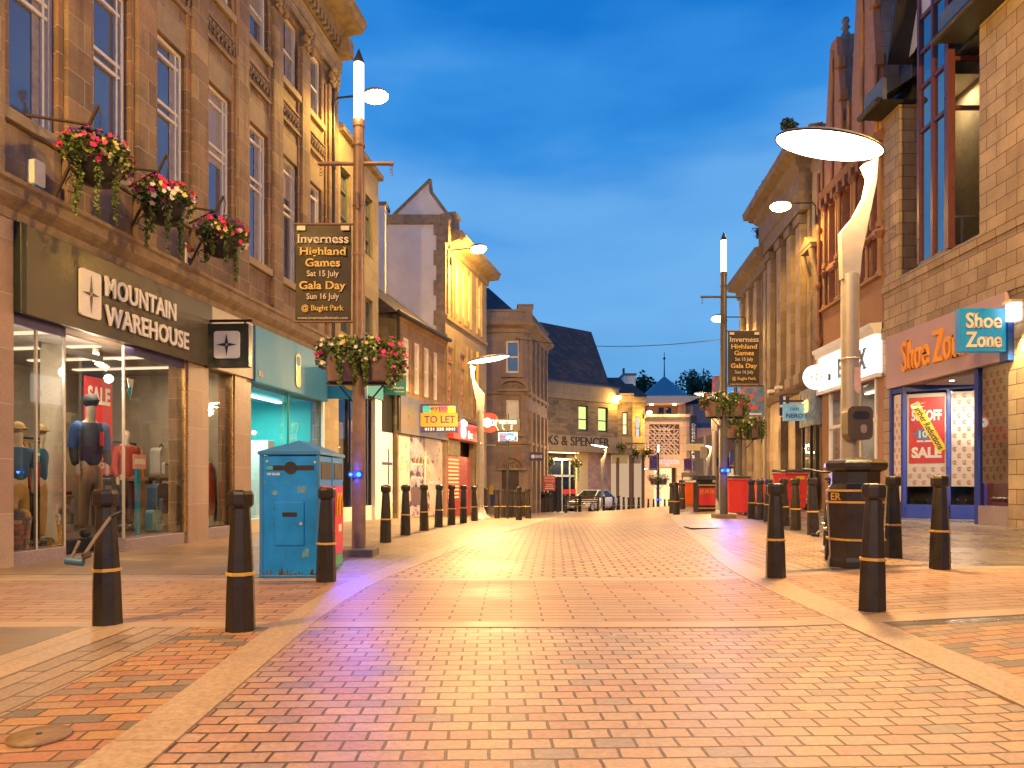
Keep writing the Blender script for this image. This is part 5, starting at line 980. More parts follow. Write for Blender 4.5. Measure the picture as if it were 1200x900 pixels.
# shutting the view beyond
# ================================================================== LAMPS
warm = (1, .60, .22); sod = (1, .53, .09)
discglow = E('disc_lamp_glow', (1, .86, .6), 9); tubeglow = E('tube_glow', (1, .88, .68), 3.0); sodglow = E('sodium_glow', (1, .62, .2), 45); palegrey = P('pale_grey_metal', (.34, .31, .29), .42, .25, var=.08)
def disc_lamp_mesh():
    t = thing('street_lamp', 'x', 'street lamp', (0, 0, 0), 0, 'street lamps with tilted glowing discs')
    q = lambda px, py: ((px - 996) / 95.3, CH + (HY - py) / 95.3 - .1)
    prof = [q(*p) for p in ((985.5, 330), (984, 275), (1000, 256), (1012, 233), (1016.5, 211), (1010, 196), (1027, 188), (1025, 215), (1017, 255), (1008, 300), (1005.5, 330))]
    m = MB(); m.ext(prof, -.05, .05, palegrey); m.tube([(0, 0, 0), (0, 0, 3.4)], .105, palegrey, 14); m.lathe([(.34, 0), (.33, .04), (.2, .16), (.12, .34), (.108, .4)], 0, 0, palegrey, 20); m.build('mast', t, bevel=.012)
    m = MB()
    for z in (.42, 1.02, 2.35): m.lathe([(.106, z), (.112, z + .006), (.112, z + .02), (.106, z + .026)], 0, 0, palegrey, 14)
    m.box(-.05, .05, -.111, -.1, .55, .95, palegrey); m.ball((.0, -.112, .75), .012, darkmetal, 6); m.build('access_door', t)
    cx_, cz_ = q(972, 172); ang = math.radians(9.5)
    m = MB(); g = MB(); n = 28
    def pt(r, k, h):
        a = 2 * math.pi * k / n; x, y = r * .66 * math.cos(a), r * .34 * math.sin(a); return (cx_ + x * math.cos(ang) + h * math.sin(ang), y, cz_ - x * math.sin(ang) + h * math.cos(ang))
    rings = [(1, 0), (.97, .03), (.8, .07), (.45, .1), (.01, .11)]; vs = [pt(r, k, h) for r, h in rings for k in range(n)]
    m.mesh(vs, [(i * n + k, i * n + (k + 1) % n, (i + 1) * n + (k + 1) % n, (i + 1) * n + k) for i in range(4) for k in range(n)], palegrey, True)
    m.tube([pt(1.0, k, 0) for k in range(n + 1)], .012, darkmetal, 5, False); m.build('shade', t)
    rings = [(.995, -.004), (.75, -.045), (.4, -.065), (.01, -.07)]; vs = [pt(r, k, h) for r, h in rings for k in range(n)]
    g.mesh(vs, [(i * n + k, (i + 1) * n + k, (i + 1) * n + (k + 1) % n, i * n + (k + 1) % n) for i in range(3) for k in range(n)], discglow, True); g.build('glowing_disc', t)
    return t, (cx_, cz_)
dl0, (dcx, dcz) = disc_lamp_mesh(); dch = kids(dl0)
def disc_light(x, y, z, s, flip, pw):
    lamp('AREA', 'disc_lamp_light', (x + dcx * s * flip, y, z + (dcz - .12) * s), pw * (1 if y < 30 else .3), warm, .9 * s)
    if y > 15: lamp('POINT', 'disc_lamp_light', (x + dcx * s * flip, y, z + (dcz - .35) * s), pw * (.25 if y < 30 else .9), warm, .2)
def place_disc(px, d, s, flip, label, pw, loc=None, first=False):
    x, y, z = loc or GP(px, d)
    if first: r = dl0; r.location = (x, y, z); r['label'] = label
    else: r = dup(dl0, (x, y, z), 0 if flip > 0 else math.pi, label, s, dch)
    disc_light(x, y, z, s, flip, pw); return r
big = place_disc(996, 8.6, 1, 1, 'largest disc lamp, its pale mast rising behind the black litter bin', 330, first=True)
place_disc(563, 20.3, .93, -1, 'disc lamp with a flared pale foot among the bollards on the left', 620)
place_disc(837, 27, .85, 1, 'disc lamp behind the tall banner column on the right', 240)
place_disc(829, 45, .85, 1, 'small disc lamp before the dark vertical shop sign', 200)
place_disc(843, 62, .85, 1, 'farthest disc lamp, near the peach portal on the right', 1500)
place_disc(751.5, 74, .85, -1, 'added disc lamp tucked beside the farthest store bay to light the peach portal', 900)  # added lamp, placed to light the portal from its left
place_disc(834, 74, .85, 1, 'added disc lamp lighting the peach portal from the right, hidden behind the banner column', 1100)  # second lamp added for the portal, kept out of sight
place_disc(706, 44, .83, 1, 'small disc lamp in front of the department store doorway', 320)
place_disc(0, 0, 1, 1, 'unseen disc lamp added on the right pavement behind the viewpoint', 260, (3.6, -3.5, .08)); place_disc(0, 0, 1, -1, 'unseen disc lamp added on the left pavement behind the viewpoint', 160, (-3.0, -2.6, 0))  # unseen pair, added to light the foreground
place_disc(0, 0, 1, -1, 'unseen disc lamp added on the left pavement farther behind the viewpoint', 200, (-2.6, -12, 0))  # a further unseen lamp, added for more light on the near street
# control box on the big lamp's mast
m = MB(); m.ext(rrect(-.15, .15, 1.36, 1.76, .07), -.26, -.1, P('brown_box', (.12, .085, .055), .4, .3, var=.15)); m.ext(rrect(-.09, .11, 1.6, 1.7, .05), -.265, -.26, blackp); m.ext(rrect(.0, .07, 1.44, 1.54, .03), -.275, -.26, palegrey); m.build('control_box', big, bevel=.01)
m = MB(); m.ext([(-.0, 2.25), (.08, 2.25), (.08, 1.97), (.04, 1.93), (0, 1.97)][::-1], -.112, -.106, P('pink_sticker', (.6, .42, .4))); m.build('sticker', big)
# wall lanterns
def wall_lantern(base, tip, label, pw, cut=None):
    bx, by, bz = base; tx, ty, tz = tip; t = thing('wall_lantern', label, 'street lamp', base, math.atan2(ty - by, tx - bx), 'lanterns on wall brackets')
    r = math.hypot(tx - bx, ty - by); dz_ = tz - bz
    m = MB(); m.tube([(.03, 0, -.35), (.03, 0, dz_ - .12), (.12, 0, dz_ - .02), (r - .1, 0, dz_)], .025, darkmetal, 8); m.box(-.0, .06, -.07, .07, -.4, -.15, darkmetal); m.build('bracket', t)
    m = MB(); n = 14
    m.ball((r + .12, 0, dz_ + .03), .26, palegrey, 10, 1.15, .6, .42); m.build('hood', t); m = MB(); m.ball((r + .15, 0, dz_ - .07), .27, sodglow, 10, 1.15, .7, .55); m.build('glowing_bowl', t)
    lamp('POINT', 'sodium_light', (tx + (tx - bx) / r * .2, ty + (ty - by) / r * .2, tz - (.4 if not cut else .24)), pw, sod, .1) if not cut else lamp('SPOT', 'sodium_light', (tx + (tx - bx) / r * .2, ty + (ty - by) / r * .2, tz - .24), pw, sod, .1, spot=cut)
b = FA.w(17.2, -.02, FA.z(393, 120)); wall_lantern(b, FA.w(17.2, -.95, 10.32), 'lantern bracketed at the top of the long sandstone block, behind the lit column', 420, 166)
b = FD.w(.45, -.02, 9.6); wall_lantern(b, FD.w(.45, -1.0, 9.78), 'lantern bracketed on the tall gabled building', 760)
b = FR2.w(.02, -.2, 9.35); wall_lantern(b, FR2.w(-.1, -1.1, 9.62), 'lantern bracketed between the red and the classical building', 420, 176)
b = W(724, 470, 53); wall_lantern(b, (b[0] - .1, b[1] - 1.0, b[2] + .2), 'small lantern on the first stepped store bay', 140)
b = W(756, 484, 55.6); wall_lantern(b, (b[0] + .1, b[1] - .9, b[2]), 'small lantern beside the peach portal', 420)
b = FR4.w(.9, -.02, 8.2); wall_lantern(b, FR4.w(.9, -1.1, 8.45), 'lantern on the lower classical building', 700, 170)
b = FA.w(1.2, -.02, 7.6); wall_lantern(b, FA.w(1.2, -1.0, 7.9), 'unseen lantern added on the sandstone block behind the viewpoint', 1800)  # out of view, added to light the ground and the buff building opposite
b = FR1.w(9.2, -.02, 8.6); wall_lantern(b, FR1.w(9.2, -1.0, 8.9), 'unseen lantern added on the buff block building beside the viewpoint', 1250)  # out of view, added to warm the left facade and near paving
for px_ in (763.5, 790.5):
    q_ = W(px_, 473.6, 79.3); m = MB(); m.lathe([(.2, -.12), (.2, -.04)], 0, 0, E('soffit_lamp_glow', (1, .75, .4), 8), 12); m.build('soffit_lamp', G, (q_[0] - G.location.x, -.7, q_[2])); lamp('SPOT', 'soffit_spot', (q_[0], 79.1, q_[2] - .25), 300, warm, .2, spot=150)
# floodlight at the right edge
x, y, z = W(1190, 362, 13.0); S = thing('wall_floodlight', 'white box floodlight on a bar at the right edge above the shoe shop', 'floodlight', (x, y, z)); m = MB(); m.box(-.12, .1, -.1, .1, -.22, .1, E('flood_white', (1, .95, .85), 2.5)); m.build('lit_face', S, bevel=.01); m = MB(); m.box(-.16, .4, -.12, .12, .1, .15, alu); m.tube([(.1, 0, .15), (.05, 0, .5)], .012, darkmetal, 6); m.build('bar', S)
lamp('SPOT', 'flood_light', (x - .1, y - .3, z - .3), 260, (1, .8, .35), .08, rot=(math.radians(14), math.radians(-8), 0), spot=46)

# ---------- tall columns with lit tops, banners and baskets
flow = {n: P('petal_' + n, c, .5, var=.15) for n, c in (('pink', (.75, .03, .22)), ('red', (.7, .04, .02)), ('white', (.8, .75, .68)), ('purple', (.10, .02, .25)), ('yellow', (.8, .65, .2)), ('rose', (.8, .2, .3)))}
def flowers(mb, blobs, n, size, names, rnd, front=None):
    for i in range(n):
        c, r = rnd.choice(blobs); v = Vector((rnd.gauss(0, 1), rnd.gauss(0, 1), rnd.gauss(.25, .8))).normalized()
        p = Vector((c[0] + v.x * r[0] * 1.02, c[1] + v.y * r[1] * 1.02, c[2] + v.z * r[2] * 1.02)); v = (v + Vector((rnd.gauss(0, .3), rnd.gauss(0, .3), rnd.gauss(0, .3)))).normalized()
        a = v.cross(Vector((.3, .2, 1))).normalized(); b = v.cross(a); s_ = size * rnd.uniform(.7, 1.2); k = 10
        mb.face([p + (a * math.cos(2 * math.pi * j / k) + b * math.sin(2 * math.pi * j / k)) * s_ * (1 if j % 2 else .72) + v * (.3 * s_ if j % 2 else 0) for j in range(k)], flow[names(rnd, p)])
def trail(mb, x, y, z0_, ln, w, n, size, rnd, mats):
    leafcloud(mb, [((x + rnd.uniform(-.01, .01), y, z0_ - ln * (i + .5) / 6), (w * (1 - i / 9), w * (1 - i / 9), ln / 7)) for i in range(6)], n, size, mats, rnd, .8)
def pole_basket(par_loc, label, seed, s=1, n=2400):
    rnd = random.Random(seed); t = thing('flower_basket', label, 'flower basket', par_loc, 0, 'flower baskets on the tall columns'); t.scale = (s,) * 3
    for sx in (-1, 1):
        m = MB(); m.lathe([(.2, -.33), (.235, -.1), (.26, 0)], sx * .24, 0, oldbrown if seed < 60 else blackp, 14); m.build('pot', t)
    m = MB(); m.box(-.45, .45, -.05, .05, -.37, -.34, darkmetal); m.tube([(-.3, 0, -.36), (-.1, 0, -.6)], .012, darkmetal, 6); m.tube([(.3, 0, -.36), (.1, 0, -.6)], .012, darkmetal, 6); m.build('bracket', t)
    bl_ = [((-.36, 0, .08), (.26, .27, .17)), ((-.12, -.05, .12), (.26, .28, .16)), ((.14, -.05, .1), (.26, .28, .15)), ((.38, 0, .06), (.24, .26, .2)), ((.45, -.02, -.12), (.17, .2, .22)), ((-.46, 0, -.03), (.14, .18, .14)), ((0, -.2, -.02), (.35, .12, .14))]
    m = MB(); leafcloud(m, bl_, n, .032, leafs, rnd, .75); 
    for xx in (-.22, -.02, .12, .42): trail(m, xx, -.27, -.05, .35 if xx < .3 else .4, .05, n // 14, .024, rnd, leafs[1:]); 
    m.build('foliage', t); m = MB(); flowers(m, bl_, 150, .034, lambda r, p: r.choice(['pink', 'pink', 'rose', 'pink']) if p.x > .24 else (r.choice(['white', 'white', 'yellow']) if p.x > -.4 else r.choice(['pink', 'white'])), rnd); m.build('flowers', t)
    return t
ban = P('banner_brown', (.02, .011, .01), .55, var=.3, sc=2, bump=.1); bany = P('banner_gold', (.75, .5, .14), .5, var=.05); banw = P('banner_white', (.7, .6, .52), .5, var=.05)
def banner(loc, side, label, s=1):
    t = thing('street_banner', label, 'banner', loc, 0, 'festival banners'); t.scale = (s,) * 3; x0, x1 = (-.84, -.1) if side < 0 else (.1, .84)
    m = MB(); nx_, nz_ = 12, 16; vs = []
    for j in range(nz_ + 1):
        for i in range(nx_ + 1):
            u_, v_ = i / nx_, j / nz_; vs.append((x0 + .74 * u_, .018 * math.sin(u_ * 5 + v_ * 4) * math.sin(math.pi * v_) , 3.1 + 1.27 * v_))
    m.mesh(vs, [(j * 13 + i, j * 13 + i + 1, (j + 1) * 13 + i + 1, (j + 1) * 13 + i) for j in range(nz_) for i in range(nx_)], ban, True); m.build('cloth', t)
    m = MB(); c = (x0 + x1) / 2; y_ = -.026
    for txt, w_, z0_, z1_, mt, bo, se in (('Inverness', .68, 4.12, 4.24, banw, .015, True), ('Highland', .62, 3.93, 4.07, bany, .018, True), ('Games', .46, 3.81, 3.92, bany, .018, True), ('Sat 15 July', .42, 3.66, 3.76, banw, .006, False), ('Gala Day', .62, 3.48, 3.62, bany, .018, True), ('Sun 16 July', .43, 3.36, 3.46, banw, .006, False), ('@ Bught Park', .56, 3.21, 3.31, bany, .012, True), ('www.invernessfestivals.com', .66, 3.12, 3.155, banw, .0, False)): m.text(txt, c - w_ / 2, c + w_ / 2, z0_, z1_, y_, mt, .003, bo, se)
    m.box(x0 + .03, x0 + .14, y_ - .003, y_, 4.29, 4.35, banw); m.box(x1 - .13, x1 - .02, y_ - .003, y_, 4.29, 4.35, banw); m.build('lettering', t)
    m = MB(); a, b = (x0 - .02, .0) if side < 0 else (.0, x1 + .02)
    for z in (4.38, 3.09): m.tube([(a, 0, z), (b, 0, z)], .017, oldbrown, 6)
    m.build('arm', t); return t
def tall_column(loc, label, s=1, mat=None):
    mat = mat or oldbrown; t = thing('lit_column', label, 'street lamp', loc, 0, 'tall columns with glowing tops'); t.scale = (s,) * 3
    m = MB(); m.box(-.23, .23, -.23, .23, -.05, .1, P('column_plinth', (.16, .12, .09), .7, var=.2, sc=12)); m.build('plinth', t, bevel=.012)
    m = MB(); m.tube([(0, 0, .1), (0, 0, 1.3), (0, 0, 5.72)], [.092, .086, .07], mat, 16); m.lathe([(.078, 5.66), (.08, 5.74), (.07, 5.76)], 0, 0, mat, 16)
    for z in (1.28, 3.95, 4.6, 5.4): m.lathe([(.08, z), (.085, z + .02), (.08, z + .04)], 0, 0, mat, 16)
    m.tube([(.0, -.1, 4.55), (.0, -.12, 4.75)], .02, mat, 6); m.build('pole', t)
    m = MB(); m.tube([(-.54, 0, 5.18), (.46, 0, 5.18)], .026, mat, 8)
    for x_ in (-.5, .43):
        for k in range(3): m.tube([(x_ + .018 * math.cos(a), 0 if k % 2 else .018 * math.cos(a) * 0, 5.13 - .045 * k + .02 * math.sin(a)) for a in [i * .8 for i in range(9)]], .005, mat, 4)
    m.build('crossbar', t)
    m = MB(); m.tube([(0, 0, 5.76), (0, 0, 6.5)], .066, tubeglow, 16); m.build('glowing_tube', t); m = MB(); m.lathe([(.07, 6.5), (.068, 6.53), (.004, 6.7)], 0, 0, darkmetal, 16); m.build('cap', t)
    return t
bluel = E('blue_light', (.012, .07, 1), 9)
def blue_box(loc, label, s=1, pw=14):
    t = thing('blue_beacon', label, 'beacon', loc, 0, 'blue beacons strapped to columns'); t.scale = (s,) * 3; m = MB(); m.box(-.1, .1, -.115, -.075, -.04, .04, blackp); m.build('housing', t)
    for x_ in (-.06, .045):
        m = MB(); m.ball((x_, -.118, 0), .022 if x_ < 0 else .03, bluel, 6); m.build('bulb', t)
    lamp('POINT', 'blue_glow', (loc[0], loc[1] - .2 * s, loc[2]), pw * .12, (.02, .06, 1), .03)
    lamp('SPOT', 'blue_glow', (loc[0], loc[1] - .17 * s, loc[2]), pw * 1.5, (.03, .08, 1), .03, rot=(math.radians(-52), 0, math.radians(-4)), spot=92)
x, y, z = GP(420.5, 9.25); tall_column((x, y, z), 'tall brown column with a glowing top beside the blue recycling bin'); banner((x, y - .0, z), -1, 'brown festival banner hung on the left column above the flower basket'); pole_basket((x + .03, y, z + 2.62), 'lush flower basket round the left column under its banner', 11)
blue_box((x - .02, y, z + 1.07), 'blue beacon strapped to the left column', 1, 30); lamp('POINT', 'column_glow', (x, y - .25, z + 6.1), 40, warm, .1)
x, y, z = GP(848, 16.7); tall_column((x, y, z), 'tall grey column with a glowing top and the right-hand banner', 1.02, P('grey_column', (.10, .09, .085), .45, .3, var=.2)); banner((x, y, z), 1, 'brown festival banner on the right column above the bins', 1.02); pole_basket((x + .02, y, z + 2.75), 'flower basket with a blue pot round the column on the right', 12, 1.0)
blue_box((x, y, z + 1.14), 'blue beacon strapped to the column by the red wheelie bin', 1.3, 40)
x, y, z = GP(866, 19.5)
t = thing('basket_post', 'shorter dark post carrying a pale green flower basket near the red wheelie bin', 'post', (x, y, z)); m = MB(); m.tube([(0, 0, 0), (0, 0, 2.5)], .085, MC['grey_column'], 12); m.build('pole', t); pole_basket((x + .1, y, z + 2.45), 'pale green flower basket on the short dark post', 13, 1.05)
x, y, z = GP(771.5, 60); tall_column((x, y, z), 'thin column with a small glowing top before the lattice screen', .86, darkmetal); pole_basket((x, y, z + 2.7), 'small flower basket on the thin column by the lattice screen', 14, 1.5, 500); blue_box((x, y, z + .9), 'blue beacon on the thin column by the lattice screen', 2.2, 40)
x, y, z = GP(862, 34); tall_column((x, y, z), 'column with a glowing top half hidden behind the right banner', 1.15, MC['grey_column'])
pb = P('poster_mixed', (.12, .22, .42), .4, var=.5, sc=5, speck=((.6, .1, .08), 4, .55)); pr = P('poster_redblue', (.35, .08, .14), .4, var=.5, sc=5, speck=((.08, .15, .4), 3.5, .5))
def poster_flag(px0, px1, py0, py1, d, label, mat):
    x0 = (px0 - CX) / F * d; w_ = (px1 - px0) / F * d; z0_ = CH + (HY - py1) / F * d; z1_ = CH + (HY - py0) / F * d; t = thing('poster_banner', label, 'banner', (x0, d, 0), 0, 'picture banners along the street')
    m = MB(); m.box(0, w_, -.02, .02, z0_, z1_, mat); m.build('cloth', t); m = MB(); m.box(w_ * .12, w_ * .88, -.026, -.02, z0_ + (z1_ - z0_) * .05, z0_ + (z1_ - z0_) * .11, white); m.ball((w_ * .5, 0, z0_ + (z1_ - z0_) * .6), w_ * .28, banw, 6, 1, .08, .6); m.build('artwork', t); m = MB(); zg_ = gz(x0, d); m.tube([(w_ + .04, 0.03, zg_), (w_ + .04, 0.03, z1_ + .15)], .05, palegrey, 8); m.tube([(0, .03, z1_ + .03), (w_, .03, z1_ + .03)], .02, darkmetal, 6); m.build('post', t)
poster_flag(834.5, 843, 442, 500, 29, 'red and blue picture banner just left of the grey column', pr); poster_flag(868, 895.5, 453, 488, 24.5, 'wide blue picture banner under the right festival banner', pb); poster_flag(801.5, 810, 538, 552, 66, 'small picture banner by the peach portal corner', pr); poster_flag(761, 769.5, 534, 551, 66, 'small picture banner left of the portal lettering', pr); poster_flag(812, 822, 541, 553, 70, 'small blue picture banner under the vertical sign', pb); poster_flag(855, 863, 529, 547, 44, 'picture banner between the two dark posts on the right', pr)
# ---------- brackets and hanging baskets on the sandstone block
iron = P('rusty_iron', (.07, .045, .035), .7, .3, var=.3, sc=20)
for i, (px, lab) in enumerate(((45, 'flower basket nearest the viewpoint on the sandstone wall, yellow and purple blooms'), (133, 'middle flower basket on the sandstone wall, pink and white blooms'), (207, 'flower basket on the sandstone wall nearest the hanging star sign, crimson blooms'))):
    u_ = FA.u(px); w0 = FA.w(u_, 0, 0); t = thing('basket_bracket', ('iron wall bracket above the white alarm box', 'middle iron wall bracket over the clothing shop lettering', 'iron wall bracket nearest the hanging star sign')[i], 'wall bracket', w0, FA.rot, 'iron brackets over the clothing shop')
    m = MB(); m.tube([(0, -.22, 4.36), (.02, -.78, 5.42)], .021, iron, 6); m.tube([(-.22, -.02, 5.24), (.02, -.64, 5.2)], .018, iron, 6); m.tube([(.24, -.02, 5.1), (.02, -.64, 5.2)], .018, iron, 6)
    for cx_, cz_, r in ((-.36, 4.5, .1), (-.5, 4.74, .08), (-.72, 4.98, .05)): m.tube([(.0, cx_ - .1 + r * math.cos(a), cz_ + r * math.sin(a)) for a in [k * .5 for k in range(12)]], .009, iron, 5)
    m.tube([(.02, -.78, 5.42), (.02, -.81, 5.3), (.0, -.78, 5.0)], .008, iron, 5); m.build('strut', t)
    rnd = random.Random(40 + i); b_ = thing('flower_basket', lab, 'flower basket', FA.w(u_ - .02, -.78, 4.78), FA.rot, 'hanging flower baskets over the clothing shop'); b_.scale = (1.14, 1.14, 1.14)
    m = MB(); m.lathe([(.03, -.3), (.16, -.26), (.24, -.14), (.26, -.05)], 0, 0, blackp, 14); m.build('bowl', b_)
    bl_ = [((0, 0, .05), (.34, .34, .2)), ((-.2, 0, .0), (.2, .24, .18)), ((.2, 0, .02), (.2, .24, .18)), ((0, -.15, .0), (.25, .2, .18)), ((.05, .1, .14), (.22, .22, .15))]
    m = MB(); leafcloud(m, bl_, 2200, .026, leafs[1:] + leafs[:2], rnd, .7)
    for xx, yy, ln in ((-.17, -.16, .55), (.16, -.1, .5), (.02, -.2, .42), (-.05, .2, .45), (-.22, 0, .35)): trail(m, xx, yy, -.12, ln if i != 2 else ln * (1.2 if xx == .02 else .5), .045, 130, .02, rnd, leafs[1:])
    m.build('foliage', b_)
    def nm(r, p, i=i):
        if i == 0: return r.choice(['purple', 'purple', 'pink']) if p.z > .1 or p.x > .22 else (r.choice(['pink', 'rose', 'pink']) if p.x < -.2 else r.choice(['yellow', 'yellow', 'white', 'yellow', 'red']))
        if i == 1: return r.choice(['pink', 'pink', 'purple', 'red']) if p.z > .08 else r.choice(['white', 'white', 'pink', 'yellow'])
        return r.choice(['pink', 'pink', 'red', 'purple']) if p.z > .06 else r.choice(['pink', 'white', 'yellow', 'pink'])
    m = MB(); flowers(m, bl_, 210, .034, nm, rnd); m.build('flowers', b_)
u_ = FA.u(38); S = FA.root('alarm_box', 'white alarm box with a blue foot on the sandstone wall', 'alarm box'); m = MB(); m.ext(rrect(u_ - .08, u_ + .08, 4.46, 4.76, .03), -.1, 0, white); m.build('case', S, bevel=.01); m = MB(); m.box(u_ - .07, u_ + .07, -.09, -.01, 4.40, 4.457, bl); m.build('foot', S)
u_ = FA.u(221); S = FA.root('wall_notice', 'small white and orange notice on the sandstone wall above the dark fascia', 'notice'); m = MB(); m.box(u_ - .1, u_ + .1, -.03, 0, 4.45, 4.8, white); m.box(u_ - .1, u_ + .1, -.034, -.03, 4.66, 4.8, MC['orange_mark']); m.box(u_ - .07, u_ + .07, -.034, -.03, 4.48, 4.58, nav); m.build('plate', S)
# ================================================================== BOLLARDS
def bollard_proto():
    t = thing('bollard', 'x', 'bollard', (0, 0, 0), 0, 'black octagonal bollards')
    m = MB(); m.lathe([(.097, -.05), (.097, 0), (.089, .3), (.065, .74), (.06, .8), (.08, .815), (.085, .83), (.085, .89), (.078, .912), (.06, .92)], 0, 0, black, 8, False, .5); m.build('shaft', t, bevel=.004)
    m = MB(); m.lathe([(.083, .362), (.095, .365), (.095, .383), (.082, .386)], 0, 0, gold, 8, False, .5); m.build('gold_band', t); return t
b0 = bollard_proto(); bch = kids(b0); first = [True]; BL = {}
def bollard(px, d, label, rot=0, s=1):
    p = GP(px, d)
    if first[0]: b0.location = p; b0['label'] = label; b0.rotation_euler = (0, 0, rot); first[0] = False; return b0
    q = dup(b0, p, rot, label, s, bch); q.rotation_euler = (random.uniform(-.018, .018), random.uniform(-.018, .018), rot + random.uniform(-.3, .3)); return q
bollard(282, 4.57, 'large black bollard standing in front of the blue recycling bin, bare and upright', .2); bb = bollard(126, 4.77, 'leftmost large black bollard, with a broken crutch hooked on it', .1); bollard(382, 6.8, 'black bollard touching the right corner of the blue recycling bin', -.1)
ORD = ['first', 'second', 'third', 'fourth', 'fifth', 'sixth', 'seventh', 'eighth', 'ninth', 'tenth', 'eleventh']
for i, (px, d) in enumerate(((452, 11.26), (475, 12.8), (497, 14), (514, 15.1), (529, 16.1), (543, 17), (556, 18.6), (568.5, 20.8))): bollard(px, d, ORD[i] + ' bollard of the kerb row running from the left banner column', .3 * i)
for i, (px, d, w_) in enumerate(((582.5, 21.6, 'bollard left of the fingerpost'), (590, 22.6, 'bollard touching the fingerpost on its left'), (598.6, 23.4, 'bollard glinting blue right behind the fingerpost'), (602.8, 24.6, 'bollard before the right jamb of the arched door'), (608, 19.3, 'bollard nearest the kerb by the arched door'), (613.7, 25, 'thin far bollard right of the arched door'), (619, 21.4, 'bollard beside the dark pillar base, rightmost before the arched door'))): bollard(px, d, 'black ' + w_, .2 * i)
for i, (px, d) in enumerate(((663, 36), (674.7, 43), (679.5, 39.5), (707.5, 42), (719, 43), (725, 41), (731, 44), (736.8, 45), (742.5, 46), (748.3, 44.5))): bollard(px, d, ORD[i] + ' small bollard from the red sign in the row before the store', .1 * i)
for i, (px, d) in enumerate(((754, 57), (759.6, 57), (766, 59), (779, 60), (784, 62))): bollard(px, d, ORD[i] + ' tiny bollard in the far row under the peach portal', .1 * i)
bollard(787.8, 20.9, 'farther bollard of the close pair at the right kerb'); bollard(792.8, 19.5, 'nearer bollard of the close pair at the right kerb', .2); bollard(800, 25, 'dark bollard beside the orange bin')
for i, (px, d, w_) in enumerate(((881, 16.4, 'right of the red wheelie bin'), (891, 15.9, 'with a blue-lit edge, second from the red wheelie bin'), (900, 15.0, 'third from the red wheelie bin'), (919.5, 13.6, 'half hidden behind the larger bollard near the litter bin'), (932.5, 12.4, 'in front of the big red waste container'), (953, 11.3, 'between the red waste container and the litter bin'))): bollard(px, d, 'bollard ' + w_, .3 * i)
bollard(909, 6.8, 'large black bollard on the right kerb, alone left of the litter bin', .15); bollard(1022, 5.06, 'largest bollard on the right, standing in front of the litter bin', .1); bollard(1047, 7.86, 'black bollard between the litter bin and the red sale poster', .3); bollard(1101.5, 6.86, 'black bollard in front of the papered shop window', .0)
# broken crutch on the left bollard
x, y, z = GP(126, 4.77); S = thing('broken_crutch', 'bent metal crutch with a blue end hooked on the leftmost bollard', 'crutch', (x, y, z)); stl = P('brushed_steel', (.5, .47, .42), .3, .9, var=.1)
m = MB(); m.tube([(.09, -.12, .74), (.0, -.14, .6), (-.06, -.15, .5)], .012, stl, 8); m.tube([(-.1, -.15, .58), (-.15, -.16, .46)], .01, stl, 8); m.build('tube', S); m = MB(); m.tube([(-.06, -.15, .5), (-.045, -.15, .47)], .028, iron, 8); m.tube([(.09, -.12, .74), (.14, -.08, .77)], .014, blackp, 8); m.build('collar', S); m = MB(); m.tube([(-.18, -.16, .455), (-.07, -.155, .44)], .026, P('blue_rubber', (.04, .12, .25), .5), 8); m.build('foot', S)

# ================================================================== BINS AND STREET FURNITURE
bb_ = P('bin_blue', (.0, .225, .8), .42, var=.24, sc=3, speck=((.05, .25, .38), 9, .68)); bbe = P('bin_blue_edge', (.03, .19, .52), .4, var=.1); mred = P('panel_red', (.62, .03, .035), .4, var=.05); mpk = P('panel_magenta', (.6, .02, .15), .4, var=.05)
x0 = (305 - CX) / F * 7.1; zb_ = gz(-2.2, 7.1); S = thing('recycling_bin', 'tall bright blue recycling bin with a pyramid lid and slotted front', 'recycling bin', (x0, 7.1, zb_), -.02)
m = MB(); m.box(0, .6, 0, .92, .02, 1.24, bb_); m.box(-.008, .03, -.008, .03, 0, 1.26, bbe); m.box(.57, .608, -.008, .03, 0, 1.26, bbe); m.box(.57, .608, .46, .5, 0, 1.26, bbe); m.box(-.01, .61, -.012, 0, 0, .03, bbe); m.build('body', S, bevel=.006)
m = MB(); m.mesh([(-.02, -.02, 1.25), (.62, -.02, 1.25), (.62, .94, 1.25), (-.02, .94, 1.25), (-.02, -.02, 1.28), (.62, -.02, 1.28), (.62, .94, 1.28), (-.02, .94, 1.28), (.3, .3, 1.41), (.3, .62, 1.41)], [(0, 1, 5, 4), (1, 2, 6, 5), (2, 3, 7, 6), (3, 0, 4, 7), (4, 5, 8), (5, 6, 9, 8), (6, 7, 9), (7, 4, 8, 9), (3, 2, 1, 0)], bbe); m.build('lid', S)
m = MB(); m.box(.06, .55, -.004, .0, 1.09, 1.14, blackp); m.lathe([(.062, 0), (.062, .005)], 0, 0, blackp, 20); m.build('slot', S); sl = MB(); sl.lathe([(.064, 0), (.064, .006)], 0, 0, blackp, 22); sl.build('round_opening', S, (.31, -.001, 1.115), (math.radians(90), 0, 0))
m = MB(); m.box(.06, .13, -.006, -.004, 1.095, 1.135, P('cyan_label', (.05, .4, .5))); m.text('NO GLASS', .07, .2, 1.04, 1.065, 0, white, .003, .03); m.build('lettering', S)
m = MB(); m.box(.15, .45, -.012, 0, .33, .77, bb_); m.box(.155, .445, -.014, -.012, .335, .765, bb_); m.box(.23, .38, -.018, -.014, .62, .665, blackp); m.build('door', S, bevel=.004)
m = MB()
for z in (.4, .55, .7): m.tube([(.148, -.014, z - .02), (.148, -.014, z + .02)], .007, bbe, 6)
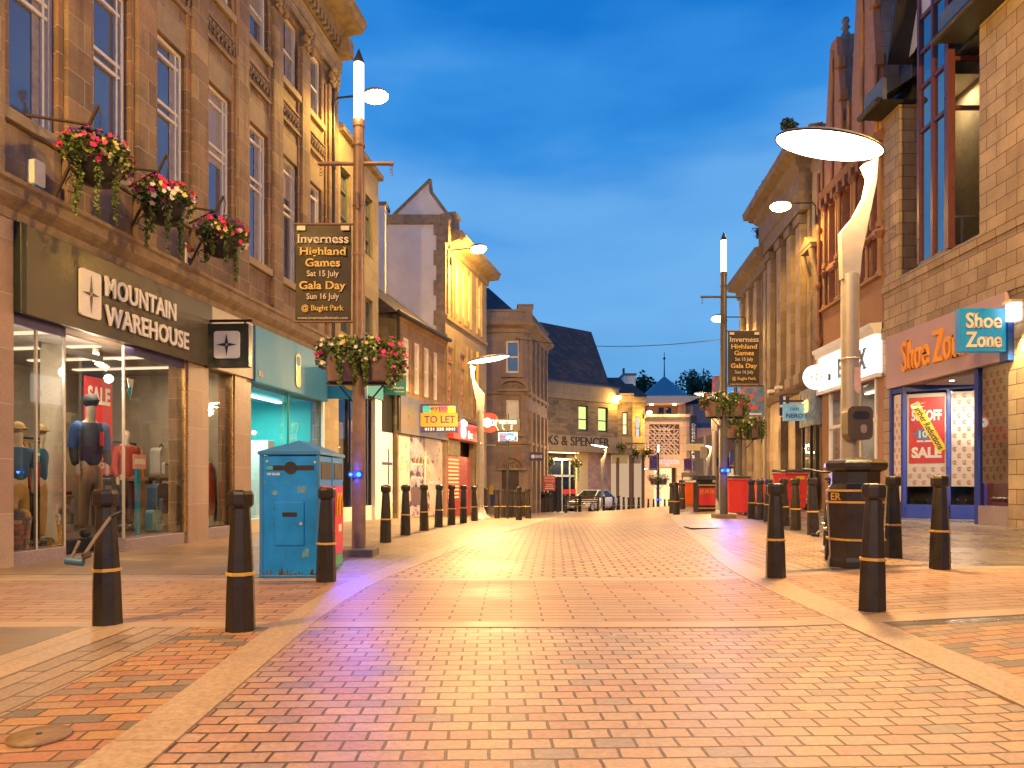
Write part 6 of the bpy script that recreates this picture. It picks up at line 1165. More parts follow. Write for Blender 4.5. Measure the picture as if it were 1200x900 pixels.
m.lathe([(.014, 0), (.014, .006)], 0, 0, alu, 12); m.build('hinge', S); m = MB(); m.lathe([(.016, 0), (.016, .008)], 0, 0, alu, 12); m.build('lock', S, (.42, -.012, .55), (math.radians(90), 0, 0))
stk = P('sticker_residue', (.10, .28, .5), .7, var=.4, sc=30); m = MB(); m.ext(rrect(.38, .47, .86, .93, .012), -.0025, 0, stk); m.ext(rrect(.12, .18, .84, .885, .01), -.0025, 0, stk); m.ext([(.42, .2), (.5, .22), (.49, .3), (.44, .28)], -.0025, 0, stk); m.build('sticker', S)
grm = P('grime', (.09, .085, .07), .8, var=.5, sc=12); m = MB(); rr_ = random.Random(2)
for k in range(26): x_ = .02 + .56 * rr_.random(); w_ = rr_.uniform(.004, .014); h_ = rr_.uniform(.01, .07); m.face([(x_ - w_, -.002, .03), (x_ + w_, -.002, .03), (x_ + w_ * .3, -.002, .03 + h_), (x_ - w_ * .3, -.002, .03 + h_)], grm)
for k in range(16): x_ = .04 + .52 * rr_.random(); z_ = rr_.uniform(.15, 1.05); l_ = rr_.uniform(.02, .09); a_ = rr_.uniform(-.5, .5); m.face([(x_, -.0022, z_), (x_ + .003, -.0022, z_), (x_ + .003 + l_ * a_, -.0022, z_ + l_), (x_ + l_ * a_, -.0022, z_ + l_)], stk)
m.build('scratches', S)
m = MB()
for px_, pz in ((.07, 1.18), (.56, 1.17)): m.ball((px_, -.004, pz), .014, alu, 6, 1, .4, 1)
m.build('rivet', S)
def arches(mb, x, y, z, w_, h_, mat, ax='y'):
    for k in (-1, 1):
        pts = [(k * w_ * .25 + w_ * .24 * math.cos(a), h_ * math.sin(a)) for a in [math.pi * i / 10 for i in range(11)]]
        mb.tube([((x, y + p[0], z + p[1]) if ax == 'x' else (x + p[0], y, z + p[1])) for p in pts], w_ * .055, mat, 5)
m = MB()
for y0_, y1_ in ((.06, .42), (.54, .88)):
    m.box(.6, .612, y0_, y1_, .18 if y0_ > .5 else .3, .93, mpk); m.box(.612, .615, y0_, y1_, .3, .75, mred); arches(m, .618, (y0_ + y1_) / 2, .6, .24, .24, yel, 'x'); m.box(.6, .606, y0_, y1_, 1.0, 1.18, blackp); m.box(.6, .62, (y0_ + y1_) / 2 - .03, (y0_ + y1_) / 2 + .08, .42, .5, white)
m.box(.6, .61, .56, .86, .05, .17, P('green_label', (.1, .35, .12))); m.build('side_panel', S)
# octagonal litter bin
p = GP(1002, 7.35); S = thing('litter_bin', 'large black octagonal litter bin with gold bands lettered LITTER', 'litter bin', p, math.radians(25))
m = MB(); m.lathe([(.275, -.02), (.275, .06), (.262, .1), (.285, .62), (.29, .8), (.245, .86), (.245, .98)], 0, 0, black, 8, False, .5); m.build('body', S, bevel=.006)
m = MB(); m.lathe([(.25, .98), (.3, 1.0), (.315, 1.03), (.315, 1.07), (.28, 1.1), (.1, 1.13), (.02, 1.14)], 0, 0, black, 8, False, .5); m.build('lid', S, bevel=.006)
for z in (.27, .655, .775): m = MB(); m.lathe([(.27 + z * .02, z), (.298, z + .003), (.298, z + .022), (.27 + z * .02, z + .025)], 0, 0, gold, 8, False, .5); m.build('gold_band', S)
for k, tx in ((4, 'ER'), (3, 'LITT')):
    a = 2 * math.pi * k / 8; m = MB(); m.text(tx, -.07 if k == 4 else -.1, .06 if k == 4 else .1, .69, .765, 0, gold, .006, .02, True); r_ = .2685; m.build('lettering', S, (r_ * math.cos(a), r_ * math.sin(a), 0), a + math.pi / 2)
# bicycle seen end-on behind the litter bin
p = GP(968.5, 7.95); S = thing('bicycle', 'dark bicycle leaning behind the litter bin, seen end-on', 'bicycle', p, .05); S.rotation_euler = (0, math.radians(3), math.radians(-23))
tyre = P('tyre_rubber', (.015, .014, .013), .8)
for yy in (0, 1.0):
    m = MB(); m.tube([(0, yy + .33 * math.cos(a), .345 + .33 * math.sin(a)) for a in [2 * math.pi * i / 24 for i in range(25)]], .022, tyre, 8, False)
    for k in range(10): a = math.pi * k / 10; m.tube([(0, yy + .32 * math.cos(a), .345 + .32 * math.sin(a)), (0, yy - .32 * math.cos(a), .345 - .32 * math.sin(a))], .002, stl, 3)
    m.tube([(-.05, yy, .345), (.05, yy, .345)], .02, stl, 6); m.build('wheel', S)
fbl = P('bike_black', (.02, .02, .022), .3); m = MB()
for a, b in (((0, 0, .345), (0, .42, .3)), ((0, 0, .345), (0, .28, .8)), ((0, .42, .3), (0, .26, .88)), ((0, .28, .8), (0, .82, .85)), ((0, .42, .3), (0, .84, .78)), ((0, 1.0, .345), (0, .8, .95))): m.tube([a, b], .017, fbl, 8)
m.build('frame', S); m = MB(); m.ball((0, .24, .92), .1, blackp, 6, .7, 1.3, .35); m.build('saddle', S); m = MB(); m.tube([(-.29, .82, 1.02), (-.1, .8, 1.0), (.1, .8, 1.0), (.25, .82, 1.02)], .016, fbl, 8); m.tube([(-.31, .8, 1.02), (-.2, .8, 1.015)], .02, blackp, 8); m.build('handlebar', S); m = MB(); m.box(-.17, -.08, .36, .44, .22, .25, blackp); m.tube([(-.08, .42, .3), (-.12, .4, .24)], .01, stl, 6); m.build('pedal', S)
# wheelie bins and containers
def wheelie(px, d, w_, dp, h, mat, lidm, label, rot=0, name='wheelie_bin', wheels=2):
    t = thing(name, label, 'wheelie bin', GP(px, d), rot); m = MB(); b, tp = w_ * .42, w_ * .5
    m.mesh([(-b, 0, .06), (b, 0, .06), (b, dp * .8, .06), (-b, dp * .8, .06), (-tp, -.06, h * .9), (tp, -.06, h * .9), (tp, dp, h * .9), (-tp, dp, h * .9)], [(3, 2, 1, 0), (0, 1, 5, 4), (1, 2, 6, 5), (2, 3, 7, 6), (3, 0, 4, 7), (4, 5, 6, 7)], mat)
    m.box(-tp - .02, tp + .02, -.085, dp + .02, h * .86, h * .9, mat); m.build('body', t, bevel=.02); m = MB(); m.mesh([(-tp - .025, -.1, h * .905), (tp + .025, -.1, h * .905), (tp + .025, dp + .05, h * .93), (-tp - .025, dp + .05, h * .93), (-tp, -.05, h * .96), (tp, -.05, h * .96), (tp, dp, h), (-tp, dp, h)], [(3, 2, 1, 0), (0, 1, 5, 4), (1, 2, 6, 5), (2, 3, 7, 6), (3, 0, 4, 7), (4, 5, 6, 7)], lidm); m.build('lid', t, bevel=.012)
    for sx in (-1, 1):
        for yy in ((dp * .8,) if wheels == 2 else (.05, dp * .8)): m = MB(); m.lathe([(.03, -.03), (.1, -.03), (.11, 0), (.1, .03), (.03, .03)], 0, 0, tyre, 14); m.build('wheel', t, (sx * (b + .035), yy, .1), (0, math.radians(90), 0))
    return t
br = P('bin_red', (.6, .035, .03), .4, var=.1); bo = P('bin_orange', (.7, .12, .02), .4, var=.08); wheelie(866, 18.4, .58, .6, 1.07, br, blackp, 'bright red wheelie bin beside the grey banner column', -.1); wheelie(810.5, 26.5, .55, .55, 1.02, bo, blackp, 'orange wheelie bin beyond the dark litter bin', .1)
t = wheelie(933, 21.6, .72, .9, 1.28, br, blackp, 'big red four-wheeled waste container with a yellow label', .05, 'waste_container', 4); m = MB(); m.box(-.02, .24, -.065, -.05, .95, 1.05, yel); m.box(-.33, .33, -.075, -.05, .6, .63, br); m.box(-.33, .33, -.075, -.05, .35, .38, br); m.build('label', t)
wheelie(896, 24, .4, .5, .95, bo, blackp, 'orange bin glimpsed between the far right bollards', 0)
p = GP(828.5, 21.5); S = thing('litter_bin', 'square black litter bin with a red panel of yellow arches', 'litter bin', p, .06); m = MB(); m.box(-.27, .27, 0, .5, -.02, .9, black); m.build('body', S, bevel=.01); m = MB(); m.box(-.3, .3, -.03, .53, .98, 1.12, black, .03); m.box(-.2, .2, .05, .45, .9, .98, blackp); m.build('lid', S, bevel=.01); m = MB(); m.box(-.25, .25, -.012, 0, .2, .74, mred)
for k in (-.16, 0, .16): arches(m, k, -.016, .55, .12, .13, yel)
m.build('advert_panel', S); m = MB(); m.box(-.28, .28, -.015, 0, .8, .84, gold); m.box(-.28, .28, -.015, 0, .1, .13, gold); m.build('gold_band', S)
p = GP(807, 30); S = thing('litter_bin', 'dark covered litter bin showing above the orange wheelie bin', 'litter bin', p); m = MB(); m.box(-.3, .3, 0, .5, 0, 1.1, blackp); m.build('body', S, bevel=.01); m = MB(); m.box(-.34, .34, -.04, .54, 1.22, 1.42, darkmetal, .05); m.box(-.28, -.24, 0, .04, 1.1, 1.22, darkmetal); m.box(.24, .28, 0, .04, 1.1, 1.22, darkmetal); m.build('hood', S)
for px, lab in ((852, 'white poster case glowing at the far right, left one'), (887, 'white lit advertising case behind the daisy sign, lower'),): pass
# fingerposts
p = GP(595, 21.6); S = thing('fingerpost', 'black fingerpost with a black toilets sign and a blue cycle sign', 'signpost', p); m = MB(); m.tube([(0, 0, 0), (0, 0, 3.25)], .04, darkmetal, 10); m.build('pole', S); zz = lambda py: CH - p[2] + (HY - py) / F * 21.6; xx = lambda px: (px - 595) / F * 21.6
m = MB(); m.ext([(xx(579), zz(497)), (xx(583), zz(491.5)), (xx(609), zz(491.5)), (xx(609), zz(505.5)), (xx(583), zz(505.5))][::-1], -.07, -.04, blackp); m.text('PUBLIC TOILETS', xx(585), xx(605), zz(497), zz(493), -.07, white, .004, .02); m.lathe([(.06, 0), (.06, .004)], 0, 0, blackp, 8)
m.tube([(xx(589), -.075, zz(499)), (xx(589), -.075, zz(501.5)), (xx(591), -.075, zz(503.8))], .01, white, 4); m.ball((xx(589), -.075, zz(498.4)), .017, white, 5); m.tube([(xx(599.5), -.075, zz(500)), (xx(599.5), -.075, zz(504))], .022, white, 4); m.ball((xx(599.5), -.075, zz(499)), .02, white, 5)
m.tube([(xx(583.5), -.075, zz(492.5)), (xx(580.5), -.075, zz(497)), (xx(583.5), -.075, zz(504.5))], .009, white, 4); m.build('toilets_sign', S)
m = MB(); m.box(xx(584), xx(606.5), -.07, -.04, zz(517), zz(507), white); m.box(xx(584.6), xx(606), -.074, -.07, zz(516.6), zz(507.4), P('sign_road_blue', (.01, .08, .42), .4)); m.box(xx(586), xx(589), -.078, -.074, zz(514), zz(510), MC['panel_red']); m.box(xx(589.6), xx(592), -.078, -.074, zz(514), zz(510), MC['panel_red'])
for q in (595, 599.5): m.tube([(xx(q) + .045 * math.cos(a), -.077, zz(513.3) + .045 * math.sin(a)) for a in [k * .7 for k in range(10)]], .009, white, 4)
m.tube([(xx(595), -.077, zz(513)), (xx(597), -.077, zz(511)), (xx(599.5), -.077, zz(513))], .008, white, 4); m.tube([(xx(602), -.077, zz(515)), (xx(602.5), -.077, zz(512)), (xx(604.3), -.077, zz(509.3))], .013, white, 4); m.tube([(xx(602.3), -.077, zz(510)), (xx(604.6), -.077, zz(509)), (xx(605), -.077, zz(511.6))], .011, white, 4); m.build('cycle_sign', S)
p = GP(826, 36); S = thing('fingerpost', 'pale fingerpost with two blank cream boards by the right column', 'signpost', p); m = MB(); m.tube([(0, 0, 0), (0, 0, 3.7)], .06, palegrey, 8); m.build('pole', S); m = MB(); m.box(-.95, .05, -.04, .04, 2.95, 3.3, cream); m.box(-.25, .1, -.09, -.05, 2.55, 3.15, palegrey); m.build('board', S)
# ---------- before the store: sign, benches, car, bins
rs = P('sign_red', (.62, .06, .04), .45, var=.06); p = GP(644, 40); S = thing('notice_board', 'red notice with rows of white lettering on dark timber posts', 'notice', p); m = MB()
for x_ in (-.22, .0, .16): m.box(x_ - .05, x_ + .05, -.05, .05, -.1, 1.45, P('dark_timber', (.05, .035, .025), .8))
m.box(.44, .56, -.06, .06, -.1, 2.05, MC['dark_timber']); m.box(-.3, .3, -.04, .04, .75, .85, MC['dark_timber']); m.build('post', S)
m = MB(); m.box(-.36, .32, -.09, -.06, 1.25, 2.1, rs); m.build('board', S); m = MB(); m.text('CAUTION', -.3, .26, 1.9, 2.03, -.09, white, .004, .02); m.text('WET SLABS', -.28, .26, 1.72, 1.83, -.09, white, .004, .01)
for k in range(3): m.box(-.28 + .04 * k, .24 - .03 * k, -.094, -.09, 1.34 + k * .11, 1.39 + k * .11, white)
m.build('lettering', S)
def bench(px, d, w_, label):
    t = thing('bench', label, 'bench', GP(px, d), 0, 'slatted benches before the store'); wood = P('bench_wood', (.10, .055, .03), .6, var=.2)
    for k in range(3): m = MB(); m.box(-w_ / 2, w_ / 2, .02 + k * .13, .13 + k * .13, .44, .475, wood); m.build('seat_slat', t)
    m = MB()
    for k in range(4): m.box(-w_ / 2, w_ / 2, -.05, -.02, .52 + k * .11, .605 + k * .11, wood)
    m.build('backrest', t)
    for sx in (-1, 1): m = MB(); x_ = sx * (w_ / 2 - .06); m.box(x_ - .03, x_ + .03, -.08, -.052, 0, .98, blackp); m.box(x_ - .03, x_ + .03, .4, .44, 0, .62, blackp); m.box(x_ - .035, x_ + .035, -.05, .44, .62, .66, blackp); m.build('leg', t)
bench(671.5, 40.8, 1.0, 'short dark bench at the car bonnet'); bench(690, 41.2, 1.25, 'brown slatted bench in front of the car doors')
for px, lab in ((635.5, 'black litter bin against the corner building pillar'), (640.5, 'black litter bin behind the red notice')):
    S = thing('litter_bin', lab, 'litter bin', GP(px, 42)); m = MB(); m.lathe([(.26, 0), (.28, .8), (.25, .85)], 0, 0, blackp, 12); m.build('body', S); m = MB(); m.lathe([(.2, .85), (.22, 1.02), (.29, 1.02), (.27, 1.16), (.05, 1.22)], 0, 0, blackp, 12); m.build('hood', S)
# car, a pale saloon: loft of cross sections along its length
def car(px, d, rot, label):
    t = thing('parked_car', label, 'car', GP(px, d), rot); paint = P('car_silver', (.6, .6, .6), .25, .3, var=.05); cg = panemat('car_glass', 1.6, (.02, .025, .02))
    sec = [(-2.15, .42, .62, .70), (-2.05, .28, .7, .78), (-1.5, .22, .78, .84), (-.75, .2, .9, .86), (.2, .2, .92, .87), (1.2, .2, .94, .86), (1.9, .24, .95, .82), (2.15, .34, .9, .74), (2.22, .45, .8, .66)]
    m = MB(); vs = []; n = 10
    for x_, z0_, z1_, w_ in sec:
        for q in ((-w_ * .9, z0_), (-w_, z0_ + .15), (-w_, (z0_ + z1_) / 2), (-w_ * .97, z1_ - .06), (-w_ * .85, z1_), (w_ * .85, z1_), (w_ * .97, z1_ - .06), (w_, (z0_ + z1_) / 2), (w_, z0_ + .15), (w_ * .9, z0_)): vs.append((x_, q[0], q[1]))
    m.mesh(vs, [(i * n + k, i * n + (k + 1) % n, (i + 1) * n + (k + 1) % n, (i + 1) * n + k) for i in range(len(sec) - 1) for k in range(n)], paint, True); m.mesh(vs, [list(range(n))[::-1], list(range(len(vs) - n, len(vs)))], paint); m.build('body', t)
    m = MB(); cab = [(-.95, .88, .74), (-.2, 1.4, .58), (.25, 1.45, .58), (.95, 1.42, .57), (1.75, .93, .72)]; vs = [(x_, s_ * w_, z_) for x_, z_, w_ in cab for s_ in (-1, 1)]
    m.mesh(vs, [(0, 2, 3, 1), (6, 8, 9, 7)], cg); m.mesh(vs, [(2, 4, 5, 3), (4, 6, 7, 5)], paint, True); m.build('windscreen', t)
    for s_ in (-1, 1):
        m = MB(); q = lambda x_, z_: (x_, s_ * (.745 - (z_ - .88) * .3), z_); m.mesh([q(-.85, .9), q(-.2, 1.36), q(.35, 1.4), q(.35, .9), q(.42, .9), q(.42, 1.4), q(.92, 1.37), q(1.55, .94)], [(0, 1, 2, 3), (4, 5, 6, 7)], cg); m.build('side_window', t)
        m = MB(); m.tube([q(-.95, .88), q(-.2, 1.4), q(.95, 1.42), q(1.75, .93)], .035, paint, 6); m.tube([q(.385, .9), q(.385, 1.42)], .03, paint, 6); m.build('roof_pillar', t)
        for x_ in (-1.35, 1.35): m = MB(); m.lathe([(.05, -.1), (.3, -.1), (.32, -.05), (.32, .05), (.3, .1), (.05, .1)], 0, 0, tyre, 20); w_ = m.build('wheel', t, (x_, s_ * .76, .32), (math.radians(90), 0, 0)); m = MB(); m.lathe([(.2, -.115), (.2, .115)], 0, 0, palegrey, 14); m.build('rim', w_)
        m = MB(); m.ball((-2.05, s_ * .5, .6), .15, P('headlight_glass', (.8, .8, .75), .1), 8, .6, 1.2, .6); m.build('headlight', t)
        m = MB(); m.ball((-.7, s_ * .9, .95), .09, paint, 6, .6, 1, .7); m.build('mirror', t)
    m = MB(); m.box(-2.2, -2.15, -.35, .35, .45, .58, blackp); m.box(-2.185, -2.165, -.26, .26, .32, .42, white); m.build('grille', t)
car(694, 47, math.radians(52), 'silver-white saloon car parked behind the benches by the store')
# hanging baskets on the store
for i, (px, py, d, lab) in enumerate(((643, 541, 46.5, 'flower basket left of the store doors'), (676, 543, 47, 'flower basket right of the store doors'), (728, 524, 51.5, 'yellow-lit flower basket on the first stepped bay'), (745, 530, 54.5, 'flower basket on the farthest stepped bay'), (758, 529, 56, 'flower basket beside the peach portal'))):
    x, y, z = W(px, py, d); t = thing('flower_basket', lab, 'flower basket', (x, y, z), 0, 'flower baskets on the store wall'); rnd = random.Random(80 + i); m = MB(); m.lathe([(.05, -.3), (.2, -.25), (.28, -.05)], 0, 0, blackp, 10); m.build('bowl', t)
    bl_ = [((0, 0, .08), (.4, .4, .25)), ((-.15, 0, 0), (.25, .25, .25)), ((.15, 0, 0), (.25, .25, .25))]; m = MB(); leafcloud(m, bl_, 450, .06, leafs, rnd, .7)
    for xx_ in (-.15, .1): trail(m, xx_, -.2, -.1, 1.0 if i < 2 else .4, .09, 90, .05, rnd, leafs[1:])
    m.build('foliage', t); m = MB(); flowers(m, bl_, 40, .06, lambda r, p: r.choice(['pink', 'red', 'white', 'yellow']), rnd); m.build('flowers', t)
    m = MB(); m.tube([(0, 0, .2), (0, 0, .7), (0, .6, .7)], .02, darkmetal, 5); m.build('bracket', t)
# overhead wire
a = Vector((ex(604) - 1.58, 37.9, 8.75)); b = Vector((10.6, 32.4, CH + (HY - 394) / F * 32.4)); m = MB(); m.tube([a.lerp(b, i / 24) + Vector((0, 0, -.45 * 4 * (i / 24) * (1 - i / 24))) for i in range(25)], .018, blackp, 5); tag(m.build('overhead_wire'), 'thin dark wire sagging across the street between the facades', 'wire')
# weeds on the classical roof
for i, (px, py, d, r, lab) in enumerate(((897, 222, 27.0, .55, 'bushy plant growing out of the classical cornice above the wall lantern'), (891, 275, 28.6, .45, 'thin weed growing on the lower cornice of the classical building'), (926, 148, 24.2, .35, 'small sapling on the classical parapet by the big lamp'))):
    x, y, z = W(px, py, d); t = thing('roof_weed', lab, 'plant', (x, y, z)); rnd = random.Random(i + 9); m = MB(); leafcloud(m, [((rnd.uniform(-.4, .4) * r, rnd.uniform(-.4, .4) * r, rnd.uniform(-.5, .5) * r), (r * .5,) * 3) for k in range(7)], 380, .06, treel[1:], rnd, .6); m.build('foliage', t); m = MB(); m.tube([(.1, .2, -r * 1.3), (0, 0, 0)], .03, bark, 5); m.build('stem', t)
p = GP(882, 40); t = thing('tree', 'small yellow-lit tree glimpsed behind the short basket post', 'tree', p); m = MB(); m.tube([(0, 0, 0), (0, 0, 2.6)], [.12, .07], bark, 6); m.build('trunk', t); m = MB(); leafcloud(m, [((random.uniform(-.8, .8), random.uniform(-.8, .8), 2.9 + random.uniform(-.8, 1)), (.6, .6, .5)) for k in range(9)], 900, .1, [leafs[2], leafs[1]], random.Random(4)); m.build('crown', t); lamp('POINT', 'sodium_light', (p[0] - .3, p[1] - 2.2, p[2] + 4.6), 120, sod, .1)
# manhole and cover plate
x, y = GI(46, 866); m = MB(); m.lathe([(.105, 0), (.105, .012), (.02, .014)], 0, 0, P('manhole_iron', (.2, .13, .085), .6, .2, var=.3, sc=30), 24); m.lathe([(.012, .014), (.01, .018)], 0, 0, blackp, 8); o = m.build('manhole_cover', None, (x, y, gz(x, y) + .006)); tag(o, 'round iron cover set in the staggered pavers at bottom left', 'manhole cover')
x, y = GI(824, 619); m = MB(); m.box(-.3, .3, -.25, .25, 0, .02, darkmetal); o = m.build('drain_cover', None, (x, y, gz(x, y) + .003)); tag(o, 'flat dark metal drain cover in the paving near the column plinth', 'drain cover')

# ================================================================== INSIDE THE CLOTHING SHOP WINDOW
def garment_rail(u0, y_, n, w_, label, seed):
    rnd = random.Random(seed); S = thing('clothes_rail', label, 'clothes rail', FA.w(u0, y_, .17), FA.rot, 'clothes rails inside the shop'); m = MB()
    for x_ in (0, w_): m.tube([(x_, 0, 0), (x_, 0, 1.5)], .018, darkmetal, 6)
    m.tube([(0, 0, 1.5), (w_, 0, 1.5)], .018, darkmetal, 6); m.build('rail', S); cols = [P('cloth_%d' % k, c, .85, var=.2, bump=.1) for k, c in enumerate(((.3, .03, .03), (.03, .05, .14), (.03, .16, .2), (.25, .2, .12), (.05, .05, .05), (.4, .16, .05), (.12, .16, .07)))]
    for k in range(n):
        x_ = w_ * (k + .5) / n; m = MB(); l_ = rnd.uniform(.6, .85); m.mesh([(x_ + dx, dy * q, 1.46 - l_ * (1 - t_)) for t_, q in ((0, 1), (.75, .9), (.93, .8), (1, .2)) for dx, dy in ((-.028, -.2), (.028, -.2), (.028, .2), (-.028, .2))], [(4 * i + a, 4 * i + (a + 1) % 4, 4 * i + 4 + (a + 1) % 4, 4 * i + 4 + a) for i in range(3) for a in range(4)], rnd.choice(cols)); m.build('garment', S)
garment_rail(8.15, 2.2, 11, 1.3, 'clothes rail at the back behind the first pane', 1); garment_rail(9.9, 2.4, 12, 1.4, 'clothes rail at the back behind the display table', 2); garment_rail(11.9, 1.9, 7, .8, 'short clothes rail behind the narrow pane', 3)
skinm = P('mannequin_cream', (.62, .54, .44), .4, var=.04)
def skin(name, par, pts, edges, rad, mat, sub=2):
    me = bpy.data.meshes.new(name); me.from_pydata(pts, edges, []); me.materials.append(mat); o = link(name, me, par); o.modifiers.new('skin', 'SKIN'); sb = o.modifiers.new('smooth', 'SUBSURF'); sb.levels = sub; sb.render_levels = sub
    for i, r in enumerate(rad): me.skin_vertices[0].data[i].radius = r if isinstance(r, tuple) else (r, r)
    me.skin_vertices[0].data[0].use_root = True
    o.modifiers['skin'].use_smooth_shade = True
    return o
def mannequin(u_, y_, z_, rot, h, label, top, legs_, jacket=True, hat=None):
    p = FA.w(u_, y_, z_); t = thing('mannequin', label, 'mannequin', p, FA.rot + rot, 'mannequins in the shop window'); s = h / 1.85; t.scale = (s * .8, s * .86, s)
    pts = [(0, 0, .98), (0, 0, 1.2), (0, 0, 1.42), (0, 0, 1.53), (0, -.02, 1.64), (0, -.02, 1.78)]; ed = [(0, 1), (1, 2), (2, 3), (3, 4), (4, 5)]; rad = [(.15, .11), (.13, .1), (.15, .1), .055, (.085, .1), (.07, .085)]
    for sx in (-1, 1):
        b = len(pts); pts += [(sx * .18, 0, 1.44), (sx * .24, .02, 1.16), (sx * .23, -.06, .92), (sx * .225, -.08, .8)]; ed += [(2, b), (b, b + 1), (b + 1, b + 2), (b + 2, b + 3)]; rad += [.06, .045, .035, (.02, .04)]
        b = len(pts); pts += [(sx * .09, 0, .86), (sx * .1, -.01, .48), (sx * .11, .02, .1), (sx * .12, -.12, .04)]; ed += [(0, b), (b, b + 1), (b + 1, b + 2), (b + 2, b + 3)]; rad += [.09, .06, .045, (.04, .035)]
    skin('body', t, pts, ed, rad, skinm)
    jp = [(0, 0, .86 if jacket else .96), (0, 0, 1.15), (0, 0, 1.4), (0, 0, 1.5)]; je = [(0, 1), (1, 2), (2, 3)]; jr = [(.19, .145), (.175, .135), (.185, .13), (.085, .085)]
    for sx in (-1, 1):
        b = len(jp); jp += [(sx * .2, 0, 1.43), (sx * .26, .02, 1.16)] + ([(sx * .25, -.06, .92)] if jacket else []); je += [(2, b), (b, b + 1)] + ([(b + 1, b + 2)] if jacket else []); jr += [.09, .072 if jacket else .07] + ([.058] if jacket else [])
    skin('jacket' if jacket else 'top', t, jp, je, jr, top[0])
    if len(top) > 1:
        m = MB()
        for sx in (-1, 1): m.ball((sx * .19, -.005, 1.42), .1, top[1], 8, 1, 1.0, 1.0); m.tube([(sx * .205, 0, 1.42), (sx * .235, .01, 1.3), (sx * .26, .02, 1.16)], [.095, .088, .08], top[1], 12)
        m.build('shoulder_panel', t); m = MB(); m.box(.07, .13, -.16, -.145, 1.2, 1.38, mred); m.build('price_tag', t)
    tp = [(0, 0, .88), (0, 0, 1.02)]; te = [(0, 1)]; tr = [(.165, .125), (.155, .118)]
    for sx in (-1, 1): b = len(tp); tp += [(sx * .09, 0, .74), (sx * .1, -.01, .48), (sx * .115, .02, .1)]; te += [(0, b), (b, b + 1), (b + 1, b + 2)]; tr += [.108, .088, .085]
    skin('trousers', t, tp, te, tr, legs_)
    if hat:
        m = MB(); m.ball((0, -.01, 1.79), .115, hat, 10, 1, 1.1, .85)
        if hat.name == 'cap_black': m.lathe([(.11, 1.78), (.11, 1.79)], 0, -.1, hat, 14, True, 0, .75, 1.0)
        else: m.lathe([(.17, 1.77), (.175, 1.785), (.1, 1.8)], 0, 0, hat, 18)
        m.build('hat', t)
    m = MB()
    for sx in (-1, 1): m.ball((sx * .12, -.07, .05), .075, blackp, 8, .8, 1.9, .75)
    m.build('shoes', t); return t
jn = P('jacket_navy', (.012, .016, .035), .7, var=.15); jb = P('jacket_blue', (.01, .07, .3), .6, var=.1); khaki = P('khaki_cloth', (.40, .25, .09), .85, var=.12, bump=.1); teeb = P('tee_blue', (.015, .1, .28), .85); jr_ = P('jacket_red', (.4, .03, .02), .6); capb = P('cap_black', (.012, .012, .013), .8); straw = P('straw_hat', (.4, .28, .14), .9, var=.2, sc=40)
mannequin(FA.u(106, .5), .5, .2, -.45, 1.98, 'mannequin in navy and blue jacket, khaki trousers and black cap', (jn, jb), khaki, True, capb)
mannequin(FA.u(21, .5), .5, .17, -.4, 1.52, 'mannequin in blue tee shirt and straw hat at the shop window edge', (teeb,), khaki, False, straw)
mannequin(FA.u(147, 1.1), 1.1, .17, -.3, 1.72, 'mannequin in a red jacket half hidden behind the capped mannequin', (jr_,), jn, True, None)
def flat_thing(name, label, cat, u0, u1, z0, z1, y, mat, extra=None, rot=0):
    S = thing(name, label, cat, FA.w(u0, y, 0), FA.rot); m = MB(); m.box(0, u1 - u0, -.01, .01, z0, z1, mat); m.build('sheet', S)
    if extra: m = MB(); extra(m, u1 - u0); m.build('lettering', S)
    return S
ua, ub = FA.u(99, 1.2), FA.u(131, 1.2); zt_ = FA.z(110, 442, 1.2); zb2 = FA.z(110, 556, 1.2)
flat_thing('sale_banner', 'tall red SALE banner hanging behind the capped mannequin', 'banner', ua, ub, zb2, zt_, 1.2, redp, lambda m, w: (m.text('SALE', .05, w - .05, zt_ - .42, zt_ - .14, -.01, white, .004, .04), m.text('UP TO', .06, .3, 1.75, 1.83, -.01, white, .004, .02), m.text('50%', .1, w - .06, 1.32, 1.6, -.01, white, .004, .04), m.text('OFF', .3, w - .06, 1.18, 1.28, -.01, white, .004, .03), m.box(.05, w - .05, -.014, -.01, 1.02, 1.03, white)))
flat_thing('window_picture', 'colourful printed picture board standing low in the shop window', 'picture', FA.u(47, .5), FA.u(86, .5), .2, .78, .5, P('picture_green', (.22, .3, .12), .5, var=.6, sc=6, speck=((.6, .5, .4), 4, .55)), lambda m, w: (m.box(0, w, -.013, -.01, .2, .4, cream), m.text('Big Summer Sale', .06, w - .06, .27, .34, -.013, khaki, .003, .02)))
S = flat_thing('teal_card', 'small teal card hanging in the first shop window pane', 'card', FA.u(39, .5), FA.u(53, .5), FA.z(45, 541, .5), FA.z(45, 526, .5), .5, P('teal_card_print', (.02, .4, .36), .4), lambda m, w: m.box(.03, w - .03, -.014, -.01, FA.z(45, 534, .5), FA.z(45, 531, .5), white))
def backpack(u_, y_, z_, mat, label, s=1):
    S = thing('backpack', label, 'backpack', FA.w(u_, y_, z_), FA.rot, 'backpacks in the shop window'); S.scale = (s,) * 3; m = MB(); m.ext(rrect(-.16, .16, 0, .5, .09), -.09, .1, mat); m.build('bag', S, bevel=.035); m = MB(); m.ext(rrect(-.12, .12, .03, .25, .04), -.15, -.08, mat); m.box(-.1, .1, -.152, -.15, .2, .215, blackp); m.build('pocket', S, bevel=.02); m = MB(); m.tube([(-.06, 0, .5), (0, 0, .57), (.06, 0, .5)], .012, blackp, 6); m.build('strap', S)
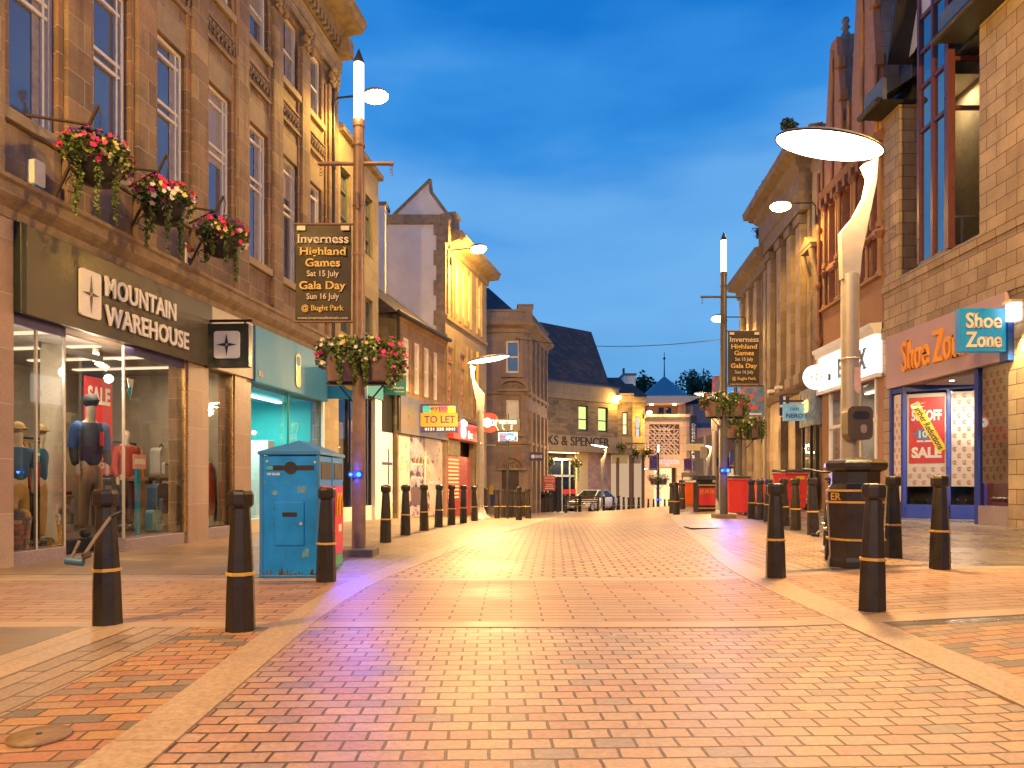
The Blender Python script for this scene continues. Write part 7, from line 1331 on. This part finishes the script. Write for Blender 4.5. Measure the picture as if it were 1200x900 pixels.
backpack(FA.u(53, 1.0), 1.0, .85, MC['jacket_red'], 'red backpack on the dark stand behind the first pane', 1.1); backpack(FA.u(189, .9), .9, 1.06, P('pack_grey', (.42, .45, .45), .6), 'grey backpack on the display table'); backpack(FA.u(186, .6), .6, .45, P('pack_blue', (.04, .1, .2), .6), 'blue striped backpack below the grey one'); backpack(FA.u(180, .45), .45, .18, P('pack_teal', (.1, .25, .32), .6), 'small pale blue bag on the shop floor', .7)
S = thing('display_table', 'brown wooden display table in the shop window', 'table', FA.w(FA.u(190, .9), .9, .17), FA.rot); tw = P('table_wood', (.2, .1, .05), .5, var=.2, sc=8); m = MB(); m.box(-.7, .6, -.25, .5, .82, .88, tw); m.build('tabletop', S, bevel=.006)
for sx in (-.6, .5):
    for sy in (-.18, .42): m = MB(); m.box(sx - .04, sx + .04, sy - .04, sy + .04, 0, .82, tw); m.build('leg', S)
S = thing('display_stand', 'dark stand holding the red backpack in the first pane', 'stand', FA.w(FA.u(53, 1.0), 1.0, .17), FA.rot); m = MB(); m.box(-.25, .25, -.2, .2, .62, .67, jn); m.build('shelf', S); m = MB(); m.box(-.2, .2, -.15, .15, 0, .62, jn); m.build('base', S)
S = thing('blue_post', 'bright blue upright post with a pink price card in the third pane', 'post', FA.w(FA.u(161, .35), .35, .17), FA.rot); m = MB(); m.box(-.035, .035, -.02, .02, 0, 1.02, bl); m.build('upright', S); m = MB(); m.box(-.13, .16, -.03, -.02, 1.0, 1.22, P('pink_card', (.7, .35, .35))); m.box(-.1, .13, -.034, -.03, 1.07, 1.15, white); m.build('price_card', S)
S = thing('yellow_wedge', 'yellow wedge sign with a white swan neck low behind the first pane', 'display sign', FA.w(FA.u(65, .2), .2, .17), FA.rot); m = MB(); m.ext([(-.1, 0), (.1, 0), (.06, .27), (-.06, .27)], -.03, .03, yel); m.build('base', S); m = MB(); m.tube([(0, 0, .27), (.03, 0, .36), (.0, 0, .45), (.02, 0, .52)], [.05, .04, .02, .025], white, 8); m.build('neck', S)
S = thing('plaid_basket', 'round basket of plaid cloth at the foot of the straw-hatted mannequin', 'basket', FA.w(FA.u(18, .28), .28, .17), FA.rot); m = MB(); m.lathe([(.13, 0), (.17, .38)], 0, 0, brick('plaid', [(.3, .1, .08), (.4, .3, .2), (.12, .12, .16)], .05, .06, .006, (.1, .05, .04), stain=.1), 14); m.build('tub', S); m = MB()
for k in range(5): m.ball((.08 * math.cos(k * 1.3), .08 * math.sin(k * 1.3), .4), .08, (jn, khaki, jr_)[k % 3], 6)
m.build('rolled_cloth', S)
for i, (px, z1_, mat, lab) in enumerate(((247, 1.2, jr_, 'long red garment hanging in the narrow window pane'), (258, 1.1, MC['orange_mark'], 'orange garment hanging behind the narrow window pane'))):
    S = thing('hanging_garment', lab, 'garment', FA.w(FA.u(px, .5 + .3 * i), .5 + .3 * i, .0), FA.rot); m = MB(); m.lathe([(.1, .35), (.14, .5), (.1, z1_), (.03, z1_ + .12)], 0, 0, mat, 9, True, 0, 1, .5); m.build('cloth', S); m = MB(); m.tube([(-.08, 0, z1_ + .12), (0, 0, z1_ + .2), (.08, 0, z1_ + .12)], .008, stl, 5); m.tube([(0, 0, z1_ + .2), (0, 0, 2.9)], .004, stl, 4); m.build('hanger', S)
S = thing('bunting', 'small pale blue and teal pennants hanging behind the shop glass', 'bunting', FA.w(FA.u(153, .3), .3, 2.2), FA.rot); m = MB(); m.ext([(-.07, .3), (.07, .3), (0, 0)], -.005, .005, P('pennant_pale', (.6, .65, .7))); m.ext([(-.1, .12), (.0, .2), (0, .0)], -.01, -.006, P('pennant_teal', (.02, .3, .4))); m.build('pennant', S)
